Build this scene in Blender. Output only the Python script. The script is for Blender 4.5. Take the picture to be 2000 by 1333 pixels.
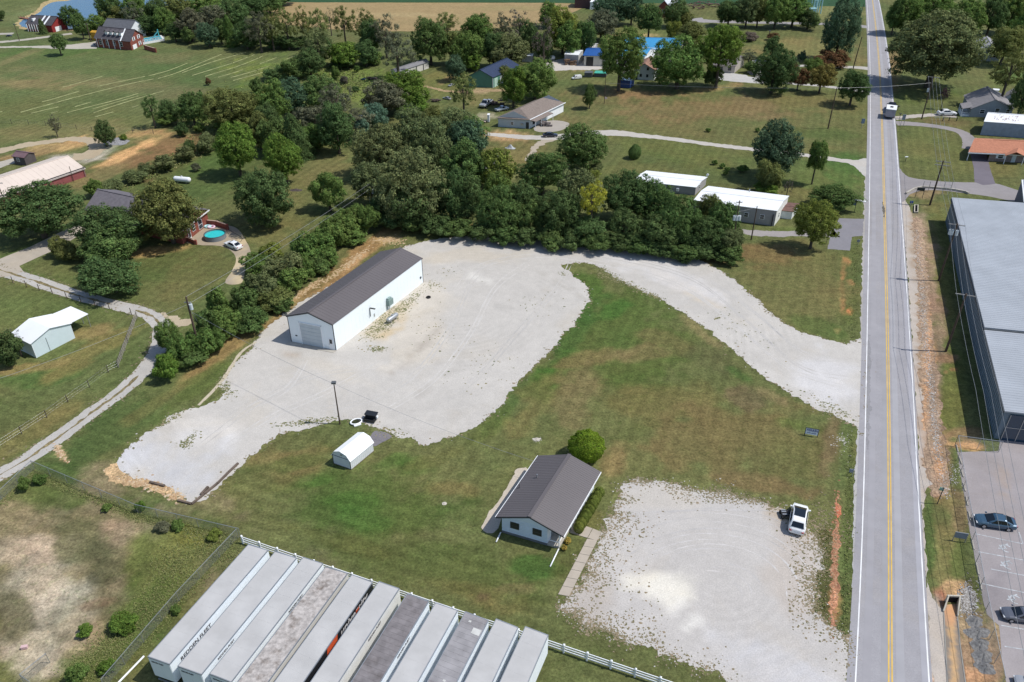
import bpy, bmesh, math, random
import numpy as np
from mathutils import Vector, Matrix, noise as mnoise
from mathutils.geometry import delaunay_2d_cdt
random.seed(7); rng = np.random.default_rng(7)
for o in list(bpy.data.objects): bpy.data.objects.remove(o)
scene = bpy.context.scene
COL = scene.collection
# ------------------------------------------------------------------ camera, sky, sun, exposure
CAMH = 64.0; FPX = 1556.0; PITCH = math.atan(1016.5/FPX)
cam_d = bpy.data.cameras.new('camera'); cam = bpy.data.objects.new('camera', cam_d); COL.objects.link(cam)
cam_d.sensor_width = 36; cam_d.lens = FPX/2000*36; cam_d.clip_start = .5; cam_d.clip_end = 20000
cam.location = (0, 0, CAMH); cam.rotation_euler = (math.pi/2-PITCH, 0, 0); scene.camera = cam
SUN_EL = math.radians(57); SUN_AZ = math.radians(94)   # clockwise from +Y
w = bpy.data.worlds.new('World'); scene.world = w; w.use_nodes = True
nt = w.node_tree; bg = nt.nodes['Background']
sky = nt.nodes.new('ShaderNodeTexSky'); sky.sky_type = 'NISHITA'; sky.sun_disc = False
sky.sun_elevation = SUN_EL; sky.sun_rotation = SUN_AZ; sky.altitude = 200
nt.links.new(sky.outputs[0], bg.inputs[0]); bg.inputs[1].default_value = 0.115
sl = bpy.data.lights.new('sun', 'SUN'); sun = bpy.data.objects.new('sun', sl); COL.objects.link(sun)
sl.energy = 3.6; sl.angle = math.radians(.53); sl.color = (1, .965, .9)
sd = Vector((math.sin(SUN_AZ)*math.cos(SUN_EL), math.cos(SUN_AZ)*math.cos(SUN_EL), math.sin(SUN_EL)))
sun.rotation_euler = sd.to_track_quat('Z', 'Y').to_euler()
scene.view_settings.view_transform = 'Standard'; scene.view_settings.look = 'None'
scene.view_settings.exposure = 0.20; scene.view_settings.gamma = 1
try: scene.view_settings.use_curve_mapping = False
except Exception: pass
scene.cycles.max_bounces = 6; scene.cycles.transparent_max_bounces = 12
# ------------------------------------------------------------------ survey helpers (picture point -> place on the ground)
CP, SP = math.cos(PITCH), math.sin(PITCH)
def P(px, py, z=0.0):
    dx = (px-1000)/FPX; dy = (py-666.5)/FPX
    t = (CAMH-z)/(SP+dy*CP)
    return Vector((dx*t, (CP-dy*SP)*t, z))
def PX(X, Y, Z=0.0):
    yr = Y*CP-(Z-CAMH)*SP; yu = Y*SP+(Z-CAMH)*CP
    return 1000+FPX*X/yr, 666.5-FPX*yu/yr
def Zat(p, ytop):
    r = (ytop-666.5)/FPX; Y = p[1]
    return CAMH - Y*(SP+r*CP)/(CP-r*SP)
def srgb(r, g, b):
    f = lambda c: (c/255/12.92) if c/255 <= .04045 else ((c/255+.055)/1.055)**2.4
    return (f(r), f(g), f(b))
# ------------------------------------------------------------------ objects
def tag(o, label=None, cat=None, group=None, kind=None):
    if label: o['label'] = label
    if cat: o['category'] = cat
    if group: o['group'] = group
    if kind: o['kind'] = kind
    return o
def thing(name, label, cat, loc=(0, 0, 0), group=None, rz=0):
    o = bpy.data.objects.new(name, None); COL.objects.link(o); o.location = loc; o.rotation_euler = (0, 0, rz)
    o.empty_display_size = .3
    return tag(o, label, cat, group)
def setmat(me, m):
    if m is None: return
    if isinstance(m, (list, tuple)):
        for x in m: me.materials.append(x)
    else: me.materials.append(m)
def root_loc(p):
    v = Vector((0, 0, 0))
    while p: v += p.location; p = p.parent
    return v
class MB:
    """collects shapes in world coordinates and links them as one mesh"""
    def __init__(s): s.v = []; s.f = []; s.mi = []; s.cur = 0
    def add(s, vs, fs):
        n = len(s.v); s.v += [tuple(x) for x in vs]
        for f in fs: s.f.append(tuple(n+i for i in f)); s.mi.append(s.cur)
        return s
    def hexa(s, p):   # 8 points: bottom 4, top 4
        return s.add(p, [(0, 3, 2, 1), (4, 5, 6, 7), (0, 1, 5, 4), (1, 2, 6, 5), (2, 3, 7, 6), (3, 0, 4, 7)])
    def box(s, c, d, rz=0, M=None):
        x, y, z = d[0]/2, d[1]/2, d[2]/2; ca, sa = math.cos(rz), math.sin(rz)
        pts = []
        for zz in (-z, z):
            for xx, yy in ((-x, -y), (x, -y), (x, y), (-x, y)):
                q = Vector((xx*ca-yy*sa+c[0], xx*sa+yy*ca+c[1], zz+c[2])); pts.append(M @ q if M else q)
        return s.hexa(pts)
    def tube(s, a, b, r0, r1=None, n=8, caps=True):
        a = Vector(a); b = Vector(b); r1 = r0 if r1 is None else r1
        d = (b-a).normalized(); t = Vector((0, 0, 1)) if abs(d.z) < .9 else Vector((1, 0, 0))
        u = d.cross(t).normalized(); v = d.cross(u)
        pts = [a+(u*math.cos(2*math.pi*i/n)+v*math.sin(2*math.pi*i/n))*r0 for i in range(n)] + \
              [b+(u*math.cos(2*math.pi*i/n)+v*math.sin(2*math.pi*i/n))*r1 for i in range(n)]
        fs = [(i, i+n, (i+1) % n+n, (i+1) % n) for i in range(n)]
        if caps: fs += [tuple(range(n)), tuple(range(2*n-1, n-1, -1))]
        return s.add(pts, fs)
    def ell(s, c, r, n=12, m=8):
        vs = []; fs = []
        for j in range(m+1):
            th = math.pi*j/m
            for i in range(n):
                a = 2*math.pi*i/n; vs.append((c[0]+r[0]*math.sin(th)*math.cos(a), c[1]+r[1]*math.sin(th)*math.sin(a), c[2]+r[2]*math.cos(th)))
        for j in range(m):
            for i in range(n): fs.append((j*n+i, (j+1)*n+i, (j+1)*n+(i+1) % n, j*n+(i+1) % n))
        return s.add(vs, fs)
    def build(s, name, m=None, parent=None, kind=None, smooth=False, label=None):
        off = root_loc(parent) if parent else Vector((0, 0, 0))
        me = bpy.data.meshes.new(name)
        me.from_pydata([(x[0]-off.x, x[1]-off.y, x[2]-off.z) for x in s.v], [], s.f)
        setmat(me, m)
        if any(s.mi): me.polygons.foreach_set('material_index', s.mi)
        if smooth: me.polygons.foreach_set('use_smooth', [True]*len(me.polygons))
        o = bpy.data.objects.new(name, me); COL.objects.link(o)
        if parent: o.parent = parent
        if kind: o['kind'] = kind
        if label: o['label'] = label
        return o
def copy_tree(o, parent=None):
    c = o.copy(); COL.objects.link(c); c.parent = parent
    for ch in o.children: copy_tree(ch, c)
    return c
# ------------------------------------------------------------------ materials
def N(nt, t, **kw):
    n = nt.nodes.new(t)
    for k, v in kw.items(): setattr(n, k, v)
    return n
_mc = {}
def mat(name, col, rough=.7, metal=0.0, amt=.12, scale=1.2, bump=0.0, spec=.3, stain=0.0, coat=0.0, objcol=False):
    if name in _mc: return _mc[name]
    m = bpy.data.materials.new(name); m.use_nodes = True; nt = m.node_tree; L = nt.links
    b = nt.nodes['Principled BSDF']; b.inputs['Roughness'].default_value = rough; b.inputs['Metallic'].default_value = metal
    b.inputs['Specular IOR Level'].default_value = spec
    if coat: b.inputs['Coat Weight'].default_value = coat
    tc = N(nt, 'ShaderNodeTexCoord')
    n1 = N(nt, 'ShaderNodeTexNoise'); n1.inputs['Scale'].default_value = scale; n1.inputs['Detail'].default_value = 6
    L.new(tc.outputs['Object'], n1.inputs['Vector'])
    mr = N(nt, 'ShaderNodeMapRange'); mr.inputs[1].default_value = .3; mr.inputs[2].default_value = .7
    mr.inputs[3].default_value = 1-amt; mr.inputs[4].default_value = 1+amt
    L.new(n1.outputs[0], mr.inputs[0])
    mx = N(nt, 'ShaderNodeMix', data_type='RGBA', blend_type='MULTIPLY'); mx.inputs[0].default_value = 1
    mx.inputs[6].default_value = (*col, 1)
    if objcol:
        oi = N(nt, 'ShaderNodeObjectInfo'); L.new(oi.outputs['Color'], mx.inputs[6])
    L.new(mr.outputs[0], mx.inputs[7])
    out = mx.outputs[2]
    if stain:
        n2 = N(nt, 'ShaderNodeTexNoise'); n2.inputs['Scale'].default_value = scale*.35; n2.inputs['Detail'].default_value = 8; n2.inputs['Roughness'].default_value = .65
        L.new(tc.outputs['Object'], n2.inputs['Vector'])
        r2 = N(nt, 'ShaderNodeMapRange'); r2.inputs[1].default_value = .5; r2.inputs[2].default_value = .72; r2.inputs[3].default_value = 0; r2.inputs[4].default_value = stain
        L.new(n2.outputs[0], r2.inputs[0])
        m2 = N(nt, 'ShaderNodeMix', data_type='RGBA', blend_type='MULTIPLY'); m2.inputs[7].default_value = (.45, .4, .36, 1)
        L.new(r2.outputs[0], m2.inputs[0]); L.new(out, m2.inputs[6]); out = m2.outputs[2]
    L.new(out, b.inputs['Base Color'])
    if bump:
        bp = N(nt, 'ShaderNodeBump'); bp.inputs['Strength'].default_value = bump; bp.inputs['Distance'].default_value = .05
        n3 = N(nt, 'ShaderNodeTexNoise'); n3.inputs['Scale'].default_value = scale*6; n3.inputs['Detail'].default_value = 4
        L.new(tc.outputs['Object'], n3.inputs['Vector']); L.new(n3.outputs[0], bp.inputs['Height']); L.new(bp.outputs[0], b.inputs['Normal'])
    _mc[name] = m
    return m
def rgb_ramp(nt, fac, stops):
    r = N(nt, 'ShaderNodeValToRGB'); e = r.color_ramp.elements
    while len(e) < len(stops): e.new(.5)
    for i, (p, c) in enumerate(stops):
        e[i].position = p; e[i].color = (*c, 1) if len(c) == 3 else c
    nt.links.new(fac, r.inputs[0]); return r.outputs[0]
def ground_mat(name, grassy=True, rings=False, stripes=0.0, fine=.55, contrast=1.0, lanes=False):
    """colour attribute 'tint' broken up by grain, tufts, wear"""
    m = bpy.data.materials.new(name); m.use_nodes = True; nt = m.node_tree; L = nt.links
    b = nt.nodes['Principled BSDF']; b.inputs['Roughness'].default_value = .95; b.inputs['Specular IOR Level'].default_value = .12
    tc = N(nt, 'ShaderNodeTexCoord'); at = N(nt, 'ShaderNodeAttribute', attribute_name='tint')
    def noi(s, d=5, r=.6, src=None, dist=0):
        n = N(nt, 'ShaderNodeTexNoise'); n.inputs['Scale'].default_value = s; n.inputs['Detail'].default_value = d
        n.inputs['Roughness'].default_value = r; n.inputs['Distortion'].default_value = dist
        L.new(src or tc.outputs['Object'], n.inputs['Vector']); return n.outputs[0]
    def rng_(x, a, b_, c, d):
        r = N(nt, 'ShaderNodeMapRange'); r.inputs[1].default_value = a; r.inputs[2].default_value = b_; r.inputs[3].default_value = c; r.inputs[4].default_value = d
        L.new(x, r.inputs[0]); return r.outputs[0]
    def mul(a, b_):
        q = N(nt, 'ShaderNodeMath', operation='MULTIPLY'); L.new(a, q.inputs[0]); L.new(b_, q.inputs[1]); return q.outputs[0]
    c = contrast
    if grassy:
        v = mul(rng_(noi(3.4, 5, .8), .33, .67, 1-fine*.8*c, 1+fine*.8*c), rng_(noi(.9, 6, .75), .32, .68, 1-.32*c, 1+.32*c))
        v = mul(v, rng_(noi(.22, 6, .72, dist=.6), .3, .7, 1-.20*c, 1+.20*c))
    else:
        v = mul(rng_(noi(7.0, 3, .8), .3, .7, 1-fine*.32, 1+fine*.32), rng_(noi(.5, 7, .75), .3, .7, .90, 1.06))
        v = mul(v, rng_(noi(.06, 6, .6, dist=1.5), .3, .7, .91, 1.05))
    col = at.outputs['Color']
    if stripes:
        mp = N(nt, 'ShaderNodeMapping'); mp.inputs['Rotation'].default_value = (0, 0, math.radians(20.5)); L.new(tc.outputs['Object'], mp.inputs['Vector'])
        wv = N(nt, 'ShaderNodeTexWave'); wv.inputs['Scale'].default_value = .17; wv.inputs['Distortion'].default_value = 1.2; wv.inputs['Detail'].default_value = 2; wv.inputs['Detail Scale'].default_value = .4
        L.new(mp.outputs[0], wv.inputs['Vector']); 
        w2 = N(nt, 'ShaderNodeTexWave', bands_direction='Y'); w2.inputs['Scale'].default_value = .19; w2.inputs['Distortion'].default_value = 1.4; w2.inputs['Detail'].default_value = 3; w2.inputs['Detail Scale'].default_value = .3
        L.new(mp.outputs[0], w2.inputs['Vector']); sx = N(nt, 'ShaderNodeSeparateXYZ'); L.new(mp.outputs[0], sx.inputs[0]); mk = rng_(sx.outputs[1], 50, 66, 1, 0)
        mw_ = N(nt, 'ShaderNodeMix'); L.new(mk, mw_.inputs[0]); L.new(wv.outputs[1], mw_.inputs[2]); L.new(w2.outputs[1], mw_.inputs[3])
        v = mul(v, rng_(mw_.outputs[0], .25, .75, 1-stripes, 1+stripes))
    if rings:
        wv = N(nt, 'ShaderNodeTexWave', wave_type='RINGS', rings_direction='Z'); wv.inputs['Scale'].default_value = .30; wv.inputs['Distortion'].default_value = 9; wv.inputs['Detail'].default_value = 6; wv.inputs['Detail Scale'].default_value = .12; wv.inputs['Detail Roughness'].default_value = .6
        L.new(tc.outputs['Object'], wv.inputs['Vector'])
        msk = rng_(noi(.07, 4), .48, .66, 0, 1)
        a = rng_(wv.outputs[1], .2, .95, -.03, .03); q = mul(a, msk); q2 = N(nt, 'ShaderNodeMath', operation='ADD'); L.new(q, q2.inputs[0]); q2.inputs[1].default_value = 1
        v = mul(v, q2.outputs[0])
    mx = N(nt, 'ShaderNodeMix', data_type='RGBA', blend_type='MULTIPLY'); mx.inputs[0].default_value = 1
    L.new(col, mx.inputs[6]); L.new(v, mx.inputs[7]); out = mx.outputs[2]
    if grassy:   # straw flecks and green tufts
        s1 = rng_(noi(2.6, 6, .8, dist=.4), .56, .7, 0, .5)
        m2 = N(nt, 'ShaderNodeMix', data_type='RGBA', blend_type='MULTIPLY'); L.new(s1, m2.inputs[0]); L.new(out, m2.inputs[6]); m2.inputs[7].default_value = (1.75, 1.4, 1.25, 1)
        s2 = rng_(noi(.8, 6, .8, dist=.8), .53, .68, 0, .55)
        m3 = N(nt, 'ShaderNodeMix', data_type='RGBA', blend_type='MULTIPLY'); L.new(s2, m3.inputs[0]); L.new(m2.outputs[2], m3.inputs[6]); m3.inputs[7].default_value = (.66, .84, .6, 1)
        out = m3.outputs[2]
    else:
        s1 = rng_(noi(.09, 6, .65, dist=1.2), .52, .7, 0, .6)
        m2 = N(nt, 'ShaderNodeMix', data_type='RGBA', blend_type='MULTIPLY'); L.new(s1, m2.inputs[0]); L.new(out, m2.inputs[6]); m2.inputs[7].default_value = (1.0, .96, .89, 1)
        s2 = rng_(noi(1.4, 8, .8), .64, .72, 0, .35)
        m3 = N(nt, 'ShaderNodeMix', data_type='RGBA', blend_type='MULTIPLY'); L.new(s2, m3.inputs[0]); L.new(m2.outputs[2], m3.inputs[6]); m3.inputs[7].default_value = (.72, .68, .62, 1)
        out = m3.outputs[2]
    L.new(out, b.inputs['Base Color'])
    bp = N(nt, 'ShaderNodeBump'); bp.inputs['Strength'].default_value = .5 if grassy else .3; bp.inputs['Distance'].default_value = .06 if grassy else .03
    L.new(noi(9 if grassy else 14, 3, .7), bp.inputs['Height']); L.new(bp.outputs[0], b.inputs['Normal'])
    return m
# ------------------------------------------------------------------ sheets laid on the ground
def cr(pts, closed=True, n=6):
    """Catmull-Rom through 2-D points"""
    out = []; m = len(pts)
    for i in range(m if closed else m-1):
        p0 = pts[(i-1) % m] if closed or i > 0 else pts[0]; p1 = pts[i]; p2 = pts[(i+1) % m]
        p3 = pts[(i+2) % m] if closed or i+2 < m else pts[-1]
        for k in range(n):
            t = k/n; t2 = t*t; t3 = t2*t
            out.append(tuple(.5*((2*p1[j])+(-p0[j]+p2[j])*t+(2*p0[j]-5*p1[j]+4*p2[j]-p3[j])*t2+(-p0[j]+3*p1[j]-3*p2[j]+p3[j])*t3) for j in (0, 1)))
    if not closed: out.append(tuple(pts[-1]))
    return out
def resample(pts, step, closed=True):
    out = []; m = len(pts)
    for i in range(m if closed else m-1):
        a = pts[i]; b = pts[(i+1) % m]; d = math.hypot(b[0]-a[0], b[1]-a[1]); k = max(1, int(round(d/step)))
        for j in range(k): out.append((a[0]+(b[0]-a[0])*j/k, a[1]+(b[1]-a[1])*j/k))
    if not closed: out.append(tuple(pts[-1]))
    return out
def rag(pts, amp, f=.7):
    out = []
    for i, (x, y) in enumerate(pts):
        a = pts[i-1]; b = pts[(i+1) % len(pts)]; dx, dy = b[0]-a[0], b[1]-a[1]; l = math.hypot(dx, dy) or 1
        h = mnoise.fractal(Vector((x*f, y*f, 3.3)), .45, 2.2, 5)*amp*1.2
        out.append((x-dy/l*h, y+dx/l*h))
    return out
def inside(poly, pts):
    poly = np.asarray(poly); pts = np.asarray(pts); x, y = pts[:, 0], pts[:, 1]; r = np.zeros(len(pts), bool); j = len(poly)-1
    for i in range(len(poly)):
        xi, yi = poly[i]; xj, yj = poly[j]
        c = ((yi > y) != (yj > y)) & (x < (xj-xi)*(y-yi)/((yj-yi) or 1e-9)+xi); r ^= c; j = i
    return r
def vnoise(x, y, f, seed=0):
    """vectorised value noise in 0..1"""
    x = x*f+seed*17.3; y = y*f+seed*9.1; xi = np.floor(x).astype(np.int64); yi = np.floor(y).astype(np.int64); fx = x-xi; fy = y-yi
    fx = fx*fx*(3-2*fx); fy = fy*fy*(3-2*fy)
    def h(a, b):
        n = (a*374761393+b*668265263+seed*1274126177) & 0x7fffffff; n = (n ^ (n >> 13))*1274126177 & 0x7fffffff; return ((n ^ (n >> 16)) & 0xffff)/65535.
    return (h(xi, yi)*(1-fx)+h(xi+1, yi)*fx)*(1-fy)+(h(xi, yi+1)*(1-fx)+h(xi+1, yi+1)*fx)*fy
def fbm(x, y, f, seed=0, o=4):
    s = 0; a = 1; t = 0
    for k in range(o): s = s+a*vnoise(x, y, f*2**k, seed+k); t += a; a *= .55
    return s/t
def paint(X, Y, base, blobs, warp=1.0):
    """colour per vertex: base colour, then soft patches given as (px,py,rx,ry,angle,colour,strength)"""
    yr = Y*CP+CAMH*SP; u = 1000+FPX*X/yr; v = 666.5-FPX*(Y*SP-CAMH*CP)/yr
    C = np.empty((len(X), 3)); C[:] = base
    wx = (fbm(X, Y, .09, 3)-.5)*2.2*warp; wy = (fbm(X, Y, .09, 11)-.5)*2.2*warp; ed = fbm(X, Y, .35, 21, 4)
    for (cx, cy, rx, ry, an, c, s) in blobs:
        ca, sa = math.cos(math.radians(an)), math.sin(math.radians(an)); dx = (u-cx); dy = (v-cy)
        a = (dx*ca+dy*sa)/rx+wx*.35; b_ = (-dx*sa+dy*ca)/ry+wy*.35
        d = np.sqrt(a*a+b_*b_)+(ed-.5)*1.5
        k = np.clip((1.25-d)/.6, 0, 1); k = k*k*(3-2*k)*s
        g = (c[0]+c[1]+c[2])/3; gr = max(0, c[1]-c[0]); c = [q*(1-.005*gr)+g*.005*gr for q in c]; C = C*(1-k[:, None])+np.array(srgb(*c))*K*k[:, None]
    g = C.mean(1, keepdims=True); C = C*.94+g*.06
    return np.clip(C, 0, 1)
K = 0.90
def set_tint(me, C):
    a = me.color_attributes.new('tint', 'FLOAT_COLOR', 'POINT'); a.data.foreach_set('color', np.hstack([C, np.ones((len(C), 1))]).astype(np.float32).ravel())
SHEETS = {}
def sheet(name, poly, z, m, color, blobs=(), world=False, smooth=True, ragged=.25, step=.5, grid=1.0, origin=None, parent=None, label=None, holes=()):
    pts = poly if world else [tuple(P(*q)[:2]) for q in poly]
    if smooth: pts = cr(pts)
    pts = resample(pts, step)
    if ragged: pts = rag(pts, ragged)
    SHEETS[name] = pts
    A = np.array(pts); x0, y0 = A.min(0); x1, y1 = A.max(0)
    gx, gy = np.meshgrid(np.arange(x0, x1, grid), np.arange(y0, y1, grid)); G = np.stack([gx.ravel(), gy.ravel()], 1)
    G = G+rng.uniform(-.25, .25, G.shape)*grid
    G = G[inside(A, G)]
    vs = [Vector(p) for p in pts]+[Vector(p) for p in G]
    n = len(pts)
    r = delaunay_2d_cdt(vs, [(i, (i+1) % n) for i in range(n)], [], 1, 1e-5)
    V = np.array([tuple(q) for q in r[0]]); F = [tuple(f) for f in r[2]]
    off = Vector((0, 0, 0)) if origin is None else Vector((origin[0], origin[1], 0))
    me = bpy.data.meshes.new(name)
    me.from_pydata([(a-off.x, b-off.y, z) for a, b in V], [], F)
    # face up
    if me.polygons and me.polygons[0].normal.z < 0: me.flip_normals()
    me.materials.append(m)
    base = np.array(srgb(*color))*K
    set_tint(me, paint(V[:, 0], V[:, 1], base, blobs))
    o = bpy.data.objects.new(name, me); COL.objects.link(o); o.location = off
    o['kind'] = 'structure'
    if parent: o.parent = parent
    if label: o['label'] = label
    return o
def ribbon_pts(line, width, px=True, n=6):
    c = [tuple(P(*q)[:2]) for q in line] if px else list(line)
    c = cr(c, closed=False, n=n); L_, R_ = [], []
    ws = width if isinstance(width, (list, tuple)) else [width]*2
    for i, (x, y) in enumerate(c):
        a = c[max(i-1, 0)]; b = c[min(i+1, len(c)-1)]; dx, dy = b[0]-a[0], b[1]-a[1]; l = math.hypot(dx, dy) or 1
        t = i/(len(c)-1)*(len(ws)-1); k = min(int(t), len(ws)-2); wd = (ws[k]*(1-(t-k))+ws[k+1]*(t-k))/2
        L_.append((x-dy/l*wd, y+dx/l*wd)); R_.append((x+dy/l*wd, y-dx/l*wd))
    return L_+R_[::-1]
def strip(name, line, width, z, m, color, parent=None, px=True, ragged=.0, **kw):
    return sheet(name, ribbon_pts(line, width, px), z, m, color, world=True, smooth=False, ragged=ragged, parent=parent, **kw)
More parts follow.
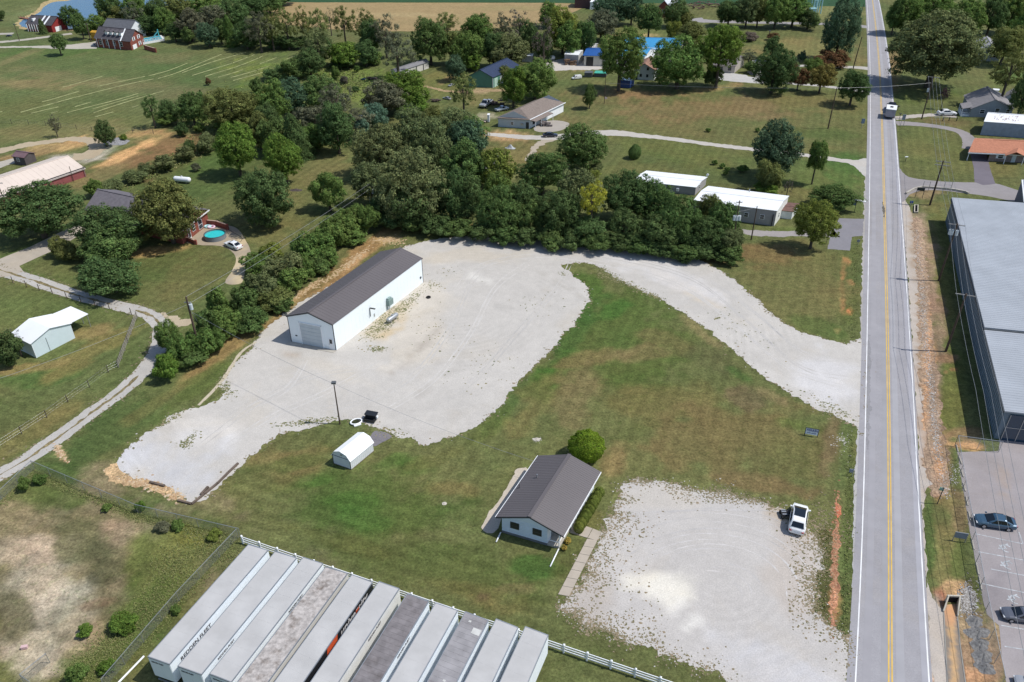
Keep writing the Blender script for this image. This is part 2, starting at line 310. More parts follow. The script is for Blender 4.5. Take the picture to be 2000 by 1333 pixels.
# ------------------------------------------------------------------ ground
GR = (78, 98, 46); BG_ = (60, 92, 32); OL = (104, 104, 64); BR = (118, 104, 70); TN = (150, 128, 88); OR = (196, 146, 92); CL = (205, 122, 78); YG = (112, 122, 52); DK = (62, 68, 38)
GB = [
 # far fields and hay field
 (250, 130, 420, 90, 5, (96, 106, 62), .8), (120, 130, 240, 40, 8, (92, 104, 58), .8), (420, 150, 160, 30, 10, (88, 104, 56), .7), (90, 100, 110, 14, 0, (84, 110, 50), .8), (300, 175, 300, 14, 8, (116, 110, 74), .6), (60, 165, 90, 10, 5, (128, 116, 78), .7), (330, 115, 60, 10, 0, (116, 108, 72), .6),
 (100, 30, 100, 20, 0, (118, 122, 78), .8), (60, 75, 120, 10, 0, (92, 102, 60), .8), (30, 115, 60, 6, -22, (124, 118, 78), .7),
 (640, 160, 160, 36, 6, (112, 124, 56), .95), (560, 180, 120, 24, -18, (120, 130, 54), .8), (700, 150, 60, 12, 0, (96, 116, 50), .6), (430, 225, 80, 40, -35, (100, 118, 48), .8),
 (140, 262, 160, 24, 0, (120, 114, 72), .7), (330, 300, 110, 34, -14, (124, 100, 66), .95), (250, 300, 60, 9, -25, (204, 160, 106), .9), (215, 318, 34, 8, -20, (206, 162, 108), .9), (280, 262, 50, 8, 0, (176, 138, 92), .8), (120, 285, 60, 12, -8, (188, 150, 100), .9), (60, 300, 60, 10, -12, (150, 124, 84), .8), (200, 298, 40, 8, -30, (178, 168, 150), .7), (160, 310, 50, 7, 0, (176, 168, 152), .7), (300, 345, 60, 22, -25, (128, 104, 68), .8), (200, 340, 60, 14, -20, (130, 112, 74), .7),
 # lawns at the left house
 (400, 340, 160, 60, -20, (88, 102, 52), .9), (560, 400, 120, 60, -40, (112, 108, 64), .85), (620, 330, 60, 30, 0, (116, 110, 68), .7), (430, 310, 60, 24, -25, (80, 104, 46), .7), (300, 510, 150, 40, 0, (86, 98, 50), .8), (380, 545, 90, 40, -30, (108, 104, 62), .7), (300, 490, 60, 9, -8, (166, 140, 88), .8), (60, 490, 50, 12, -20, (88, 104, 50), .7), (90, 550, 80, 14, 12, (84, 104, 48), .8),
 (100, 630, 160, 90, -20, (96, 104, 56), .8), (60, 740, 90, 20, -8, (78, 104, 46), .8), (180, 690, 100, 18, -30, (128, 112, 66), .7), (60, 720, 80, 10, -10, (142, 120, 76), .6), (80, 830, 110, 24, -35, (118, 110, 64), .7), (180, 650, 60, 14, -15, (140, 118, 76), .7), (120, 565, 80, 10, 10, (122, 114, 70), .6),
 # strip beside the hedge
 (420, 700, 150, 18, -38, (140, 116, 74), .9), (600, 580, 130, 16, -36, (150, 120, 78), .9), (720, 480, 90, 14, -34, (150, 122, 78), .9), (680, 520, 40, 7, -34, (190, 156, 108), .8), (760, 462, 26, 10, -10, (202, 170, 118), .8), (860, 440, 60, 7, 0, (140, 92, 60), .7), (640, 545, 60, 6, -36, (100, 98, 52), .6), (560, 600, 50, 6, -36, (178, 146, 98), .7), (380, 760, 130, 20, -38, (88, 100, 48), .85), (220, 840, 130, 40, -35, (76, 96, 46), .8), (300, 790, 80, 14, -35, (112, 108, 62), .5), (800, 452, 60, 8, -10, (112, 104, 58), .6),
 (150, 940, 80, 30, 20, (70, 94, 40), .7), (330, 1000, 140, 22, 15, (72, 94, 40), .7),
 (118, 885, 22, 7, 55, (188, 160, 116), 1), (100, 872, 10, 5, 0, (188, 160, 116), .9), (300, 715, 14, 8, -40, (196, 168, 122), .8),
 # middle lawn
 (700, 960, 190, 90, 0, (78, 98, 42), .9), (560, 900, 110, 30, -8, (120, 108, 66), .8), (470, 950, 90, 30, -10, (104, 104, 60), .6), (690, 975, 60, 20, 0, (72, 108, 36), .8), (620, 940, 40, 12, -15, (70, 108, 34), .6), (760, 900, 60, 14, -20, (74, 106, 38), .7), (860, 890, 60, 14, -20, (98, 100, 54), .5), (880, 950, 60, 20, 0, (118, 106, 64), .6), (820, 1090, 240, 50, 14, (84, 96, 46), .7), (700, 1010, 50, 20, 10, (68, 108, 34), .6), (900, 1150, 120, 20, 14, (104, 100, 56), .6), (1040, 1110, 60, 20, 0, (66, 104, 36), .8), (640, 1050, 120, 16, 14, (96, 98, 52), .6), (950, 1180, 70, 14, 15, (116, 106, 62), .5), (1000, 1150, 40, 10, 0, (128, 114, 76), .5), (940, 1165, 14, 9, 10, (110, 92, 66), .7),
 # triangle of lawn between the gravel arms
 (1200, 680, 130, 110, 0, (82, 98, 44), .9), (1120, 590, 50, 50, 20, (74, 102, 38), .8), (1190, 610, 34, 14, -20, (66, 108, 34), .8), (1120, 660, 16, 90, 38, (66, 98, 38), .7), (1010, 775, 14, 70, 40, (68, 98, 40), .6), (560, 905, 120, 14, -10, (72, 96, 40), .5), (1080, 740, 60, 34, -50, (64, 108, 30), .9), (1150, 700, 70, 16, -10, (118, 104, 66), .7), (1240, 690, 70, 14, -8, (116, 104, 68), .6), (1290, 660, 60, 16, 20, (108, 100, 62), .6), (1390, 700, 60, 30, 35, (88, 90, 56), .6), (1360, 640, 44, 10, 35, (150, 132, 92), .4), (1440, 730, 30, 10, 30, (70, 104, 40), .7), (1220, 740, 60, 14, -10, (78, 100, 42), .6), (1130, 780, 60, 40, -60, (118, 106, 70), .7), (1040, 800, 36, 60, 30, (112, 104, 62), .6), (1300, 790, 150, 50, 0, (104, 100, 58), .8), (1430, 860, 170, 70, 0, (110, 100, 62), .85), (1230, 850, 60, 24, -20, (84, 94, 48), .5), (1450, 775, 50, 22, 20, (104, 92, 66), .7), (1560, 900, 60, 60, 0, (104, 98, 58), .7), (1500, 950, 120, 18, 8, (112, 98, 64), .8), (1200, 910, 24, 50, 20, (124, 110, 70), .7), (960, 830, 60, 16, -40, (96, 104, 50), .5), (1020, 820, 22, 40, 30, (118, 106, 64), .5), (1560, 640+190, 40, 14, 15, (90, 104, 48), .7),
 (1500, 770, 40, 9, 30, (138, 120, 84), .5), (1140, 1020, 34, 40, 20, (112, 104, 58), .6), (1110, 1090, 40, 20, -60, (98, 98, 52), .5),
 # roadside ditch, west
 (1625, 870, 20, 60, 8, (112, 98, 68), .8), (1652, 890, 16, 90, 4, (88, 102, 54), .9), (1655, 1080, 14, 170, 4, (92, 104, 54), .95), (1610, 1150, 22, 110, 4, (88, 84, 50), .9), (1632, 1180, 8, 60, 0, (200, 140, 96), .5),
 (1655, 570, 22, 100, 2, (92, 100, 50), .7), (1646, 530, 5, 34, 6, (206, 136, 88), .95), (1653, 512, 7, 8, 0, (214, 146, 94), .95), (1646, 590, 4, 22, 0, (206, 140, 92), .9), (1658, 608, 7, 6, 0, (200, 126, 78), .9), (1636, 648, 5, 6, 0, (190, 150, 100), .8), (1660, 550, 12, 6, 30, (186, 132, 88), .7),
 # lawn north-east of the access road
 (1550, 560, 120, 90, 0, (106, 104, 62), .9), (1420, 500, 60, 16, -5, (124, 104, 68), .8), (1480, 500, 70, 20, 0, (118, 98, 62), .7), (1600, 640, 60, 16, 15, (84, 104, 48), .7), (1530, 455, 50, 10, 0, (92, 110, 48), .7),
 (1600, 350, 90, 60, 0, (96, 108, 54), .8), (1650, 330, 40, 30, 0, (72, 108, 42), .7), (1560, 380, 40, 20, 0, (118, 106, 66), .5),
 # lawns north
 (1400, 250, 260, 60, 4, (108, 106, 64), .85), (1180, 215, 100, 30, 0, (110, 106, 66), .7), (1350, 215, 180, 22, 0, (122, 106, 70), .8), (1560, 200, 120, 22, 0, (112, 106, 64), .7), (1480, 210, 60, 20, 20, (118, 104, 70), .7), (1600, 262, 80, 14, 3, (84, 100, 48), .7), (1330, 300, 150, 24, 6, (98, 106, 54), .7), (1230, 185, 110, 8, 0, (138, 110, 76), .7), (1250, 330, 70, 16, 0, (106, 104, 60), .6), (1400, 172, 50, 5, -8, (160, 130, 88), .7), (1640, 30, 60, 20, 0, (124, 122, 76), .8), (1560, 95, 90, 22, 0, (126, 118, 72), .8), (1250, 60, 80, 14, 0, (112, 112, 64), .7), (1230, 72, 50, 4, 0, (190, 158, 112), .8), (1480, 40, 120, 10, 0, (116, 118, 70), .7), (1000, 300, 70, 30, 0, (116, 108, 66), .8), (1060, 320, 40, 20, 0, (112, 108, 62), .7), (960, 190, 60, 20, 0, (118, 110, 68), .7), (860, 165, 50, 26, 0, (116, 112, 62), .7), (985, 265, 50, 10, 4, (186, 150, 108), .8), (870, 158, 24, 5, -30, (150, 122, 84), .7), (1100, 130, 60, 8, 0, (168, 140, 104), .6), (940, 178, 30, 4, 0, (170, 148, 112), .8), (950, 228, 20, 6, 0, (184, 170, 148), .6),
 # east side of the road
 (1830, 300, 90, 44, 0, (104, 108, 60), .9), (1820, 190, 70, 14, 0, (98, 106, 54), .8), (1850, 238, 60, 6, 4, (112, 98, 64), .7), (1960, 330, 50, 20, 0, (108, 106, 60), .8), (1975, 150, 50, 20, 0, (92, 112, 52), .8), (1745, 130, 14, 40, 0, (138, 112, 78), .7), (1680, 110, 16, 20, 0, (120, 108, 68), .7),
 (1835, 560, 36, 170, 4, (104, 104, 56), .95), (1850, 760, 36, 90, 4, (98, 102, 52), .95), (1808, 640, 20, 160, 4, (150, 126, 104), .9), (1828, 700, 16, 120, 5, (136, 116, 94), .9), (1795, 470, 20, 60, 0, (160, 136, 112), .8), (1815, 780, 10, 110, 5, (206, 156, 112), .75), (1840, 900, 28, 60, 0, (146, 118, 88), .9), (1835, 940, 10, 34, 5, (208, 150, 104), .8), (1890, 870, 40, 10, 4, (206, 152, 106), .9), (1890, 848, 40, 14, 4, (140, 112, 80), .8), (1846, 728, 9, 3, 10, (170, 118, 84), .7), (1862, 722, 7, 3, -10, (160, 110, 80), .6), (1850, 700, 20, 7, 0, (140, 110, 84), .9), (1870, 1000, 24, 60, 6, (128, 108, 78), .8), (1838, 1060, 34, 90, 2, (116, 108, 66), .95), (1812, 1060, 12, 80, 2, (78, 96, 46), .9), (1870, 1080, 12, 60, 2, (92, 100, 50), .8), (1860, 1150, 34, 18, 0, (178, 142, 104), .9), (1835, 1165, 10, 24, -20, (150, 90, 70), .8), (1890, 1260, 36, 110, 5, (140, 120, 94), .95), (1940, 1270, 24, 80, 5, (144, 126, 100), .9), (1825, 1290, 24, 120, 0, (176, 164, 150), .9), (1880, 1330, 50, 20, 0, (170, 134, 96), .7), (1800, 375, 40, 12, 0, (150, 124, 92), .8), (1818, 405, 24, 12, 0, (112, 106, 62), .7),
 # yard at the lower left, behind the chain link
 (150, 1130, 340, 170, 0, (128, 118, 88), .95), (90, 1190, 100, 110, 0, (166, 157, 134), .85), (130, 1160, 60, 30, -20, (182, 173, 150), .85), (60, 1080, 90, 24, -10, (174, 163, 138), .7), (60, 1290, 60, 50, 0, (172, 163, 140), .85), (30, 1080, 60, 30, 0, (156, 142, 118), .7), (220, 1040, 50, 26, 0, (158, 138, 110), .8), (300, 1100, 60, 40, -20, (122, 112, 74), .8), (160, 1060, 50, 60, -35, (92, 94, 62), .85), (200, 1120, 50, 30, -20, (88, 88, 60), .8), (20, 1200, 40, 50, 0, (96, 96, 64), .8), (190, 1180, 50, 10, -10, (122, 98, 76), .7), (340, 1090, 100, 60, -40, (96, 108, 50), .8), (260, 1230, 110, 70, -40, (88, 106, 46), .9), (400, 1060, 60, 26, 20, (108, 112, 50), .8), (180, 1290, 80, 40, -20, (86, 104, 44), .8), (90, 970, 60, 30, 10, (84, 100, 46), .8), (260, 1000, 70, 16, 20, (88, 100, 48), .7), (360, 1180, 60, 24, -48, (96, 100, 52), .7), (280, 1310, 60, 40, -40, (106, 104, 60), .8), (160, 1240, 60, 40, -10, (150, 134, 106), .5),
]
def ground():
    xs = np.concatenate([[-6000, -2500, -1200, -600, -380, -300], np.arange(-260, -90, 1.5), np.arange(-90, 90, .55), np.arange(90, 260, 1.5), [300, 380, 600, 1200, 2500, 6000]])
    ys = [-3000, -800, -200, -40, 0, 15]; y = 26.
    while y < 480: ys.append(y); y += max(.42, .42*(y/70)**1.6)
    ys += [520, 600, 800, 1200, 2000, 4000, 9000]; ys = np.array(ys)
    X, Y = np.meshgrid(xs, ys); n, m = X.shape
    me = bpy.data.meshes.new('ground'); co = np.stack([X.ravel(), Y.ravel(), np.zeros(X.size)], 1)
    i = np.arange((n-1)*(m-1)); r = i//(m-1); c = i % (m-1); a = r*m+c
    F = np.stack([a, a+1, a+m+1, a+m], 1)
    me.vertices.add(len(co)); me.vertices.foreach_set('co', co.ravel()); me.loops.add(F.size); me.loops.foreach_set('vertex_index', F.ravel())
    me.polygons.add(len(F)); me.polygons.foreach_set('loop_start', np.arange(0, F.size, 4)); me.update(); me.validate()
    me.materials.append(ground_mat('meadow', True, stripes=.06))
    base = np.array(srgb(98, 103, 60))*K
    Xc = np.clip(X.ravel(), -400, 400); Yc = np.clip(Y.ravel(), 20, 700)
    C = paint(Xc, Yc, base, GB)
    v = fbm(Xc, Yc, .035, 5)[:, None]; C = C*(.86+.28*v)
    g = fbm(Xc, Yc, .11, 31, 5)[:, None]-.5; C = C*(1+np.array([.5, .1, .25])*g)
    yr = Yc*CP+CAMH*SP; u = 1000+FPX*Xc/yr; v_ = 666.5-FPX*(Yc*SP-CAMH*CP)/yr
    yard = np.clip((470-u-(v_-1050)*.85*(v_ > 1050))/30, 0, 1)*np.clip((v_-(930+u*.27))/20, 0, 1)
    yard = np.maximum(yard, np.clip((u-1830)/12, 0, 1)*np.clip((v_-1120)/20, 0, 1)); yard = np.maximum(yard, .6*np.clip((u-1790)/6, 0, 1)*np.clip((1880-u)/20, 0, 1)*(v_ > 430))
    q = fbm(Xc*1.0, Yc*.55, .55, 71, 5); q2 = fbm(Xc, Yc, .16, 77, 4); t_ = np.clip((q*.6+q2*.4-.46)*7+.5, 0, 1)[:, None]; yd = yard[:, None]*.42
    C = C*(1-yd)+yd*(C*.72*(1-t_)+C*np.array([1.42, 1.3, 1.25])*t_)
    set_tint(me, np.clip(C, 0, 1))
    o = bpy.data.objects.new('ground', me); COL.objects.link(o); o['kind'] = 'structure'
ground()
M_FIELD = ground_mat('stubble', True, fine=.25, contrast=.6); M_GRAV = ground_mat('crushed_limestone', False, rings=True); M_GRAV2 = ground_mat('packed_gravel', False)
M_ASPH = ground_mat('worn_asphalt', False, fine=.3); M_CONC = ground_mat('old_concrete', False, fine=.25); M_DIRT = ground_mat('clay', True, fine=.8)
GV = (195, 190, 183)
# far fields and the pond
sheet('crop_field', [(520, 3), (600, 5), (900, 5), (1300, 7), (1700, 14), (1700, -60), (1300, -75), (500, -75)], .012, M_FIELD, (52, 84, 56), ragged=.0, step=4, grid=8, smooth=False)
sheet('stubble_field', [(512, 22), (545, 6), (620, 5.5), (900, 6), (1125, 8), (1125, 22), (1050, 46), (900, 60), (700, 60), (560, 48)], .02, M_FIELD, (158, 136, 96), [(800, 30, 120, 3, 0, (170, 150, 108), .8), (900, 45, 160, 5, 0, (150, 132, 92), .7), (1000, 16, 90, 5, 0, (146, 134, 90), .6)], ragged=.4, step=3, grid=4)
def water():
    m = bpy.data.materials.new('pond_water'); m.use_nodes = True; nt = m.node_tree; b = nt.nodes['Principled BSDF']
    b.inputs['Base Color'].default_value = (.028, .11, .22, 1); b.inputs['Roughness'].default_value = .18; b.inputs['Specular IOR Level'].default_value = .5
    tc = N(nt, 'ShaderNodeTexCoord'); n = N(nt, 'ShaderNodeTexNoise'); n.inputs['Scale'].default_value = 1.5; n.inputs['Detail'].default_value = 5
    bp = N(nt, 'ShaderNodeBump'); bp.inputs['Strength'].default_value = .35; bp.inputs['Distance'].default_value = .1
    nt.links.new(tc.outputs['Object'], n.inputs[0]); nt.links.new(n.outputs[0], bp.inputs['Height']); nt.links.new(bp.outputs[0], b.inputs['Normal'])
    return m
PONDP = [(40, 50), (44, 40), (60, 33), (78, 24), (88, 12), (108, 4), (140, 0), (150, -20), (420, -20), (380, 4), (330, 12), (260, 22), (200, 48), (120, 58), (62, 56)]
sheet('pond_shore', [(32, 50), (38, 38), (56, 30), (70, 22), (80, 8), (100, 0), (140, -6), (150, -26), (430, -26), (390, 8), (330, 16), (262, 26), (204, 51), (120, 61), (50, 58)], .02, M_DIRT, (176, 156, 112), ragged=.8, step=2, grid=4)
sheet('pond', PONDP, .045, water(), (40, 100, 150), ragged=.5, step=2, grid=6)
# mown hay rows
hr = [[(0, 203), (100, 177), (200, 150)], [(-20, 224), (10, 217), (100, 195), (180, 172), (283, 150)], [(40, 220), (150, 190), (250, 165), (300, 155)], [(60, 222), (120, 208), (180, 195)], [(100, 222), (150, 208), (178, 200)], [(110, 226), (160, 213), (230, 195), (270, 183)], [(145, 225), (200, 208), (270, 188)], [(160, 229), (230, 205), (320, 178)], [(185, 229), (230, 217), (270, 207)], [(290, 149), (330, 138), (368, 123)], [(308, 154), (345, 143), (400, 120), (447, 101)], [(355, 143), (420, 120), (480, 103)], [(375, 148), (450, 125), (497, 107)], [(400, 150), (470, 128), (520, 107)], [(425, 152), (480, 135), (540, 113)], [(440, 155), (510, 135), (575, 110)], [(455, 158), (520, 140), (588, 118)]]
M_HAY = mat('cut_hay', (.24, .25, .12), .9, amt=.35, scale=.6)
for k, ln in enumerate(hr):
    c = cr([tuple(P(*q)[:2]) for q in ln], closed=False, n=10); c = resample(c, 1.2, closed=False); mb = MB()
    for i in range(len(c)-1):
        if mnoise.noise(Vector((c[i][0]*.08, c[i][1]*.08, k*3.)))*1.3 < -.25: continue
        (x0, y0), (x1, y1) = c[i], c[i+1]; dx, dy = x1-x0, y1-y0; l = math.hypot(dx, dy); wd = .10+.13*random.random(); ox, oy = -dy/l*wd, dx/l*wd
        mb.add([(x0-ox, y0-oy, .01), (x1-ox, y1-oy, .01), (x1, y1, .12), (x0, y0, .12), (x1+ox, y1+oy, .01), (x0+ox, y0+oy, .01)], [(0, 1, 2, 3), (3, 2, 4, 5)])
    o = mb.build('hay_row', M_HAY); tag(o, None, None, kind='stuff')
# drives, side road, yards
sheet('side_road', [(1752, 326), (1775, 346), (1840, 355), (1905, 357), (1945, 359), (1995, 374), (2060, 388), (2060, 408), (1995, 397), (1930, 384), (1870, 376), (1830, 372), (1800, 373), (1778, 380), (1760, 392)], .012, M_ASPH, (150, 145, 146), ragged=.08, step=.8)
sheet('carport_driveway', [(1894, 296), (1926, 296), (1934, 330), (1944, 360), (1920, 362), (1903, 356), (1902, 330)], .017, M_ASPH, (118, 112, 120), ragged=.06, smooth=False)
strip('loop_driveway', [(1750, 241), (1790, 243), (1840, 249), (1876, 258), (1892, 272), (1893, 292)], [3.6, 2.8, 3, 3.2], .014, M_ASPH, (150, 144, 144), ragged=.12)
strip('short_gravel_drive', [(1746, 232), (1790, 227), (1830, 225), (1868, 228)], [2.6, 2.4, 2], .016, M_GRAV2, (182, 174, 166), ragged=.25)
strip('long_gravel_drive', [(1695, 322), (1670, 318), (1630, 312), (1560, 302), (1480, 293), (1400, 284), (1320, 273), (1250, 265), (1195, 260), (1130, 263), (1080, 269), (1020, 268), (950, 262)], [4.6, 2.6, 2.3, 2.3, 2.3, 2.6, 4.2, 3.6, 3.2, 2.2], .014, M_GRAV2, (190, 184, 176), ragged=.3)
strip('gravel_spur', [(1080, 270), (1060, 278), (1043, 292), (1030, 315)], [3, 1.9, 1.2], .012, M_GRAV2, (176, 164, 146), ragged=.5)
sheet('gravel_fan', [(1700, 312), (1680, 312), (1655, 316), (1668, 326), (1688, 342), (1700, 350)], .011, M_GRAV2, (188, 184, 178), ragged=.4)
sheet('concrete_patio', [(1045, 246), (1060, 238), (1090, 236), (1112, 242), (1098, 254), (1070, 259), (1045, 256)], .013, M_CONC, (170, 162, 152), ragged=.1)
strip('upper_gravel_drive', [(1700, 180), (1660, 175), (1600, 168), (1540, 163), (1500, 158)], [3.4, 2.2, 2, 2], .014, M_GRAV2, (186, 182, 176), ragged=.3)
sheet('farm_gravel_yard', [(1392, 150), (1412, 142), (1450, 146), (1490, 152), (1500, 118), (1470, 118), (1478, 126), (1492, 134), (1460, 142), (1500, 162), (1462, 162), (1410, 157)], .013, M_GRAV2, (188, 186, 182), ragged=.4)
strip('middle_gravel_drive', [(1700, 135), (1670, 132), (1620, 131), (1570, 129), (1530, 128), (1480, 122)], [4.2, 2.4, 2.2, 2.2], .014, M_GRAV2, (186, 182, 176), ragged=.3)
strip('north_asphalt_drive', [(1702, 54), (1670, 51), (1600, 47), (1500, 45), (1420, 43), (1370, 41), (1352, 37)], [5.5, 4, 4, 5, 9], .014, M_ASPH, (158, 154, 154), ragged=.3)
sheet('workshop_gravel_yard', [(1046, 136), (1070, 122), (1110, 114), (1160, 112), (1240, 108), (1320, 108), (1325, 118), (1290, 122), (1230, 130), (1170, 136), (1100, 138), (1060, 141)], .013, M_GRAV2, (196, 190, 182), ragged=.5)
strip('pond_house_drive', [(-40, 93), (60, 92), (130, 92), (190, 88)], [2.2, 2.2, 6, 12], .014, M_GRAV2, (182, 176, 164), ragged=.3)
strip('red_house_drive', [(-40, 85), (20, 81), (80, 74), (140, 66)], [3, 3, 3], .014, M_CONC, (178, 172, 160), ragged=.2)
strip('far_west_drive', [(-40, 68), (26, 66)], [3, 3], .014, M_CONC, (176, 170, 160), ragged=.2)
strip('dirt_loop_road', [(-40, 305), (10, 293), (60, 282), (110, 275), (150, 272), (178, 276), (190, 290), (170, 305), (140, 308)], [3.6, 3.4, 3.2, 3, 3.2, 4.5, 5], .012, M_GRAV2, (180, 164, 138), ragged=.5)
strip('barn_gravel_drive', [(-40, 330), (0, 322), (34, 312)], [4, 4, 3], .012, M_GRAV2, (180, 174, 162), ragged=.5)
strip('yard_dirt_track', [(985, 176), (950, 178), (900, 180), (860, 176), (830, 168)], [3, 2, 1.4, 1.2], .012, M_DIRT, (164, 140, 106), ragged=.5)
GD = [(-60, 512), (-20, 522), (20, 534), (80, 553), (150, 577), (215, 594), (265, 606), (300, 620), (316, 642), (312, 672), (298, 702), (272, 733), (235, 766), (180, 806), (120, 850), (60, 892), (0, 928), (-70, 968)]
strip('gravel_lane', GD, [2.5, 2.7, 2.5, 2.5, 2.6, 2.4, 2.5, 2.3], .014, M_GRAV2, (184, 180, 174), ragged=.16)
strip('gravel_turnout', [(300, 620), (322, 622), (345, 632), (372, 628)], [3, 2.6, 1.5], .011, M_GRAV2, (188, 172, 146), ragged=.5)
for q0, q1 in ((0, 4), (5, 7), (10, 15)):
    strip('lane_grass_strip', GD[q0+1:q1+2], [.25, .42, .35, .25], .02, M_DIRT, (128, 116, 84), ragged=.2)
sheet('concrete_driveway', [(-60, 532), (0, 506), (60, 482), (130, 448), (150, 438), (172, 450), (110, 487), (70, 505), (38, 520), (46, 531), (20, 540), (-60, 548)], .018, M_CONC, (180, 170, 156), ragged=.03, smooth=False)
sheet('pool_patio', [(352, 470), (372, 452), (400, 440), (446, 441), (466, 450), (480, 470), (490, 494), (481, 512), (478, 532), (470, 554), (440, 553), (454, 528), (461, 508), (455, 494), (440, 484), (420, 480), (390, 479)], .018, M_CONC, (168, 154, 134), [(470, 530, 20, 40, 0, (204, 186, 150), .8), (474, 470, 10, 20, -30, (210, 190, 150), .8)], ragged=.04)
# the gravel lots
MAIN = [(1690, 672), (1650, 670), (1620, 664), (1590, 655), (1560, 646), (1530, 630), (1500, 606), (1470, 578), (1440, 551), (1400, 524), (1370, 510), (1330, 502), (1250, 491), (1180, 481), (1100, 471), (1020, 463), (960, 461), (900, 464), (860, 467), (830, 472), (800, 479), (770, 492), (735, 505), (690, 532), (650, 556), (610, 580), (570, 602), (540, 625), (515, 645), (500, 665), (485, 685), (470, 700), (450, 718), (436, 738), (432, 752), (436, 768), (420, 782), (395, 793), (375, 797), (350, 803), (330, 818), (300, 838), (262, 862), (240, 885), (228, 903), (218, 918), (245, 935), (290, 947), (325, 955), (350, 970), (374, 986), (400, 972), (440, 938), (470, 908), (500, 885), (540, 855), (580, 840), (625, 832), (650, 828), (690, 818), (722, 832), (742, 838), (770, 850), (800, 857), (832, 868), (868, 859), (900, 848), (940, 828), (975, 795), (1005, 758), (1040, 716), (1075, 685), (1105, 650), (1130, 620), (1148, 590), (1148, 565), (1130, 545), (1108, 530), (1098, 520), (1115, 515), (1150, 515), (1180, 530), (1215, 550), (1250, 567), (1290, 585), (1330, 608), (1365, 632), (1400, 658), (1440, 693), (1480, 728), (1520, 756), (1560, 780), (1600, 800), (1640, 818), (1674, 834), (1690, 840)]
sheet('main_gravel_lot', MAIN, .016, M_GRAV, GV, [
 (820, 640, 90, 60, -45, (206, 196, 180), .6), (760, 620, 60, 24, -40, (196, 180, 152), .7), (900, 500, 120, 16, 0, (200, 188, 168), .5), (760, 650, 40, 10, -35, (202, 176, 128), .6), (1330, 560, 90, 10, 30, (206, 192, 170), .5), (300, 900, 110, 60, 0, (198, 199, 204), .6), (380, 850, 60, 30, 0, (218, 214, 210), .5), (950, 462, 60, 5, 0, (190, 168, 136), .8), (1260, 520, 200, 20, 20, (212, 209, 208), .6), (1600, 740, 60, 50, 0, (210, 208, 209), .6),
 (800, 700, 60, 5, -40, (170, 160, 148), .5), (840, 660, 60, 4, -40, (168, 158, 146), .4), (860, 740, 90, 4, -35, (172, 166, 158), .4), (940, 545, 30, 6, 20, (220, 216, 208), .7), (1100, 560, 60, 4, 30, (176, 170, 160), .4), (980, 600, 20, 8, 0, (168, 164, 158), .4), (560, 690, 30, 5, 10, (172, 150, 128), .5), (1610, 690, 34, 1.6, 4, (226, 224, 222), .9), (1500, 590, 30, 8, 40, (186, 180, 170), .4), (640, 720, 120, 14, 20, (200, 190, 174), .4)],
 ragged=.42, step=.24, grid=1.1, origin=tuple(P(900, 620)[:2]))
LOT = [(1222, 948), (1250, 940), (1300, 942), (1350, 952), (1420, 966), (1480, 982), (1530, 1000), (1575, 1030), (1592, 1060), (1600, 1100), (1590, 1130), (1588, 1165), (1600, 1195), (1622, 1225), (1645, 1240), (1660, 1250), (1662, 1400), (1640, 1480), (1560, 1440), (1480, 1380), (1440, 1345), (1400, 1320), (1330, 1290), (1260, 1262), (1190, 1238), (1130, 1208), (1092, 1184), (1118, 1150), (1142, 1118), (1160, 1085), (1174, 1050), (1190, 1015), (1205, 978)]
sheet('lower_gravel_lot', LOT, .016, M_GRAV, (192, 187, 182), [
 (1300, 1150, 55, 36, 20, (232, 226, 212), .85), (1250, 1140, 30, 12, 0, (226, 220, 206), .7), (1150, 1190, 70, 60, -50, (172, 160, 148), .5), (1560, 1090, 60, 110, 0, (188, 176, 164), .6), (1280, 970, 80, 24, 10, (196, 188, 176), .5), (1345, 1195, 50, 3.5, 50, (228, 224, 216), .7), (1330, 1215, 70, 3.5, 50, (226, 222, 214), .6), (1500, 1300, 120, 40, 20, (200, 199, 202), .6), (1540, 1010, 70, 16, 12, (186, 166, 140), .7)],
 ragged=.55, step=.24, grid=1.0, origin=tuple(P(1400, 1130)[:2]))
sheet('crushed_asphalt_pad', [(722, 860), (733, 842), (765, 852), (752, 862), (732, 872)], .022, M_GRAV2, (128, 124, 128), ragged=.12)
sheet('gravel_border', [(941, 1034), (950, 1010), (975, 975), (1000, 935), (1012, 916), (1030, 917), (1010, 950), (985, 1005), (965, 1040)], .013, M_GRAV2, (196, 184, 168), ragged=.15)
sheet('gravel_edge_line', ribbon_pts([(500, 668), (470, 690), (438, 738), (415, 765), (388, 792)], [.35, .5, .35]), .019, M_GRAV2, (196, 184, 160), world=True, smooth=False, ragged=.08)
# tyre tracks pressed into the gravel
def track(name, line, wd, col, n=8, z=.0205, rg=.07): return strip(name, line, wd, z, M_GRAV2, col, ragged=rg, n=n) if False else sheet(name, ribbon_pts(line, wd, True, n), z, M_GRAV2, col, world=True, smooth=False, ragged=rg, step=.4, grid=3)
_R = random.Random(5); tk = 0
for k in range(15):   # swirls in the lower lot
    rx, ry = 60+15*k+_R.uniform(-5, 5), 38+10.5*k+_R.uniform(-3, 3); a0 = _R.uniform(195, 270); a1 = a0+_R.uniform(70, 160); cx, cy = 1385+_R.uniform(-6, 6), 1165
    pts = [(cx+rx*math.cos(math.radians(a)), cy+ry*math.sin(math.radians(a))) for a in np.linspace(a0, a1, 9)]
    pts = [p for p in pts if 1190 < p[0] < 1590 and 985 < p[1] < 1340 and ((p[0]-1300)/85)**2+((p[1]-1150)/60)**2 > 1]
    if len(pts) < 3: continue
    d = _R.choice((-6, -4, 4, 6)); track('tyre_track', pts, [.02, .18, .02], (194+d, 190+d, 187+d), z=.0205+.0004*(k % 5))
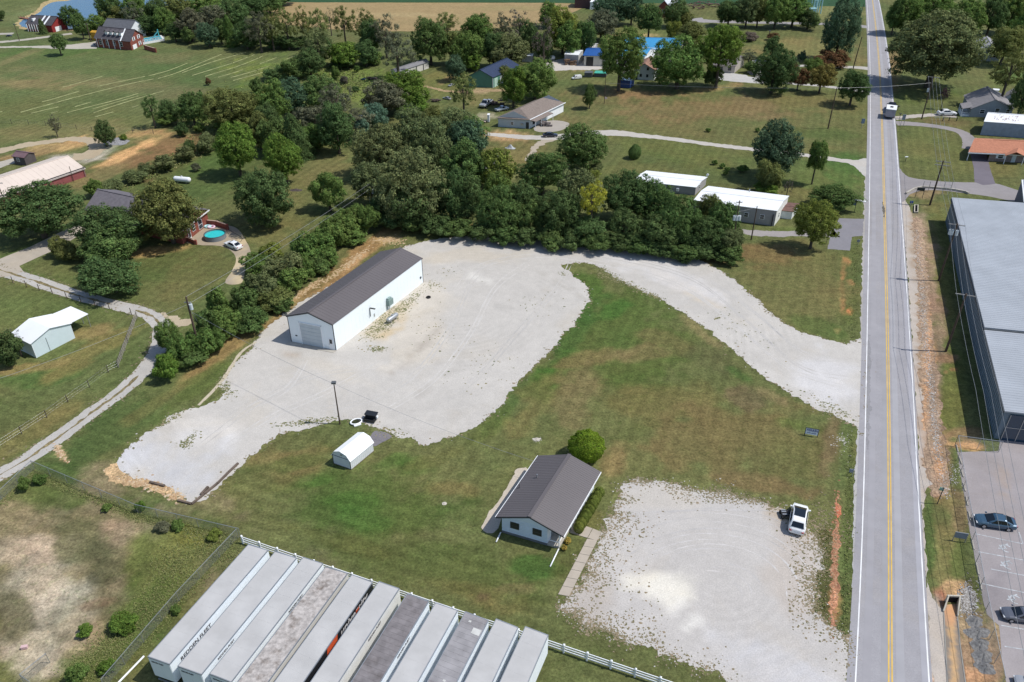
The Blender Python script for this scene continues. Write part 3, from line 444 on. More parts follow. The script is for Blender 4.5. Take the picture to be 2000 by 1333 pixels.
for k, ln in enumerate([[(1660, 740), (1560, 715), (1450, 620), (1350, 545), (1220, 508), (1080, 488), (960, 492)], [(1665, 760), (1540, 720), (1430, 630), (1330, 560), (1200, 520), (1060, 500), (940, 520), (880, 580)], [(1660, 705), (1570, 690), (1470, 608), (1360, 535), (1240, 502)], [(1010, 470+30), (930, 540), (880, 640), (800, 740), (690, 790), (560, 800)], [(1040, 510), (970, 560), (920, 650), (850, 740), (760, 800)], [(700, 720), (600, 740), (500, 790), (380, 880)], [(760, 700), (650, 760), (520, 820), (420, 890)], [(1120, 500), (1090, 560), (1020, 640), (930, 740), (840, 800)], [(600, 700), (560, 760), (480, 800)]]):
    for o_ in (-5, 5):
        d = (-5, 4, -4, -4, 4, -4, 4, -4, 4, 4)[k]; track('tyre_track', [(x+o_*.4, y+o_*.7) for x, y in ln], [.05, .22, .2, .05], (196+d, 192+d, 187+d), z=.0205+.0003*k)
# highway
HL = [(1640, 1500), (1653, 1333), (1672, 1000), (1683, 666), (1692, 333), (1694.5, 200), (1694, 100), (1690, 0), (1684, -70)]
HR = [(1836, 1500), (1821, 1333), (1800, 1000), (1781, 666), (1757, 333), (1746, 200), (1735, 100), (1717, 0), (1698, -70)]
def hw(pl): return [tuple(P(*q)[:2]) for q in pl]
hwp = cr(hw(HL), closed=False, n=8)+cr(hw(HR), closed=False, n=8)[::-1]
HY = sheet('highway', hwp, .024, M_ASPH, (160, 158, 162), world=True, smooth=False, ragged=.0, step=1.0, grid=1.2)
def hline(f, name, wd, col, z=.034):
    a = cr(hw(HL), closed=False, n=10); b = cr(hw(HR), closed=False, n=10)
    c = [(p[0]*(1-f)+q[0]*f, p[1]*(1-f)+q[1]*f) for p, q in zip(a, b)]
    mb = MB(); pts = ribbon_pts(c, wd, px=False, n=1); n = len(pts)//2
    L_, R_ = pts[:n], pts[n:][::-1]
    mb.add([(x, y, z) for x, y in L_]+[(x, y, z) for x, y in R_], [(i, i+1, n+i+1, n+i) if False else (i, n+i, n+i+1, i+1) for i in range(n-1)])
    return mb.build(name, mat(name+'_paint', col, .7, amt=.16, scale=.6), HY)
def cross(name, f0, f1, col, z):
    """faint full-length lane wear band as its own worn surface"""
    a = cr(hw(HL), closed=False, n=10); b = cr(hw(HR), closed=False, n=10); mb = MB(); n = len(a)
    mb.add([(p[0]*(1-f0)+q[0]*f0, p[1]*(1-f0)+q[1]*f0, z) for p, q in zip(a, b)]+[(p[0]*(1-f1)+q[0]*f1, p[1]*(1-f1)+q[1]*f1, z) for p, q in zip(a, b)], [(i, n+i, n+i+1, i+1) for i in range(n-1)])
    return mb.build(name, mat(name+str(f0), col, .9, amt=.06, scale=.5), HY)
for f0, f1, c in ((.18, .28, (157, 155, 159)), (.40, .485, (154, 153, 156)), (.58, .68, (163, 162, 166)), (.88, .955, (164, 163, 169))):
    cross('worn_lane_band', f0, f1, tuple(np.array(srgb(*c))*K), .029)
sheet('oil_stain', ribbon_pts([(1697, 655), (1696, 760), (1694, 880)], [.1, .5, .4, .1]), .0305, M_ASPH, (146, 145, 148), world=True, smooth=False, ragged=.25, step=.3, grid=2, parent=HY)
sheet('oil_stain', ribbon_pts([(1724, 395), (1726, 412), (1727, 425)], [.1, .5, .1]), .0365, M_ASPH, (112, 108, 100), world=True, smooth=False, ragged=.15, step=.3, grid=2, parent=HY)
hline(.492, 'center_line', .13, tuple(np.array(srgb(212, 176, 88))*K)); hline(.532, 'center_line', .13, tuple(np.array(srgb(212, 176, 88))*K))
hline(.105, 'edge_line', .12, (.72, .72, .72)); hline(.962, 'edge_line', .12, (.72, .72, .72))
sheet('road_shoulder', [(1822, 1345), (1811, 1160), (1800, 1000), (1791, 850), (1781, 666), (1770, 500), (1760, 392), (1772, 398), (1786, 430), (1794, 480), (1796, 540), (1798, 620), (1803, 700), (1808, 780), (1812, 860), (1818, 920), (1822, 948), (1806, 962), (1805, 1050), (1814, 1145), (1828, 1180), (1842, 1200), (1850, 1260), (1856, 1345)], .011, M_GRAV2, (188, 178, 168), [(1800, 640, 8, 180, 2, (166, 142, 120), .8), (1808, 860, 8, 90, 2, (170, 142, 118), .8), (1786, 470, 8, 70, 0, (170, 148, 124), .8), (1840, 1290, 8, 90, 0, (196, 184, 170), .6)], ragged=.22)
strip('road_edge_gravel', [(1668, 1240), (1672, 1000), (1680, 834)], .5, .018, M_GRAV2, (180, 178, 176), ragged=.15)
strip('road_edge_gravel', [(1684, 664), (1688, 500), (1692, 345)], .6, .018, M_GRAV2, (172, 168, 164), ragged=.2)
sheet('paved_apron', [(1690, 484), (1664, 489), (1620, 488), (1618, 470), (1622, 440), (1645, 428), (1690, 430), (1690, 460), (1668, 462), (1662, 475), (1664, 485)][0:0] or [(1692, 428), (1640, 427), (1625, 445), (1616, 487), (1660, 490), (1664, 463), (1686, 461)], .012, M_ASPH, (140, 138, 144), ragged=.1, smooth=False)
strip('mobile_home_drive', [(1632, 455), (1590, 456), (1550, 457), (1500, 457), (1450, 453)], [4, 2.6, 2.4, 2.4, 2], .012, M_GRAV2, (160, 154, 152), ragged=.3)
sheet('stony_verge', [(1782, 425), (1800, 430), (1808, 480), (1812, 560), (1820, 640), (1832, 720), (1838, 800), (1850, 880), (1856, 950), (1838, 972), (1812, 955), (1806, 860), (1798, 760), (1794, 640), (1790, 540), (1786, 470)], .013, M_DIRT, (158, 134, 112), [(1800, 500, 8, 60, 0, (176, 150, 126), .7), (1812, 700, 5, 120, 4, (206, 156, 112), .8), (1826, 700, 8, 90, 4, (132, 112, 94), .8), (1834, 900, 8, 50, 4, (206, 152, 106), .8), (1845, 860, 8, 60, 4, (128, 106, 82), .8)], ragged=.5, step=.4, grid=.7)
sheet('clay_ditch', ribbon_pts([(1634, 968), (1638, 990), (1637, 1020), (1634, 1060), (1630, 1100), (1632, 1140), (1626, 1180), (1624, 1222)], [.2, .7, .45, .75, .4, .7, .6, .2]), .01, M_DIRT, (172, 122, 94), [(1638, 1000, 8, 20, 0, (200, 108, 76), .8), (1628, 1180, 10, 30, 0, (206, 148, 112), .7)], world=True, smooth=False, ragged=.35)
sheet('clay_bank', [(205, 925), (210, 912), (228, 905), (240, 925), (275, 938), (310, 946), (345, 960), (358, 972), (340, 975), (320, 966), (290, 956), (250, 948), (222, 945)], .021, M_DIRT, (190, 160, 120), ragged=.35)
# parking lot on the right
LOTR = [(1870, 884), (1950, 881), (1954, 853), (2090, 850), (2130, 1400), (1978, 1400), (1965, 1333), (1955, 1260), (1951, 1222), (1926, 1200), (1916, 1150), (1902, 1080), (1888, 1000), (1878, 940)]
PK = sheet('parking_lot', LOTR, .014, M_ASPH, (160, 153, 154), [(1925, 900, 50, 20, 0, (150, 142, 140), .6), (1960, 930, 10, 40, -8, (168, 150, 136), .6), (1905, 950, 30, 40, 0, (152, 144, 144), .5), (1935, 1150, 30, 60, 10, (136, 130, 134), .6)], ragged=.07, smooth=False)
mw = mat('faded_white_paint', (.40, .42, .44), .8, amt=.3, scale=2)
def pline(a, b, wd=.1, z=.022, m=None, name='stall_line', par=None):
    A = P(*a); B = P(*b); d = (B-A).normalized(); n_ = Vector((-d.y, d.x, 0))*wd/2; mb = MB()
    mb.add([(A-n_)+Vector((0, 0, z)), (B-n_)+Vector((0, 0, z)), (B+n_)+Vector((0, 0, z)), (A+n_)+Vector((0, 0, z))], [(0, 1, 2, 3)]); return mb.build(name, m or mw, par or PK)
for a, b in (((1904, 1043), (1998, 1063)), ((1910, 1078), (2060, 1106)), ((1935, 1112), (2060, 1136)), ((1915, 1140), (2000, 1158)), ((1955, 1222), (2060, 1240)), ((1962, 1263), (2060, 1279)), ((1990, 1040), (1998, 1063))): pline(a, b)
def isa(cx, cy, s, rot):   # wheelchair mark painted on a stall
    c = P(cx, cy); mb = MB(); n = 14
    for i in range(n):
        a0 = -1.0+4.2*i/n; a1 = -1.0+4.2*(i+1)/n
        mb.add([(c.x+math.cos(a0+rot)*s*.5, c.y+math.sin(a0+rot)*s*.5, .024), (c.x+math.cos(a1+rot)*s*.5, c.y+math.sin(a1+rot)*s*.5, .024), (c.x+math.cos(a1+rot)*s*.38, c.y+math.sin(a1+rot)*s*.38, .024), (c.x+math.cos(a0+rot)*s*.38, c.y+math.sin(a0+rot)*s*.38, .024)], [(0, 1, 2, 3)])
    def seg(a, b):
        A = Vector((c.x, c.y, .0245))+Matrix.Rotation(rot, 3, 'Z') @ Vector((*a, 0))*s; B = Vector((c.x, c.y, .0245))+Matrix.Rotation(rot, 3, 'Z') @ Vector((*b, 0))*s
        d = (B-A).normalized(); n_ = Vector((-d.y, d.x, 0))*.06*s; mb.add([A-n_, B-n_, B+n_, A+n_], [(0, 1, 2, 3)])
    seg((0, 0), (-.1, .75)); seg((-.05, .5), (.35, .5)); seg((0, .1), (.4, .1)); seg((.4, .1), (.6, -.3))
    mb.build('wheelchair_marking', mw, PK)
for q in ((1966, 1072), (1970, 1105), (1984, 1172)): isa(q[0], q[1], 1.15, 1.4)
def channel():
    M1 = M_CONC
    sheet('drainage_channel', [(1844, 1182), (1868, 1180), (1871, 1205), (1874, 1260), (1886, 1345), (1850, 1345), (1846, 1260), (1842, 1205)], .018, M1, (142, 132, 122), [(1860, 1250, 7, 120, -3, (206, 168, 122), 1), (1856, 1200, 12, 20, 0, (212, 160, 116), .9)], ragged=.03, smooth=False, grid=.35)
channel()
# ------------------------------------------------------------------ buildings
class Fr:
    """ground frame: origin, along-front direction u, depth direction v"""
    def __init__(s, O, u, v): s.O = Vector((O[0], O[1], 0)); s.u = Vector((u[0], u[1], 0)).normalized(); s.v = Vector((v[0], v[1], 0)).normalized()
    def pt(s, a, b, z=0): return s.O+s.u*a+s.v*b+Vector((0, 0, z))
def fb(mb, F, a0, a1, b0, b1, z0, z1):
    return mb.hexa([F.pt(a0, b0, z0), F.pt(a1, b0, z0), F.pt(a1, b1, z0), F.pt(a0, b1, z0), F.pt(a0, b0, z1), F.pt(a1, b0, z1), F.pt(a1, b1, z1), F.pt(a0, b1, z1)])
W_WHITE = mat('white_metal_siding', (.80, .86, .89), .5, amt=.03, scale=.3, spec=.4)
W_VINYL = mat('white_vinyl', (.84, .86, .88), .55, amt=.03)
R_BROWN = mat('brown_metal_roof', (.118, .106, .110), .5, amt=.05, scale=.2, spec=.4)
R_WHITE = mat('white_metal_roof', (.78, .80, .82), .45, amt=.04, scale=.3, spec=.4)
TRIM_D = mat('dark_trim', (.04, .045, .05), .5)
GLASS = mat('window_glass', (.02, .026, .032), .12, amt=.0, spec=.6)
CONCR = mat('concrete', (.42, .39, .34), .9, amt=.14, scale=.8, bump=.2)
WOODP = mat('weathered_pole_wood', (.085, .06, .045), .9, amt=.3, scale=2)
METAL = mat('galvanised_steel', (.42, .44, .46), .45, .7, amt=.08)
BRICK_R = mat('red_brick', (.24, .075, .055), .85, amt=.25, scale=3, bump=.3)
BLACK = mat('black_paint', (.018, .02, .024), .4, amt=.1, spec=.5)
def wallmesh(F, W, L, ze, zr, axis, t=0):
    mb = MB()
    if axis == 'v':
        base = [(0, 0), (W, 0), (W, L), (0, L)]
        p = [F.pt(a, b, 0) for a, b in base]+[F.pt(a, b, ze) for a, b in base]+[F.pt(W/2, 0, zr), F.pt(W/2, L, zr)]
        mb.add(p, [(0, 1, 5, 8, 4), (1, 2, 6, 5), (2, 3, 7, 9, 6), (3, 0, 4, 7)])
    elif axis == 'u':
        base = [(0, 0), (W, 0), (W, L), (0, L)]
        p = [F.pt(a, b, 0) for a, b in base]+[F.pt(a, b, ze) for a, b in base]+[F.pt(0, L/2, zr), F.pt(W, L/2, zr)]
        mb.add(p, [(0, 1, 5, 4), (1, 2, 6, 9, 5), (2, 3, 7, 6), (3, 0, 4, 8, 7)])
    else: fb(mb, F, 0, W, 0, L, 0, ze)
    return mb
def slab(mb, q, t):
    """roof plane from 4 points (top face) with thickness t"""
    q = [Vector(x) for x in q]; n = (q[1]-q[0]).cross(q[3]-q[0]).normalized()
    if n.z < 0: n = -n
    return mb.hexa([x-n*t for x in q]+q)
def roofmesh(F, W, L, ze, zr, axis, o=.35, oe=None, t=.1, hip=0):
    oe = o if oe is None else oe; mbs = []
    if axis == 'v':
        s = (zr-ze)/(W/2); z0 = ze-s*o+.06; zr2 = zr+.06
        for a0, sg in ((-o, 1), (W+o, -1)):
            mb = MB(); slab(mb, [F.pt(a0, -oe+hip*0, z0), F.pt(W/2, -oe+hip, zr2), F.pt(W/2, L+oe-hip, zr2), F.pt(a0, L+oe, z0)], t); mbs.append(mb)
        if hip:
            for b0, b1 in ((-oe, -oe+hip), (L+oe, L+oe-hip)):
                mb = MB(); q = [F.pt(-o, b0, z0), F.pt(W+o, b0, z0), F.pt(W/2, b1, zr2)]; dz = Vector((0, 0, -t)); mb.add(q+[x+dz for x in q], [(0, 1, 2), (3, 5, 4), (0, 3, 4, 1), (1, 4, 5, 2), (2, 5, 3, 0)]); mbs.append(mb)
    elif axis == 'u':
        s = (zr-ze)/(L/2); z0 = ze-s*o+.06; zr2 = zr+.06
        for b0 in (-o, L+o):
            mb = MB(); slab(mb, [F.pt(-oe, b0, z0), F.pt(-oe+hip, L/2, zr2), F.pt(W+oe-hip, L/2, zr2), F.pt(W+oe, b0, z0)], t); mbs.append(mb)
        if hip:
            for a0, a1 in ((-oe, -oe+hip), (W+oe, W+oe-hip)):
                mb = MB(); q = [F.pt(a0, -o, z0), F.pt(a0, L+o, z0), F.pt(a1, L/2, zr2)]; dz = Vector((0, 0, -t)); mb.add(q+[x+dz for x in q], [(0, 1, 2), (3, 5, 4), (0, 3, 4, 1), (1, 4, 5, 2), (2, 5, 3, 0)]); mbs.append(mb)
    return mbs
def ribs(F, W, L, ze, zr, axis, o, oe, sp, m, root, h=.018, wd=.05):
    mb = MB()
    if axis == 'v':
        s = (zr-ze)/(W/2); b = -oe+.1
        while b < L+oe:
            for a0, a1 in ((-o, W/2), (W+o, W/2)):
                z0 = ze-s*o+.065; z1 = zr+.065
                mb.hexa([F.pt(a0, b, z0), F.pt(a0, b+wd, z0), F.pt(a1, b+wd, z1), F.pt(a1, b, z1), F.pt(a0, b, z0+h), F.pt(a0, b+wd, z0+h), F.pt(a1, b+wd, z1+h), F.pt(a1, b, z1+h)])
            b += sp
    elif axis == 'u':
        s = (zr-ze)/(L/2); a = -oe+.1
        while a < W+oe:
            for b0, b1 in ((-o, L/2), (L+o, L/2)):
                z0 = ze-s*o+.065; z1 = zr+.065
                mb.hexa([F.pt(a, b0, z0), F.pt(a+wd, b0, z0), F.pt(a+wd, b1, z1), F.pt(a, b1, z1), F.pt(a, b0, z0+h), F.pt(a+wd, b0, z0+h), F.pt(a+wd, b1, z1+h), F.pt(a, b1, z1+h)])
            a += sp
    else:
        a = .1
        while a < W:
            fb(mb, F, a, a+wd, 0, L, ze+.005, ze+h); a += sp
    return mb.build('roof_seam', m, root, kind='stuff')
def fbox(root, name, F, W, L, face, s0, s1, z0, z1, d0, d1, m):
    """box on a wall face; s along face, d outwards"""
    mb = MB()
    if face == 'f': fb(mb, F, s0, s1, -d1, -d0, z0, z1)
    elif face == 'b': fb(mb, F, s0, s1, L+d0, L+d1, z0, z1)
    elif face == 'r': fb(mb, F, W+d0, W+d1, s0, s1, z0, z1)
    else: fb(mb, F, -d1, -d0, s0, s1, z0, z1)
    return mb.build(name, m, root)
def window(root, F, W, L, face, s0, z0, w_, h, fm=None, shut=None):
    fr = fbox(root, 'window', F, W, L, face, s0-.08, s0+w_+.08, z0-.08, z0+h+.08, .0, .05, fm or W_VINYL)
    p = fbox(fr, 'pane', F, W, L, face, s0, s0+w_, z0, z0+h, .04, .07, GLASS)
    fbox(fr, 'mullion', F, W, L, face, s0, s0+w_, z0+h/2-.03, z0+h/2+.03, .05, .085, fm or W_VINYL)
    if shut:
        for q in (s0-.08-.4, s0+w_+.08): fbox(root, 'shutter', F, W, L, face, q, q+.4, z0-.05, z0+h+.05, .0, .06, shut)
    return fr
def building(name, label, cat, A, B, C, ytopB=None, ze=3, zr=4, axis='v', wm=None, rm=None, o=.3, oe=None, t=.1, hip=0, rib=0, rib_m=None, group=None, lift=0):
    A = P(*A); B = P(*B); C = P(*C); W = (B-A).length; L = (C-B).length
    F = Fr(A, B-A, C-B)
    root = thing(name, label, cat, A, group)
    wallmesh(F, W, L, ze, zr, axis).build('wall', wm or W_WHITE, root)
    if axis:
        for mb in roofmesh(F, W, L, ze, zr, axis, o, oe, t, hip): mb.build('roof', rm or R_WHITE, root)
        if not hip:
            mb = MB()
            if axis == 'v': fb(mb, F, W/2-.18, W/2+.18, -(oe or o), L+(oe or o), zr+.05, zr+.10)
            else: fb(mb, F, -(oe or o), W+(oe or o), L/2-.18, L/2+.18, zr+.05, zr+.10)
            mb.build('ridge_cap', rib_m or rm or R_WHITE, root)
    if rib: ribs(F, W, L, ze, zr, axis, o, oe or o, rib, rib_m or rm, root)
    return root, F, W, L
# --- main metal barn
eB = (Zat(P(656.6, 685), 634)+Zat(P(569.7, 667.7), 617.2))/2
barn, F, W, L = building('metal_barn', 'long white metal barn with dark brown roof on the gravel lot', 'barn', (569.7, 667.7), (656.6, 685), (826.7, 551.8), ze=eB, zr=eB+1.25, axis='v', wm=W_WHITE, rm=R_BROWN, o=.12, oe=.1, t=.08, rib=.6)
BF, BW, BL = F, W, L
DOORM = mat('grey_roller_door', (.50, .55, .58), .5, amt=.05)
mb = MB(); fb(mb, F, W*.26, W*.725, -.02, .0, .02, eB*.83); gd = mb.build('garage_door', DOORM, barn)
for k in range(6):
    z = eB*.83*(k+.02)/6; mb = MB(); fb(mb, F, W*.265, W*.72, -.05, -.021, z+.04, z+eB*.83/6-.03); mb.build('door_panel', DOORM, gd)
mb = MB()
for a0, a1, z0, z1 in ((.245, .26, 0, .85), (.725, .74, 0, .85), (.245, .74, .83, .85)): fb(mb, F, W*a0, W*a1, -.10, -.0, z0*eB, z1*eB)
mb.build('door_frame', W_VINYL, barn)
dr = fbox(barn, 'door', F, W, L, 'f', W*.86, W*.96, 0, eB*.44, .0, .05, W_VINYL); fbox(dr, 'pane', F, W, L, 'f', W*.885, W*.94, eB*.24, eB*.40, .05, .08, GLASS); fbox(dr, 'handle', F, W, L, 'f', W*.868, W*.875, eB*.2, eB*.22, .05, .1, BLACK)
fbox(barn, 'vent', F, W, L, 'f', W*.12, W*.16, eB*.27, eB*.31, .0, .06, TRIM_D)
for a0, a1, b0, b1 in ((-.03, .06, -.03, .06), (W-.06, W+.03, -.03, .06), (W-.06, W+.03, L-.06, L+.03)):
    mb = MB(); fb(mb, F, a0, a1, b0, b1, 0, eB-.02); mb.build('corner_trim', TRIM_D, barn)
mb = MB()
for q0, q1, z0, z1 in ((-.14, W/2, eB-.08, eB+1.22), (W+.14, W/2, eB-.08, eB+1.22)):
    for bb in (-.13, L+.10): mb.hexa([F.pt(q0, bb, z0-.1), F.pt(q0, bb+.03, z0-.1), F.pt(q1, bb+.03, z1-.1), F.pt(q1, bb, z1-.1), F.pt(q0, bb, z0+.06), F.pt(q0, bb+.03, z0+.06), F.pt(q1, bb+.03, z1+.06), F.pt(q1, bb, z1+.06)])
mb.build('rake_trim', TRIM_D, barn, kind='stuff')
mb = MB(); fb(mb, F, -.3, W+.1, -.75, -.01, 0, .06); tag(mb.build('concrete_slab', CONCR), 'narrow concrete apron in front of the white metal barn door', 'slab')
# panel seams standing proud on the long wall
mb = MB(); b = .5
while b < L: fb(mb, F, W, W+.008, b, b+.02, .02, eB-.05); b += .9
a = .5
while a < W:
    if not (W*.24 < a < W*.75 or W*.85 < a < W*.97): fb(mb, F, a, a+.03, -.02, 0, .02, eB-.02)
    a += .9
mb.build('siding_seam', W_WHITE, barn, kind='stuff')
def barnwall(px, py, h):   # point on the long wall seen at px,py
    best = None
    for i in range(400):
        b = L*i/399; q = F.pt(W, b); x, y = PX(q.x, q.y, h)
        if best is None or abs(x-px) < best[0]: best = (abs(x-px), b)
    return best[1]
b = barnwall(722, 595, 2.4); wl = fbox(barn, 'wall_lamp', F, W, L, 'r', b-.03, b+.03, 1.2, 2.7, .02, .08, BLACK); fbox(wl, 'lamp_head', F, W, L, 'r', b-.1, b+.1, 2.62, 2.75, .08, .95, BLACK)
GRN = mat('green_grey_metal', (.22, .30, .29), .5, amt=.1)
b = barnwall(758, 590, 1.4); mu = fbox(barn, 'wall_unit', F, W, L, 'r', b-.55, b+.55, .9, 1.9, .04, .55, GRN); fbox(mu, 'bracket', F, W, L, 'r', b-.5, b-.42, .2, .9, .04, .12, GRN); fbox(mu, 'hood', F, W, L, 'r', b-.45, b+.35, 1.9, 2.15, .04, .4, GRN)
b = barnwall(821, 540, 1.2); fbox(barn, 'vent', F, W, L, 'r', b-.15, b+.15, 1.1, 1.4, .02, .12, TRIM_D)
b = barnwall(731, 618, .6); fbox(barn, 'outlet', F, W, L, 'r', b-.08, b+.08, .7, 1.2, .02, .08, METAL)
# --- little gambrel shed
def shed_gambrel():
    A, B, C = P(651.6, 905.4), P(686.4, 917.8), P(729.9, 881.5); W = (B-A).length; L = (C-B).length; F = Fr(A, B-A, C-B)
    ze = Zat(B, 899.6); root = thing('gambrel_shed', 'small white gambrel roofed shed on the lawn beside the light pole', 'shed', A)
    k = .42; zk = ze+.62; zr = ze+.92; wm = mat('white_shed_siding', (.66, .68, .70), .6, amt=.05)
    prof = [(0, 0), (W, 0), (W, ze), (W-k, zk), (W/2, zr), (k, zk), (0, ze)]
    mb = MB(); n = len(prof); p = [F.pt(a, 0, z) for a, z in prof]+[F.pt(a, L, z) for a, z in prof]
    mb.add(p, [tuple(range(n)), tuple(range(2*n-1, n-1, -1))]+[(i, i+n, (i+1) % n+n, (i+1) % n) for i in (6, 1)]); mb.build('wall', wm, root)
    o = .12; rp = [(-o, ze-.16), (k-.02, zk+.03), (W/2, zr+.05), (W-k+.02, zk+.03), (W+o, ze-.16)]
    rm = mat('bright_white_metal', (.82, .84, .85), .4, amt=.02)
    for i in range(4):
        mb = MB(); (a0, z0), (a1, z1) = rp[i], rp[i+1]; slab(mb, [F.pt(a0, -.12, z0), F.pt(a1, -.12, z1), F.pt(a1, L+.12, z1), F.pt(a0, L+.12, z0)], .05); mb.build('roof', rm, root)
    mb = MB(); fb(mb, F, .02, W-.02, -.03, -.002, ze-.06, ze-.01); mb.build('trim', TRIM_D, root)
    for a in (0, W-.06):
        mb = MB(); fb(mb, F, a-.01, a+.07, -.03, -.002, 0, ze); mb.build('corner_trim', TRIM_D, root)
    mb = MB(); fb(mb, F, .1, W-.1, -.022, -.004, .1, ze-.14); mb.build('door', wm, root)
    fbox(root, 'vent', F, W, L, 'f', W/2+.0, W/2+.22, zk-.32, zk-.12, .0, .08, METAL)
    mb = MB(); b = .25
    while b < L: fb(mb, F, W, W+.015, b, b+.03, 0, ze-.08); b += .32
    mb.build('siding_batten', wm, root, kind='stuff')
    mb = MB(); fb(mb, F, -.03, W+.04, -.04, L+.04, 0, .07); mb.build('skid', mat('skid_wood', (.16, .13, .09), .9), root)
shed_gambrel()
# --- the office house
def house():
    A, B = P(980.6, 1039.7), P(1092.2, 1072.5)
    ze = 2.55; zr = 3.75
    # depth direction from the roof ridge
    r0 = P(1033.1, 1007.8, zr); r1 = P(1111.5, 886, zr); v = (r1-r0); L = v.length-.7
    u = (B-A); W = u.length; F = Fr(A, u, v)
    print('house', W, L, math.degrees(math.acos(F.u.dot(F.v))))
    root = thing('office_house', 'small white house with dark grey metal roof beside the round bush', 'house', A)
    wm = W_VINYL; WF = mat('house_siding', (.66, .74, .80), .55, amt=.03)
    PWd = 1.35; PLn = 3.0     # porch cut out of the front right corner
    mb = MB()
    P0 = [(0, 0), (W-PWd, 0), (W-PWd, PLn), (W, PLn), (W, L), (0, L)]
    zt = lambda a: ze+(zr-ze)*(1-abs(a-W/2)/(W/2))
    n = len(P0); v0 = [F.pt(a, b, 0) for a, b in P0]; v1 = [F.pt(a, b, zt(a)) for a, b in P0]
    mb.add(v0+v1+[F.pt(W/2, 0, zr), F.pt(W/2, L, zr)], [(0, 1, 7, 12, 6), (1, 2, 8, 7), (2, 3, 9, 8), (3, 4, 10, 9), (4, 5, 11, 13, 10), (5, 0, 6, 11)])
    mb.build('wall', WF, root)
    mb = MB(); z = .35
    while z < ze:     # clapboard courses on the front
        fb(mb, F, .0, W-PWd, -.025, .0, z, z+.03); z += .22
    mb.build('clapboard', WF, root, kind='stuff')
    for m in roofmesh(F, W, L, ze, zr, 'v', .55, .35, .1): m.build('roof', R_BROWN, root)
    ribs(F, W, L, ze, zr, 'v', .55, .35, .3, R_BROWN, root, h=.014, wd=.04)
    mb = MB(); fb(mb, F, W/2-.2, W/2+.2, -.36, L+.36, zr+.05, zr+.11); mb.build('ridge_cap', R_BROWN, root)
    s = (zr-ze)/(W/2)
    for a in (-.56, W+.50):
        mb = MB(); fb(mb, F, a-.06, a+.10, -.36, L+.36, ze-s*.55-.12, ze-s*.55+.05); mb.build('gutter', wm, root)
    mb = MB()
    for q0, q1, z0, z1 in ((-.55, W/2, ze-s*.55, zr), (W+.55, W/2, ze-s*.55, zr)): mb.hexa([F.pt(q0, -.39, z0-.12), F.pt(q0, -.36, z0-.12), F.pt(q1, -.36, z1-.12), F.pt(q1, -.39, z1-.12), F.pt(q0, -.39, z0+.05), F.pt(q0, -.36, z0+.05), F.pt(q1, -.36, z1+.05), F.pt(q1, -.39, z1+.05)])
    mb.build('rake_trim', TRIM_D, root, kind='stuff')
    mb = MB(); fb(mb, F, W-PWd, W, 0, PLn, 0, .22); mb.build('porch_floor', CONCR, root)
    for b in (.05, PLn*.55):
        mb = MB(); fb(mb, F, W-.12, W-.02, b, b+.1, .22, ze-.05); mb.build('porch_post', wm, root)
    mb = MB(); fb(mb, F, W-.1, W-.04, 0, PLn, .85, .92); fb(mb, F, W-PWd, W, 0, .05, .85, .92); mb.build('porch_rail', wm, root)
    fd = MB(); fb(fd, F, W-PWd+.0, W-PWd+.05, 1.0, 1.9, .22, 2.2); fd.build('door', mat('grey_door', (.2, .22, .24), .5), root)
    mb = MB(); fb(mb, F, -.02, W-PWd+.02, -.04, -.0, 0, .3); mb.build('foundation', mat('foundation', (.16, .17, .18), .9, amt=.2), root)
    window(root, F, W, L, 'f', W*.16, 1.15, .85, .75, TRIM_D); window(root, F, W, L, 'f', W*.55, 1.15, .85, .75, TRIM_D)
    window(root, F, W, L, 'r', L*.62, 1.0, 1.0, .9); window(root, F, W, L, 'r', L*.8, 1.0, 1.0, .9)
    ht = mb = MB(); mb.tube(F.pt(W*.18, L*.62, zt(W*.18)+.02), F.pt(W*.18, L*.62, zt(W*.18)+.55), .07); mb.build('vent_pipe', METAL, root)
    mb = MB(); mb.tube(F.pt(-.1, L*.44, zt(0)), F.pt(-.1, L*.44, zt(0)+.75), .03); mb.tube(F.pt(-.1, L*.44, zt(0)+.0), F.pt(-.35, L*.44, zt(0)-.1), .05); mb.build('antenna', BLACK, root)
    # long drain pipes lying on the lawn
    for (a, b, lab) in (((978, 1042), (969, 1060), 'short white drain pipe lying at the left corner of the office house'), ((1091, 1074), (1074.5, 1108), 'long white drain pipe lying on the lawn at the right corner of the office house')):
        q0, q1 = P(*a), P(*b); mb = MB(); mb.tube(q0+Vector((0, 0, .12)), q1+Vector((0, 0, .08)), .075, n=10); tag(mb.build('drain_pipe', W_VINYL, smooth=True), lab, 'pipe')
    return F, W, L
HF, HW, HLn = house()
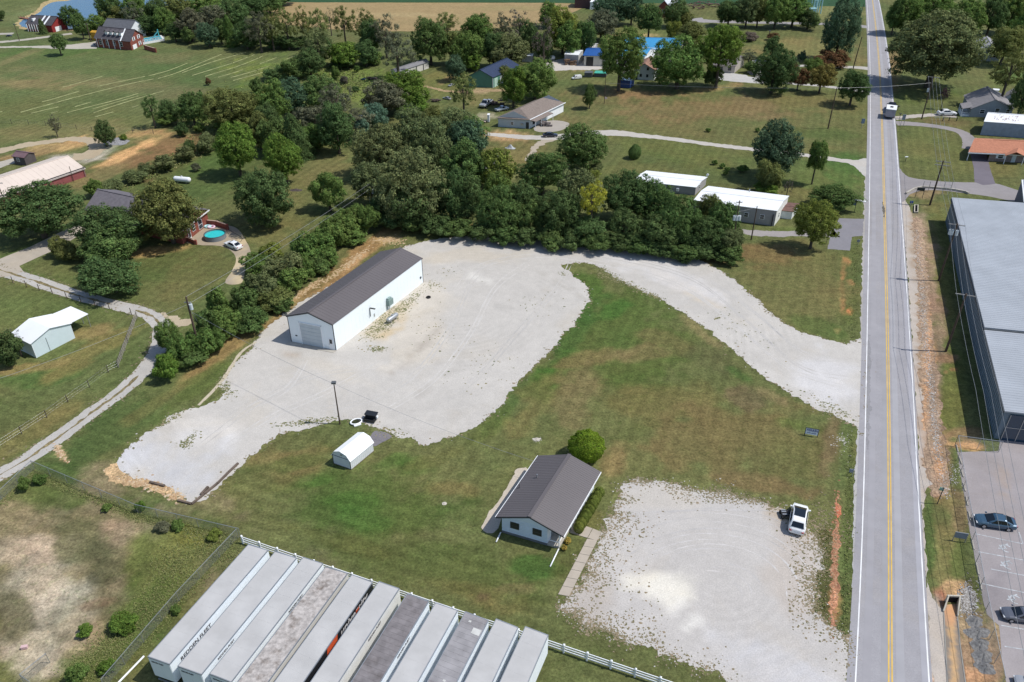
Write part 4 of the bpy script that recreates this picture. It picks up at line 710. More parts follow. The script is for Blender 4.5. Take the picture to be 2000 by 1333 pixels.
# --- farm shed with lean-to at far left
def lean():
    A, B, C = P(71.4, 699.8), P(147, 660.5), P(100, 640)
    F = Fr(A, B-A, P(42, 662)-P(95, 688)); W = (B-A).length; L = 4.6; ze = Zat(B, 632); zr = ze+.85
    root = thing('pasture_shed', 'white metal pasture shed with an open lean-to canopy', 'shed', A)
    wm = mat('pale_blue_siding', (.60, .70, .73), .6, amt=.03)
    wallmesh(F, W, L, ze, zr, 'v').build('wall', wm, root)
    for m in roofmesh(F, W, L, ze, zr, 'v', .2, .2, .06): m.build('roof', R_WHITE, root)
    mb = MB(); slab(mb, [F.pt(W-.1, .1, ze-.05), F.pt(W+3.3, .6, ze-.3), F.pt(W+3.3, L+.3, ze-.3), F.pt(W-.1, L+.2, ze-.05)], .06); mb.build('canopy', R_WHITE, root)
    for a, b in ((W+3.15, .8), (W+3.15, L*.55), (W+3.15, L+.1), (W+1.5, L+.1)):
        mb = MB(); mb.tube(F.pt(a, b, 0), F.pt(a, b, ze-.32), .06); mb.build('post', METAL, root)
    mb = MB(); mb.tube(F.pt(W*.35, -.05, .1), F.pt(W*.35, -.05, ze*.9), .025); mb.build('conduit', METAL, root)
    mb = MB()
    for a in (0, W-.05): fb(mb, F, a, a+.05, -.02, 0, 0, ze)
    mb.build('corner_trim', W_VINYL, root)
lean()
# --- red barn with tan roof (left edge)
rt, F, W, L = building('red_barn', 'wide red metal barn with pale tan roof at the left edge', 'barn', (-150, 458), (169, 345), (112, 322), ze=Zat(P(169, 345), 330), zr=Zat(P(169, 345), 330)+1.5, axis='u', wm=mat('red_siding', (.27, .085, .085), .7, amt=.12), rm=mat('tan_metal_roof', (.62, .53, .46), .6, amt=.06, scale=.15), o=.25, rib=1.2)
mb = MB(); fb(mb, F, -.1, W+.25, -.32, -.24, 2.0, 2.2); mb.build('gutter', TRIM_D, rt)
for a in (W-3.1, W-.25):
    mb = MB(); mb.tube(F.pt(a, -.2, 0), F.pt(a, -.2, 2.4 if a > W-1 else 3.3), .06); mb.build('downspout' if a > W-1 else 'mast', METAL if a > W-1 else WOODP, rt)
rt, F, W, L = building('garden_shed', 'small dark shed with purple brown roof behind the tan roofed barn', 'shed', (30, 321), (52, 324), (72, 315), ze=1.9, zr=2.5, axis='u', wm=mat('dark_shed_wood', (.10, .085, .085), .8), rm=mat('purple_brown_roof', (.16, .10, .11), .6), o=.2)
window(rt, F, W, L, 'f', W*.3, .8, .6, .7)
# --- brick house with pool (mostly behind trees)
GREY_SH = mat('grey_shingle', (.14, .13, .145), .9, amt=.15, scale=2, bump=.2)
rt, F, W, L = building('brick_house', 'long red brick house behind trees with the round pool patio', 'house', (178, 436), (358, 478), (409, 437), ze=2.9, zr=4.9, axis='u', wm=BRICK_R, rm=GREY_SH, o=.4, t=.12)
fr = fbox(rt, 'french_door', F, W, L, 'r', L*.22, L*.22+.85, .05, 2.05, .0, .07, W_VINYL); fbox(fr, 'pane', F, W, L, 'r', L*.22+.12, L*.22+.73, .35, 1.9, .07, .09, GLASS)
window(rt, F, W, L, 'r', L*.62, .35, 1.2, 1.6); window(rt, F, W, L, 'r', L*.4, .9, .8, 1.0); window(rt, F, W, L, 'f', W*.06, 1.2, .5, 1.2); window(rt, F, W, L, 'f', W*.2, 1.2, .9, 1.0)
mb = MB(); fb(mb, F, W*.3, W*.62, -1.6, .5, 2.3, 2.5); mb.build('porch_roof', GREY_SH, rt)
mb = MB(); fb(mb, F, W+.38, W+.46, -.5, L+.4, 2.55, 2.75); mb.build('fascia', W_VINYL, rt)
def retaining(name, label, pts, z, th=.22):
    r = thing(name, label, 'wall', P(*pts[0]))
    for a, b in zip(pts, pts[1:]):
        A, B = P(*a), P(*b); F = Fr(A, B-A, Vector((-(B-A).y, (B-A).x, 0))); l = (B-A).length
        mb = MB(); fb(mb, F, 0, l, -th/2, th/2, 0, z); mb.build('brickwork', BRICK_R, r)
        mb = MB(); fb(mb, F, -.03, l+.03, -th/2-.05, th/2+.05, z, z+.07); mb.build('coping', mat('tan_coping', (.42, .30, .24), .9), r)
    for q in (pts[0], pts[-1]):
        A = P(*q); mb = MB(); mb.box((A.x, A.y, z*.55), (.4, .4, z*1.1)); mb.build('pier', BRICK_R, r)
retaining('patio_wall', 'brick retaining wall between the patio and the dark round tree', [(405, 440), (425, 442), (445, 449)], 1.0)
retaining('patio_wall', 'low brick wall ending at a pier left of the patio', [(354, 466), (383, 478)], .8)
# --- mobile homes
MH = mat('grey_corrugated_siding', (.36, .35, .36), .6, amt=.06)
rt, F, W, L = building('mobile_home', 'white roofed mobile home behind the tree row, upper left of the pair', 'mobile home', (1238, 369), (1357, 382), (1378, 362), ze=1.75, zr=2.05, axis='u', wm=MH, rm=R_WHITE, o=.15, rib=.8)
window(rt, F, W, L, 'f', W*.55, .9, .6, .7, TRIM_D); u_ = fbox(rt, 'wall_unit', F, W, L, 'f', W*.70, W*.74, .6, 1.2, .0, .35, R_WHITE)
window(rt, F, W, L, 'r', L*.3, .8, .5, .7); mb = MB(); c_ = F.pt(W+.1, L+.1, 2.25); mb.ell(c_, (.28, .08, .28)); mb.build('satellite_dish', R_WHITE, rt, smooth=True)
rt, F, W, L = building('mobile_home', 'long ribbed white roofed mobile home nearest the road', 'mobile home', (1352, 421), (1511.4, 442.3), (1534, 413), ze=Zat(P(1511.4, 442.3), 412.2), zr=Zat(P(1511.4, 442.3), 412.2)+.5, axis='u', wm=MH, rm=R_WHITE, o=.12, rib=.42)
ZH = Zat(P(1511.4, 442.3), 412.2)
for f_ in (.2, .42, .63, .82): window(rt, F, W, L, 'f', W*f_, ZH*.38, .7, .75, W_VINYL)
fbox(rt, 'end_panel', F, W, L, 'r', .0, L, 0.05, ZH, .0, .02, mat('cream_panel', (.72, .72, .68), .6)); window(rt, F, W, L, 'r', L*.25, ZH*.35, .5, .8); window(rt, F, W, L, 'r', L*.65, ZH*.35, .5, .8)
mb = MB(); mb.tube(F.pt(W*.53, L*.9, ZH), F.pt(W*.53, L*.9, ZH+.8), .09); mb.build('flue_pipe', METAL, rt)
mb = MB(); fb(mb, F, W-.5, W-.35, -.3, -.02, .0, ZH*.75); mb.build('meter_box', TRIM_D, rt)
rt, F, W, L = building('porch_room', 'small white porch room with rusty brown roof at the mobile home end', 'shed', (1523, 426.5), (1545, 429), (1557, 413.5), ze=1.6, zr=1.75, axis='u', wm=mat('white_board', (.72, .74, .74), .6), rm=mat('rusty_brown_roof', (.15, .085, .07), .7, amt=.2), o=.12)
window(rt, F, W, L, 'r', L*.35, .5, .8, .8)
# --- tan roofed house
SHT = mat('tan_shingle', (.20, .165, .145), .95, amt=.14, scale=2, bump=.25)
PB = mat('pale_blue_wall', (.50, .57, .62), .6, amt=.04)
zz = Zat(P(1033.4, 252), 233)
rt, F, W, L = building('ranch_house', 'pale blue house with tan hipped roof beside the dark parked car', 'house', (973, 248), (1033.4, 252), (1100, 219), ze=zz, zr=zz+1.7, axis='v', wm=PB, rm=SHT, o=.35, hip=3.2)
mb = MB(); slab(mb, [F.pt(W-.2, 0, zz-.1), F.pt(W+1.7, 0, zz-.55), F.pt(W+1.7, L*.5, zz-.55), F.pt(W-.2, L*.5, zz-.1)], .1); mb.build('porch_roof', SHT, rt)
for k in range(4): mb = MB(); mb.tube(F.pt(W+1.6, L*.5*k/3, 0), F.pt(W+1.6, L*.5*k/3, zz-.6), .06); mb.build('porch_post', W_VINYL, rt)
mb = MB(); fb(mb, F, W+.28, W+.42, -.3, L+.35, zz-.16, zz); mb.build('gutter', W_VINYL, rt)
window(rt, F, W, L, 'f', W*.42, .8, .6, .6); fbox(rt, 'door', F, W, L, 'f', W*.9, W*.99, 0, 1.6, .0, .05, TRIM_D); fbox(rt, 'wall_unit', F, W, L, 'f', W*.75, W*.82, .9, 1.3, .0, .3, METAL)
for f_ in (.1, .28): window(rt, F, W, L, 'r', L*f_, .7, .9, .9, TRIM_D)
fbox(rt, 'side_panel', F, W, L, 'r', L*.52, L, .05, zz-.2, .0, .03, W_VINYL)
# --- green building, blue roof
zz = Zat(P(962.8, 172.2), 151.2)
rt, F, W, L = building('green_workshop', 'green metal workshop with dark navy roof among the trees', 'workshop', (915, 170), (962.8, 172.2), (1013, 148), ze=zz, zr=zz+1.9, axis='v', wm=mat('green_siding', (.085, .22, .17), .6, amt=.05), rm=mat('navy_metal_roof', (.025, .04, .085), .5, amt=.08), o=.25, rib=1.0)
mb = MB(); fb(mb, F, W-.05, W+.06, -.05, .05, 0, zz); mb.build('corner_trim', W_VINYL, rt)
fbox(rt, 'door', F, W, L, 'r', .8, 2.6, 0, zz*.8, .0, .06, mat('pale_green_door', (.42, .58, .50), .6)); fbox(rt, 'door', F, W, L, 'r', 4, 7, 0, zz*.8, .0, .06, W_VINYL)
# --- long grey shed
zz = 2.2
rt, F, W, L = building('long_shed', 'long low grey roofed shed with white wall in the scrub', 'shed', (762, 155), (808, 146.5), (837, 134), ze=2.0, zr=2.5, axis='v', wm=mat('offwhite_boards', (.60, .58, .54), .8, amt=.12), rm=mat('grey_felt_roof', (.20, .20, .21), .9, amt=.1), o=.2) if False else building('long_shed', 'long low grey roofed shed with white wall in the scrub', 'shed', (765, 150), (775, 155), (837.5, 134), ze=2.0, zr=2.5, axis='v', wm=mat('offwhite_boards', (.60, .58, .54), .8, amt=.12), rm=mat('grey_felt_roof', (.20, .20, .21), .9, amt=.1), o=.2)
for f_ in (.6, .82): fbox(rt, 'door', F, W, L, 'r', L*f_, L*f_+.35, 0, 1.8, .0, .05, TRIM_D)
# --- blue roofed workshops
BLU = mat('bright_blue_roof', (.045, .26, .50), .5, amt=.08, scale=.3); BLU2 = mat('deep_blue_roof', (.02, .09, .30), .5, amt=.08); CRM = mat('cream_siding', (.60, .57, .50), .7, amt=.06)
rt, F, W, L = building('blue_roof_workshop', 'long cream workshop with bright blue roof behind the big trees', 'workshop', (1216, 109), (1325, 112), (1335, 93), ze=2.9, zr=4.3, axis='u', wm=CRM, rm=BLU, o=.3, rib=1.2)
mb = MB(); slab(mb, [F.pt(W*.35, -1.8, 2.3), F.pt(W*.35, .1, 2.95), F.pt(W*.72, .1, 2.95), F.pt(W*.72, -1.8, 2.3)], .08); mb.build('awning', mat('pale_blue_metal', (.32, .50, .66), .5), rt)
for k in range(4): fbox(rt, 'garage_door', F, W, L, 'f', W*(.36+.14*k), W*(.36+.14*k)+2.6, 0, 2.3, .0, .05, mat('tan_door', (.45, .40, .35), .6))
rt, F, W, L = building('blue_roof_garage', 'front gabled garage with bright blue roof and white gable end', 'garage', (1205, 128), (1258, 127), (1279, 113), ze=2.6, zr=3.9, axis='u', wm=R_WHITE, rm=BLU, o=.2, rib=1.2)
for k in range(2): fbox(rt, 'garage_door', F, W, L, 'r', L*(.12+.42*k), L*(.12+.42*k)+L*.32, 0, 2.0, .0, .05, R_WHITE)
rt, F, W, L = building('open_blue_barn', 'open fronted barn with deep blue roof left of the big tree', 'barn', (1140, 129), (1195, 130), (1205, 115), ze=3.2, zr=4.0, axis='u', wm=CRM, rm=BLU2, o=.4, rib=1.2)
fbox(rt, 'doorway', F, W, L, 'f', W*.08, W*.33, 0, 2.7, .0, .05, BLACK)
rt, F, W, L = building('storage_container', 'white box storage building beside the stacked timber', 'container', (1102, 125), (1129, 127), (1138, 117), ze=2.9, zr=3.2, axis='u', wm=mat('grey_panel', (.34, .35, .37), .6), rm=R_WHITE, o=.05)
for k in range(4): fbox(rt, 'wall_panel', F, W, L, 'r', L*(.05+.24*k), L*(.05+.24*k)+L*.2, .1, 2.7, .0, .05, mat('stone_panel', (.55, .55, .52), .7))
rt, F, W, L = building('carport_shelter', 'curved grey topped shelter behind the white container', 'shelter', (1138, 112), (1160, 112), (1166, 104), ze=3.0, zr=3.4, axis='u', wm=mat('grey_panel', (.34, .35, .37), .6), rm=mat('light_grey_roof', (.45, .44, .42), .6), o=.2)
def pile(name, label, cat, c, n, s, m, h=1.2, seed=1):
    r = random.Random(seed); root = thing(name, label, cat, P(*c)); q = P(*c)
    for i in range(n):
        mb = MB(); mb.box((q.x+r.uniform(-s, s), q.y+r.uniform(-s*.4, s*.4), r.uniform(.15, h)), (r.uniform(.5, 1.4), r.uniform(.3, .6), r.uniform(.15, .35)), r.uniform(-.4, .4)); mb.build('bundle', m, root)
    return root
pile('timber_stack', 'stack of brown timber beside the white container', 'timber', (1116, 127), 26, 1.7, mat('brown_timber', (.20, .13, .085), .9, amt=.4), 1.6)
# --- white two-storey farmhouse
zz = 3.1
rt, F, W, L = building('farmhouse', 'small white two storey house with brown roof between the big trees', 'house', (1237, 155), (1277, 158), (1288, 143), ze=zz, zr=zz+1.6, axis='v', wm=mat('offwhite_clapboard', (.56, .58, .60), .7, amt=.05), rm=mat('rust_brown_shingle', (.26, .15, .11), .9, amt=.15), o=.3)
for a_, z_ in ((.62, 2.9), (.62, .9), (.3, .9)): window(rt, F, W, L, 'f', W*a_, z_, .5, .7, TRIM_D)
fbox(rt, 'door', F, W, L, 'f', W*.12, W*.2, 0, 1.6, .0, .05, TRIM_D)
rt, F, W, L = building('cottage', 'beige cottage with grey roof under the spreading tree', 'house', (1392, 141), (1434, 143.5), (1452, 128), ze=2.2, zr=3.9, axis='u', wm=mat('beige_siding', (.46, .42, .38), .7, amt=.05), rm=mat('mauve_shingle', (.22, .19, .2), .9, amt=.1), o=.3)
window(rt, F, W, L, 'f', W*.3, .8, .8, .8, TRIM_D); window(rt, F, W, L, 'f', W*.7, .8, .8, .8, TRIM_D)
mb = MB(); fb(mb, F, W*.05, W*.45, -.5, -.1, .0, .5); mb.build('step', CONCR, rt)
# --- top left houses
rt, F, W, L = building('brick_lodge', 'brick house with four dormers, dark roof and red gable end', 'house', (190, 92), (258, 99), (283, 86), ze=3.0, zr=5.6, axis='u', wm=BRICK_R, rm=mat('charcoal_shingle', (.075, .07, .08), .9, amt=.15), o=.35)
for k in range(4):
    a = W*(.26+.13*k); r_ = MB(); fb(r_, F, a, a+1.1, L*.16, L*.4, 4.0, 5.0); dm = r_.build('dormer', W_VINYL, rt)
    mb = MB(); slab(mb, [F.pt(a-.15, L*.1, 4.95), F.pt(a+.55, L*.1, 5.5), F.pt(a+.55, L*.42, 5.5), F.pt(a-.15, L*.42, 4.95)], .06); slab(mb, [F.pt(a+1.25, L*.1, 4.95), F.pt(a+.55, L*.1, 5.5), F.pt(a+.55, L*.42, 5.5), F.pt(a+1.25, L*.42, 4.95)], .06); mb.build('dormer_roof', mat('charcoal_shingle', (.075, .07, .08), .9), dm)
for k in range(5): mb = MB(); mb.tube(F.pt(W*(.05+.16*k), -.3, 0), F.pt(W*(.05+.16*k), -.3, 2.9), .1); mb.build('porch_column', W_VINYL, rt)
mb = MB(); slab(mb, [F.pt(W*.73, -.45, 2.83), F.pt(W*.73, L/2, 5.75), F.pt(W*.76, L/2, 5.75), F.pt(W*.76, -.45, 2.83)], .1); mb.build('parapet', W_VINYL, rt)
for s_, z_ in ((.25, 2.6), (.62, 2.6), (.62, .5)): window(rt, F, W, L, 'r', L*s_, z_, .8, 1.0, W_VINYL, shut=W_VINYL)
fbox(rt, 'garage_door', F, W, L, 'r', L*.12, L*.4, 0, 1.4, .0, .05, W_VINYL)
for k in range(4): window(rt, F, W, L, 'f', W*(.1+.2*k), 1.0, .9, 1.3)
retaining('garden_wall', 'low brick wall running from the brick house with dormers', [(284, 97), (305, 103)], 1.3)
rt, F, W, L = building('white_gable_garage', 'large white walled garage with dark roof behind the dormered brick house', 'garage', (204, 74), (258, 78), (286, 70), ze=3.2, zr=5.8, axis='u', wm=R_WHITE, rm=mat('slate_roof', (.12, .125, .14), .8, amt=.1), o=.2)
rt, F, W, L = building('pool_deck', 'white railed swimming pool deck beside the dormered brick house', 'deck', (278, 88), (322, 80), (316, 73), ze=.7, zr=.7, axis=None, wm=R_WHITE)
mb = MB(); fb(mb, F, .5, W-.6, .5, L-.4, .71, .74); mb.build('water', mat('pool_blue', (.05, .35, .45), .2), rt)
for k in range(9): mb = MB(); fb(mb, F, W*k/8-.05, W*k/8+.05, -.05, .05, .7, 1.5); mb.build('rail_post', R_WHITE, rt)
mb = MB(); fb(mb, F, 0, W, -.04, .04, 1.42, 1.5); fb(mb, F, 0, W, -.04, .04, 1.05, 1.12); mb.build('rail', R_WHITE, rt)
mb = MB(); fb(mb, F, W*.8, W*.84, L*.3, L*.36, .7, 3.6); slab(mb, [F.pt(W*.5, L*.2, 1.0), F.pt(W*.82, L*.2, 3.2), F.pt(W*.82, L*.4, 3.2), F.pt(W*.5, L*.4, 1.0)], .1); mb.build('water_slide', mat('teal_plastic', (.08, .38, .42), .4), rt)
rt, F, W, L = building('red_lake_house', 'red house with dark roof on the pond shore', 'house', (56, 61), (104, 64), (133, 56), ze=2.6, zr=4.8, axis='u', wm=mat('barn_red', (.27, .035, .035), .7, amt=.1), rm=mat('charcoal_shingle', (.075, .07, .08), .9), o=.35)
for a0 in (.52, .7): mb = MB(); slab(mb, [F.pt(W*a0, -.45, 2.55), F.pt(W*a0, L/2, 4.95), F.pt(W*a0+.6, L/2, 4.95), F.pt(W*a0+.6, -.45, 2.55)], .08); mb.build('parapet', W_VINYL, rt)
for k in range(5): mb = MB(); mb.tube(F.pt(W*(.05+.1*k), -.6, 0), F.pt(W*(.05+.1*k), -.6, 2.5), .12); mb.build('porch_column', W_VINYL, rt)
fbox(rt, 'garage_door', F, W, L, 'r', L*.2, L*.6, 0, 1.6, .0, .05, W_VINYL); mb = MB(); fb(mb, F, W*.2, W*.25, L*.1, L*.3, 3.3, 4.2); mb.build('dormer', W_VINYL, rt)
for k in range(3): window(rt, F, W, L, 'f', W*(.08+.14*k), .8, .8, 1.2)
rt, F, W, L = building('garden_shed', 'tiny white shed between the red house and the dormered house', 'shed', (166, 63.5), (176, 65), (187, 62), ze=2.0, zr=2.8, axis='u', wm=mat('grey_siding', (.4, .42, .44), .7), rm=R_WHITE, o=.15)
# dock
def dock():
    root = thing('boat_dock', 'brown wooden dock reaching into the pond by the red house', 'dock', P(40, 38)); wd_ = mat('red_brown_deck', (.22, .10, .07), .9)
    A, B = P(37, 37), P(62, 41); F = Fr(A, B-A, Vector((0, 1, 0))); l = (B-A).length
    for k in range(14): mb = MB(); fb(mb, F, l*k/14+.03, l*(k+1)/14-.03, 0, 1.6, .35, .42); mb.build('plank', wd_, root)
    for k in range(5):
        for b in (.05, 1.5): mb = MB(); mb.tube(F.pt(l*k/4, b, 0), F.pt(l*k/4, b, 1.1), .06); mb.build('post', wd_, root)
dock()
# --- top centre
rt, F, W, L = building('brown_barn', 'dark brown barn with red roof at the edge of the crop field', 'barn', (1122, 16), (1152, 17), (1156, 9), ze=3.4, zr=4.6, axis='u', wm=mat('dark_brown_boards', (.09, .055, .06), .8), rm=mat('dull_red_roof', (.30, .15, .13), .7), o=.2)
rt, F, W, L = building('white_lean_shed', 'white shed beside the brown barn at the field edge', 'shed', (1152, 19), (1163, 19), (1172, 12), ze=2.8, zr=3.5, axis='u', wm=R_WHITE, rm=R_WHITE, o=.1)
rt, F, W, L = building('farm_house', 'red brick farmhouse with white metal roof behind the dark pines', 'house', (1284, 34), (1306, 35), (1320, 22), ze=4.0, zr=6.2, axis='v', wm=BRICK_R, rm=mat('pale_grey_metal', (.55, .58, .62), .5), o=.4)
window(rt, F, W, L, 'f', W*.4, 1.5, .8, 1.2)
for k, (x, y, s, lab) in enumerate(((1350, 12, 4, 'left brown lumber pile by the far field'), (1378, 10, 4.5, 'brown lumber pile in the middle of the far farmyard'), (1395, 14, 3, 'right brown lumber pile by the far field'), (1366, 18, 3, 'low dark lumber pile in front in the far farmyard'))):
    pile('lumber_pile', lab, 'lumber', (x, y), 16, s, mat('old_lumber', (.17, .11, .09), .9, amt=.4), 1.3, seed=k+3)
# water tower legs
def tower():
    c = P(1592, 26); root = thing('water_tower', 'pale teal water tower legs rising out of the top edge', 'tower', c); m = mat('teal_steel', (.35, .58, .62), .5)
    for dx, dy in ((-1.6, -1.6), (1.6, -1.6), (1.6, 1.6), (-1.6, 1.6)):
        mb = MB(); mb.tube((c.x+dx, c.y+dy, 0), (c.x+dx*.7, c.y+dy*.7, 30), .22); mb.build('leg', m, root)
    mb = MB(); mb.tube((c.x, c.y, 0), (c.x, c.y, 30), .5); mb.build('riser_pipe', m, root)
    for z in (5, 11, 17, 23):
        s = 1.6*(1-.3*z/30)
        for a, b in (((-s, -s), (s, -s)), ((s, -s), (s, s)), ((s, s), (-s, s)), ((-s, s), (-s, -s))):
            mb = MB(); mb.tube((c.x+a[0], c.y+a[1], z), (c.x+b[0], c.y+b[1], z), .09); mb.tube((c.x+a[0], c.y+a[1], z), (c.x+b[0]*.95, c.y+b[1]*.95, z+6), .05); mb.build('brace', m, root)
    mb = MB(); mb.ell((c.x, c.y, 33), (5, 5, 4), 24, 12); mb.build('tank', m, root, smooth=True)
    mb = MB(); mb.box((c.x-1.9, c.y-2.2, 1.2), (2.4, 2, 2.2)); mb.build('pump_house', m, root)
tower()
# --- east side
GH = mat('grey_blue_siding', (.30, .33, .36), .7, amt=.05); GR2 = mat('grey_roof_shingle', (.22, .21, .22), .9, amt=.1)
rt, F, W, L = building('grey_cottage', 'grey cottage with front porch beside the parked white sedan', 'house', (1893, 229), (1973, 230), (1956, 204), ze=2.3, zr=4.6, axis='v', wm=GH, rm=GR2, o=.35)
mb = MB(); slab(mb, [F.pt(-2.2, .4, 2.0), F.pt(1.6, .4, 2.75), F.pt(1.6, 5.2, 2.75), F.pt(-2.2, 5.2, 2.0)], .1); mb.build('porch_roof', GR2, rt)
for b in (.6, 2.8, 5.0): mb = MB(); mb.tube(F.pt(-2.1, b, 0), F.pt(-2.1, b, 2.0), .09); mb.build('porch_post', W_VINYL, rt)
mb = MB(); fb(mb, F, -2.2, 0, .4, 5.2, 0, .5); mb.build('porch_deck', W_VINYL, rt)
mb = MB(); fb(mb, F, -2.2, -2.1, .4, 5.2, .9, 1.0); fb(mb, F, -2.2, 0, .4, .5, .9, 1.0); mb.build('porch_rail', W_VINYL, rt)
window(rt, F, W, L, 'f', W*.22, 1.0, 1.1, .9); window(rt, F, W, L, 'f', W*.58, .9, 1.0, 1.4, W_VINYL); window(rt, F, W, L, 'f', W*.85, 1.0, .8, 1.0)
rt, F, W, L = building('garden_shed', 'small grey shed with teal door behind the grey cottage', 'shed', (1956, 209), (1976, 210), (1980, 200), ze=2.6, zr=3.5, axis='v', wm=GH, rm=GR2, o=.15)
fbox(rt, 'door', F, W, L, 'f', W*.15, W*.8, 0, 2.1, .0, .05, mat('teal_door', (.14, .24, .24), .6))
zw = 3.3
rt, F, W, L = building('white_metal_garage', 'white roofed metal building behind the orange roofed ranch house', 'garage', (1914, 264), (2080, 276), (2084, 258), ze=zw, zr=zw+1.1, axis='u', wm=mat('blue_grey_siding', (.28, .34, .42), .6), rm=R_WHITE, o=.1)
mb = MB(); r_ = random.Random(4)
for i in range(34):
    a = W*(.08+.30*r_.random()); b = L*r_.uniform(.08, .4); z = zw+1.1*b/(L/2)+.075; mb.add([F.pt(a, b, z), F.pt(a+.12, b, z), F.pt(a+.18, b+.5, z+.5*1.1/(L/2)), F.pt(a+.05, b+.5, z+.5*1.1/(L/2))], [(0, 1, 2, 3)])
mb.build('rust_stain', mat('rust_stain', (.34, .22, .22), .9), rt)
rt, F, W, L = building('brick_ranch', 'brick ranch house with orange shingle roof and carport', 'house', (1929, 315), (2080, 322), (2086, 296), ze=2.1, zr=3.4, axis='u', wm=mat('tan_brick', (.27, .21, .19), .85, amt=.25, scale=3), rm=mat('orange_shingle', (.42, .18, .11), .9, amt=.14, scale=2.5, bump=.2), o=.5)
OS = mat('orange_shingle', (.4, .2, .1))
sp = 4.6
mb = MB(); s_ = 1.3/(L/2); slab(mb, [F.pt(-sp, -.5, 2.1-s_*.5+.06), F.pt(-sp, L/2, 3.46), F.pt(-.5, L/2, 3.46), F.pt(-.5, -.5, 2.1-s_*.5+.06)], .1); slab(mb, [F.pt(-sp, L+.5, 2.1-s_*.5+.06), F.pt(-sp, L/2, 3.46), F.pt(-.5, L/2, 3.46), F.pt(-.5, L+.5, 2.1-s_*.5+.06)], .1); mb.build('carport_roof', OS, rt)
for b in (-.3, L*.45, L+.2): mb = MB(); mb.tube(F.pt(-sp+.2, b, 0), F.pt(-sp+.2, b, 2.1), .08); mb.build('carport_post', W_VINYL, rt)
mb = MB(); fb(mb, F, -sp, W, -.62, -.5, 1.72, 1.92); mb.build('fascia', W_VINYL, rt)
mb = MB(); fb(mb, F, -sp-.06, -sp, -.3, L+.3, 2.0, 2.3); mb.build('gable_board', mat('mauve_board', (.25, .2, .21), .8), rt)
window(rt, F, W, L, 'f', 1.9, .8, 1.0, .9, W_VINYL, shut=W_VINYL)
fbox(rt, 'door', F, W, L, 'f', 4.8, 5.7, 0, 1.8, .0, .05, mat('white_door', (.6, .66, .68), .5))
mb = MB(); slab(mb, [F.pt(3.2, -1.9, 2.0), F.pt(5.4, -1.9, 2.9), F.pt(5.4, 1.6, 2.9), F.pt(3.2, 1.6, 2.0)], .1); slab(mb, [F.pt(7.6, -1.9, 2.0), F.pt(5.4, -1.9, 2.9), F.pt(5.4, 1.6, 2.9), F.pt(7.6, 1.6, 2.0)], .1); mb.build('porch_gable', OS, rt)
for a in (3.5, 7.3): mb = MB(); mb.tube(F.pt(a, -1.7, 0), F.pt(a, -1.7, 1.95), .07); mb.build('porch_post', W_VINYL, rt)
rt, F, W, L = building('blue_grey_cottage', 'blue grey cottage half hidden behind the huge tree', 'house', (1910, 119), (1950, 121), (1938, 101), ze=3.2, zr=4.6, axis='v', wm=GH, rm=mat('pale_shingle', (.3, .3, .32), .9), o=.3)
window(rt, F, W, L, 'f', W*.62, 1.2, 1.0, 1.3, W_VINYL, shut=BLACK)
rt, F, W, L = building('hidden_white_house', 'white walled house glimpsed among the trees north of the lot', 'house', (925, 352), (955, 356), (985, 330), ze=2.2, zr=3.2, axis='v', wm=R_WHITE, rm=mat('grey_green_shingle', (.3, .31, .3), .9, amt=.1), o=.3)
# --- big warehouse on the right
def warehouse():
    fl_, bl_ = P(1962, 803, 4.4), P(1858, 389, 4.4)
    zt = 4.4; v = Vector((bl_.x-fl_.x, bl_.y-fl_.y, 0)); Lw = v.length
    # front edge runs right: use the seam direction seen at y~645
    s0, s1 = P(1924, 643, zt), P(2000, 650.5, zt); u = s1-s0; u.z = 0
    F = Fr(fl_, u, v); W = 46
    root = thing('warehouse', 'huge grey metal warehouse with flat ribbed roof beside the road', 'warehouse', F.pt(0, 0))
    wm = mat('blue_grey_cladding', (.16, .21, .26), .5, amt=.06); rm = mat('pale_grey_metal_roof', (.34, .365, .40), .5, amt=.09, scale=.25)
    mb = MB(); fb(mb, F, .15, W, .15, Lw-.1, 0, zt-.15); mb.build('wall', wm, root)
    sb = Lw*.0
    # position of the roof step
    best = min(range(400), key=lambda i: abs(PX(*F.pt(0, Lw*i/400, zt)[:])[1]-643)); b1 = Lw*best/400
    mb = MB(); fb(mb, F, 0, W, -.1, b1, zt-.15, zt+.05); mb.build('roof', rm, root)
    mb = MB(); fb(mb, F, 0, W, b1, Lw, zt-.15, zt+.3); mb.build('roof', rm, root)
    mb = MB(); fb(mb, F, -.05, W, b1-.28, b1-.02, zt+.05, zt+.16); mb.build('roof_gutter', mat('dark_grey_trim', (.07, .08, .09), .6), root)
    mb = MB(); b = .2
    while b < Lw:
        zz = zt+.05 if b < b1 else zt+.3; fb(mb, F, 0, W, b, b+.05, zz, zz+.02); b += .55
    mb.build('roof_seam', rm, root, kind='stuff')
    mb = MB(); b = .4
    while b < Lw: fb(mb, F, .10, .15, b, b+.06, 0, zt-.2); b += .8
    mb.build('wall_rib', wm, root, kind='stuff')
    mb = MB(); fb(mb, F, -.12, 0.0, -.1, Lw, zt-.22, zt+.02); mb.build('eave_trim', mat('dark_grey_trim', (.07, .08, .09), .6), root)
    gl = mat('dark_blue_glass', (.02, .05, .09), .1, amt=0, spec=.7)
    mb = MB(); fb(mb, F, .9, W, .0, .13, .0, zt-.5); mb.build('window_band', gl, root)
    a = .9
    while a < 9: mb = MB(); fb(mb, F, a-.04, a+.04, -.06, .0, 0, zt-.5); mb.build('mullion', METAL, root); a += 1.6
    mb = MB(); fb(mb, F, .9, 9, -.06, .0, zt*.45, zt*.45+.08); mb.build('mullion', METAL, root)
    return F, Lw
WF_, WL_ = warehouse()
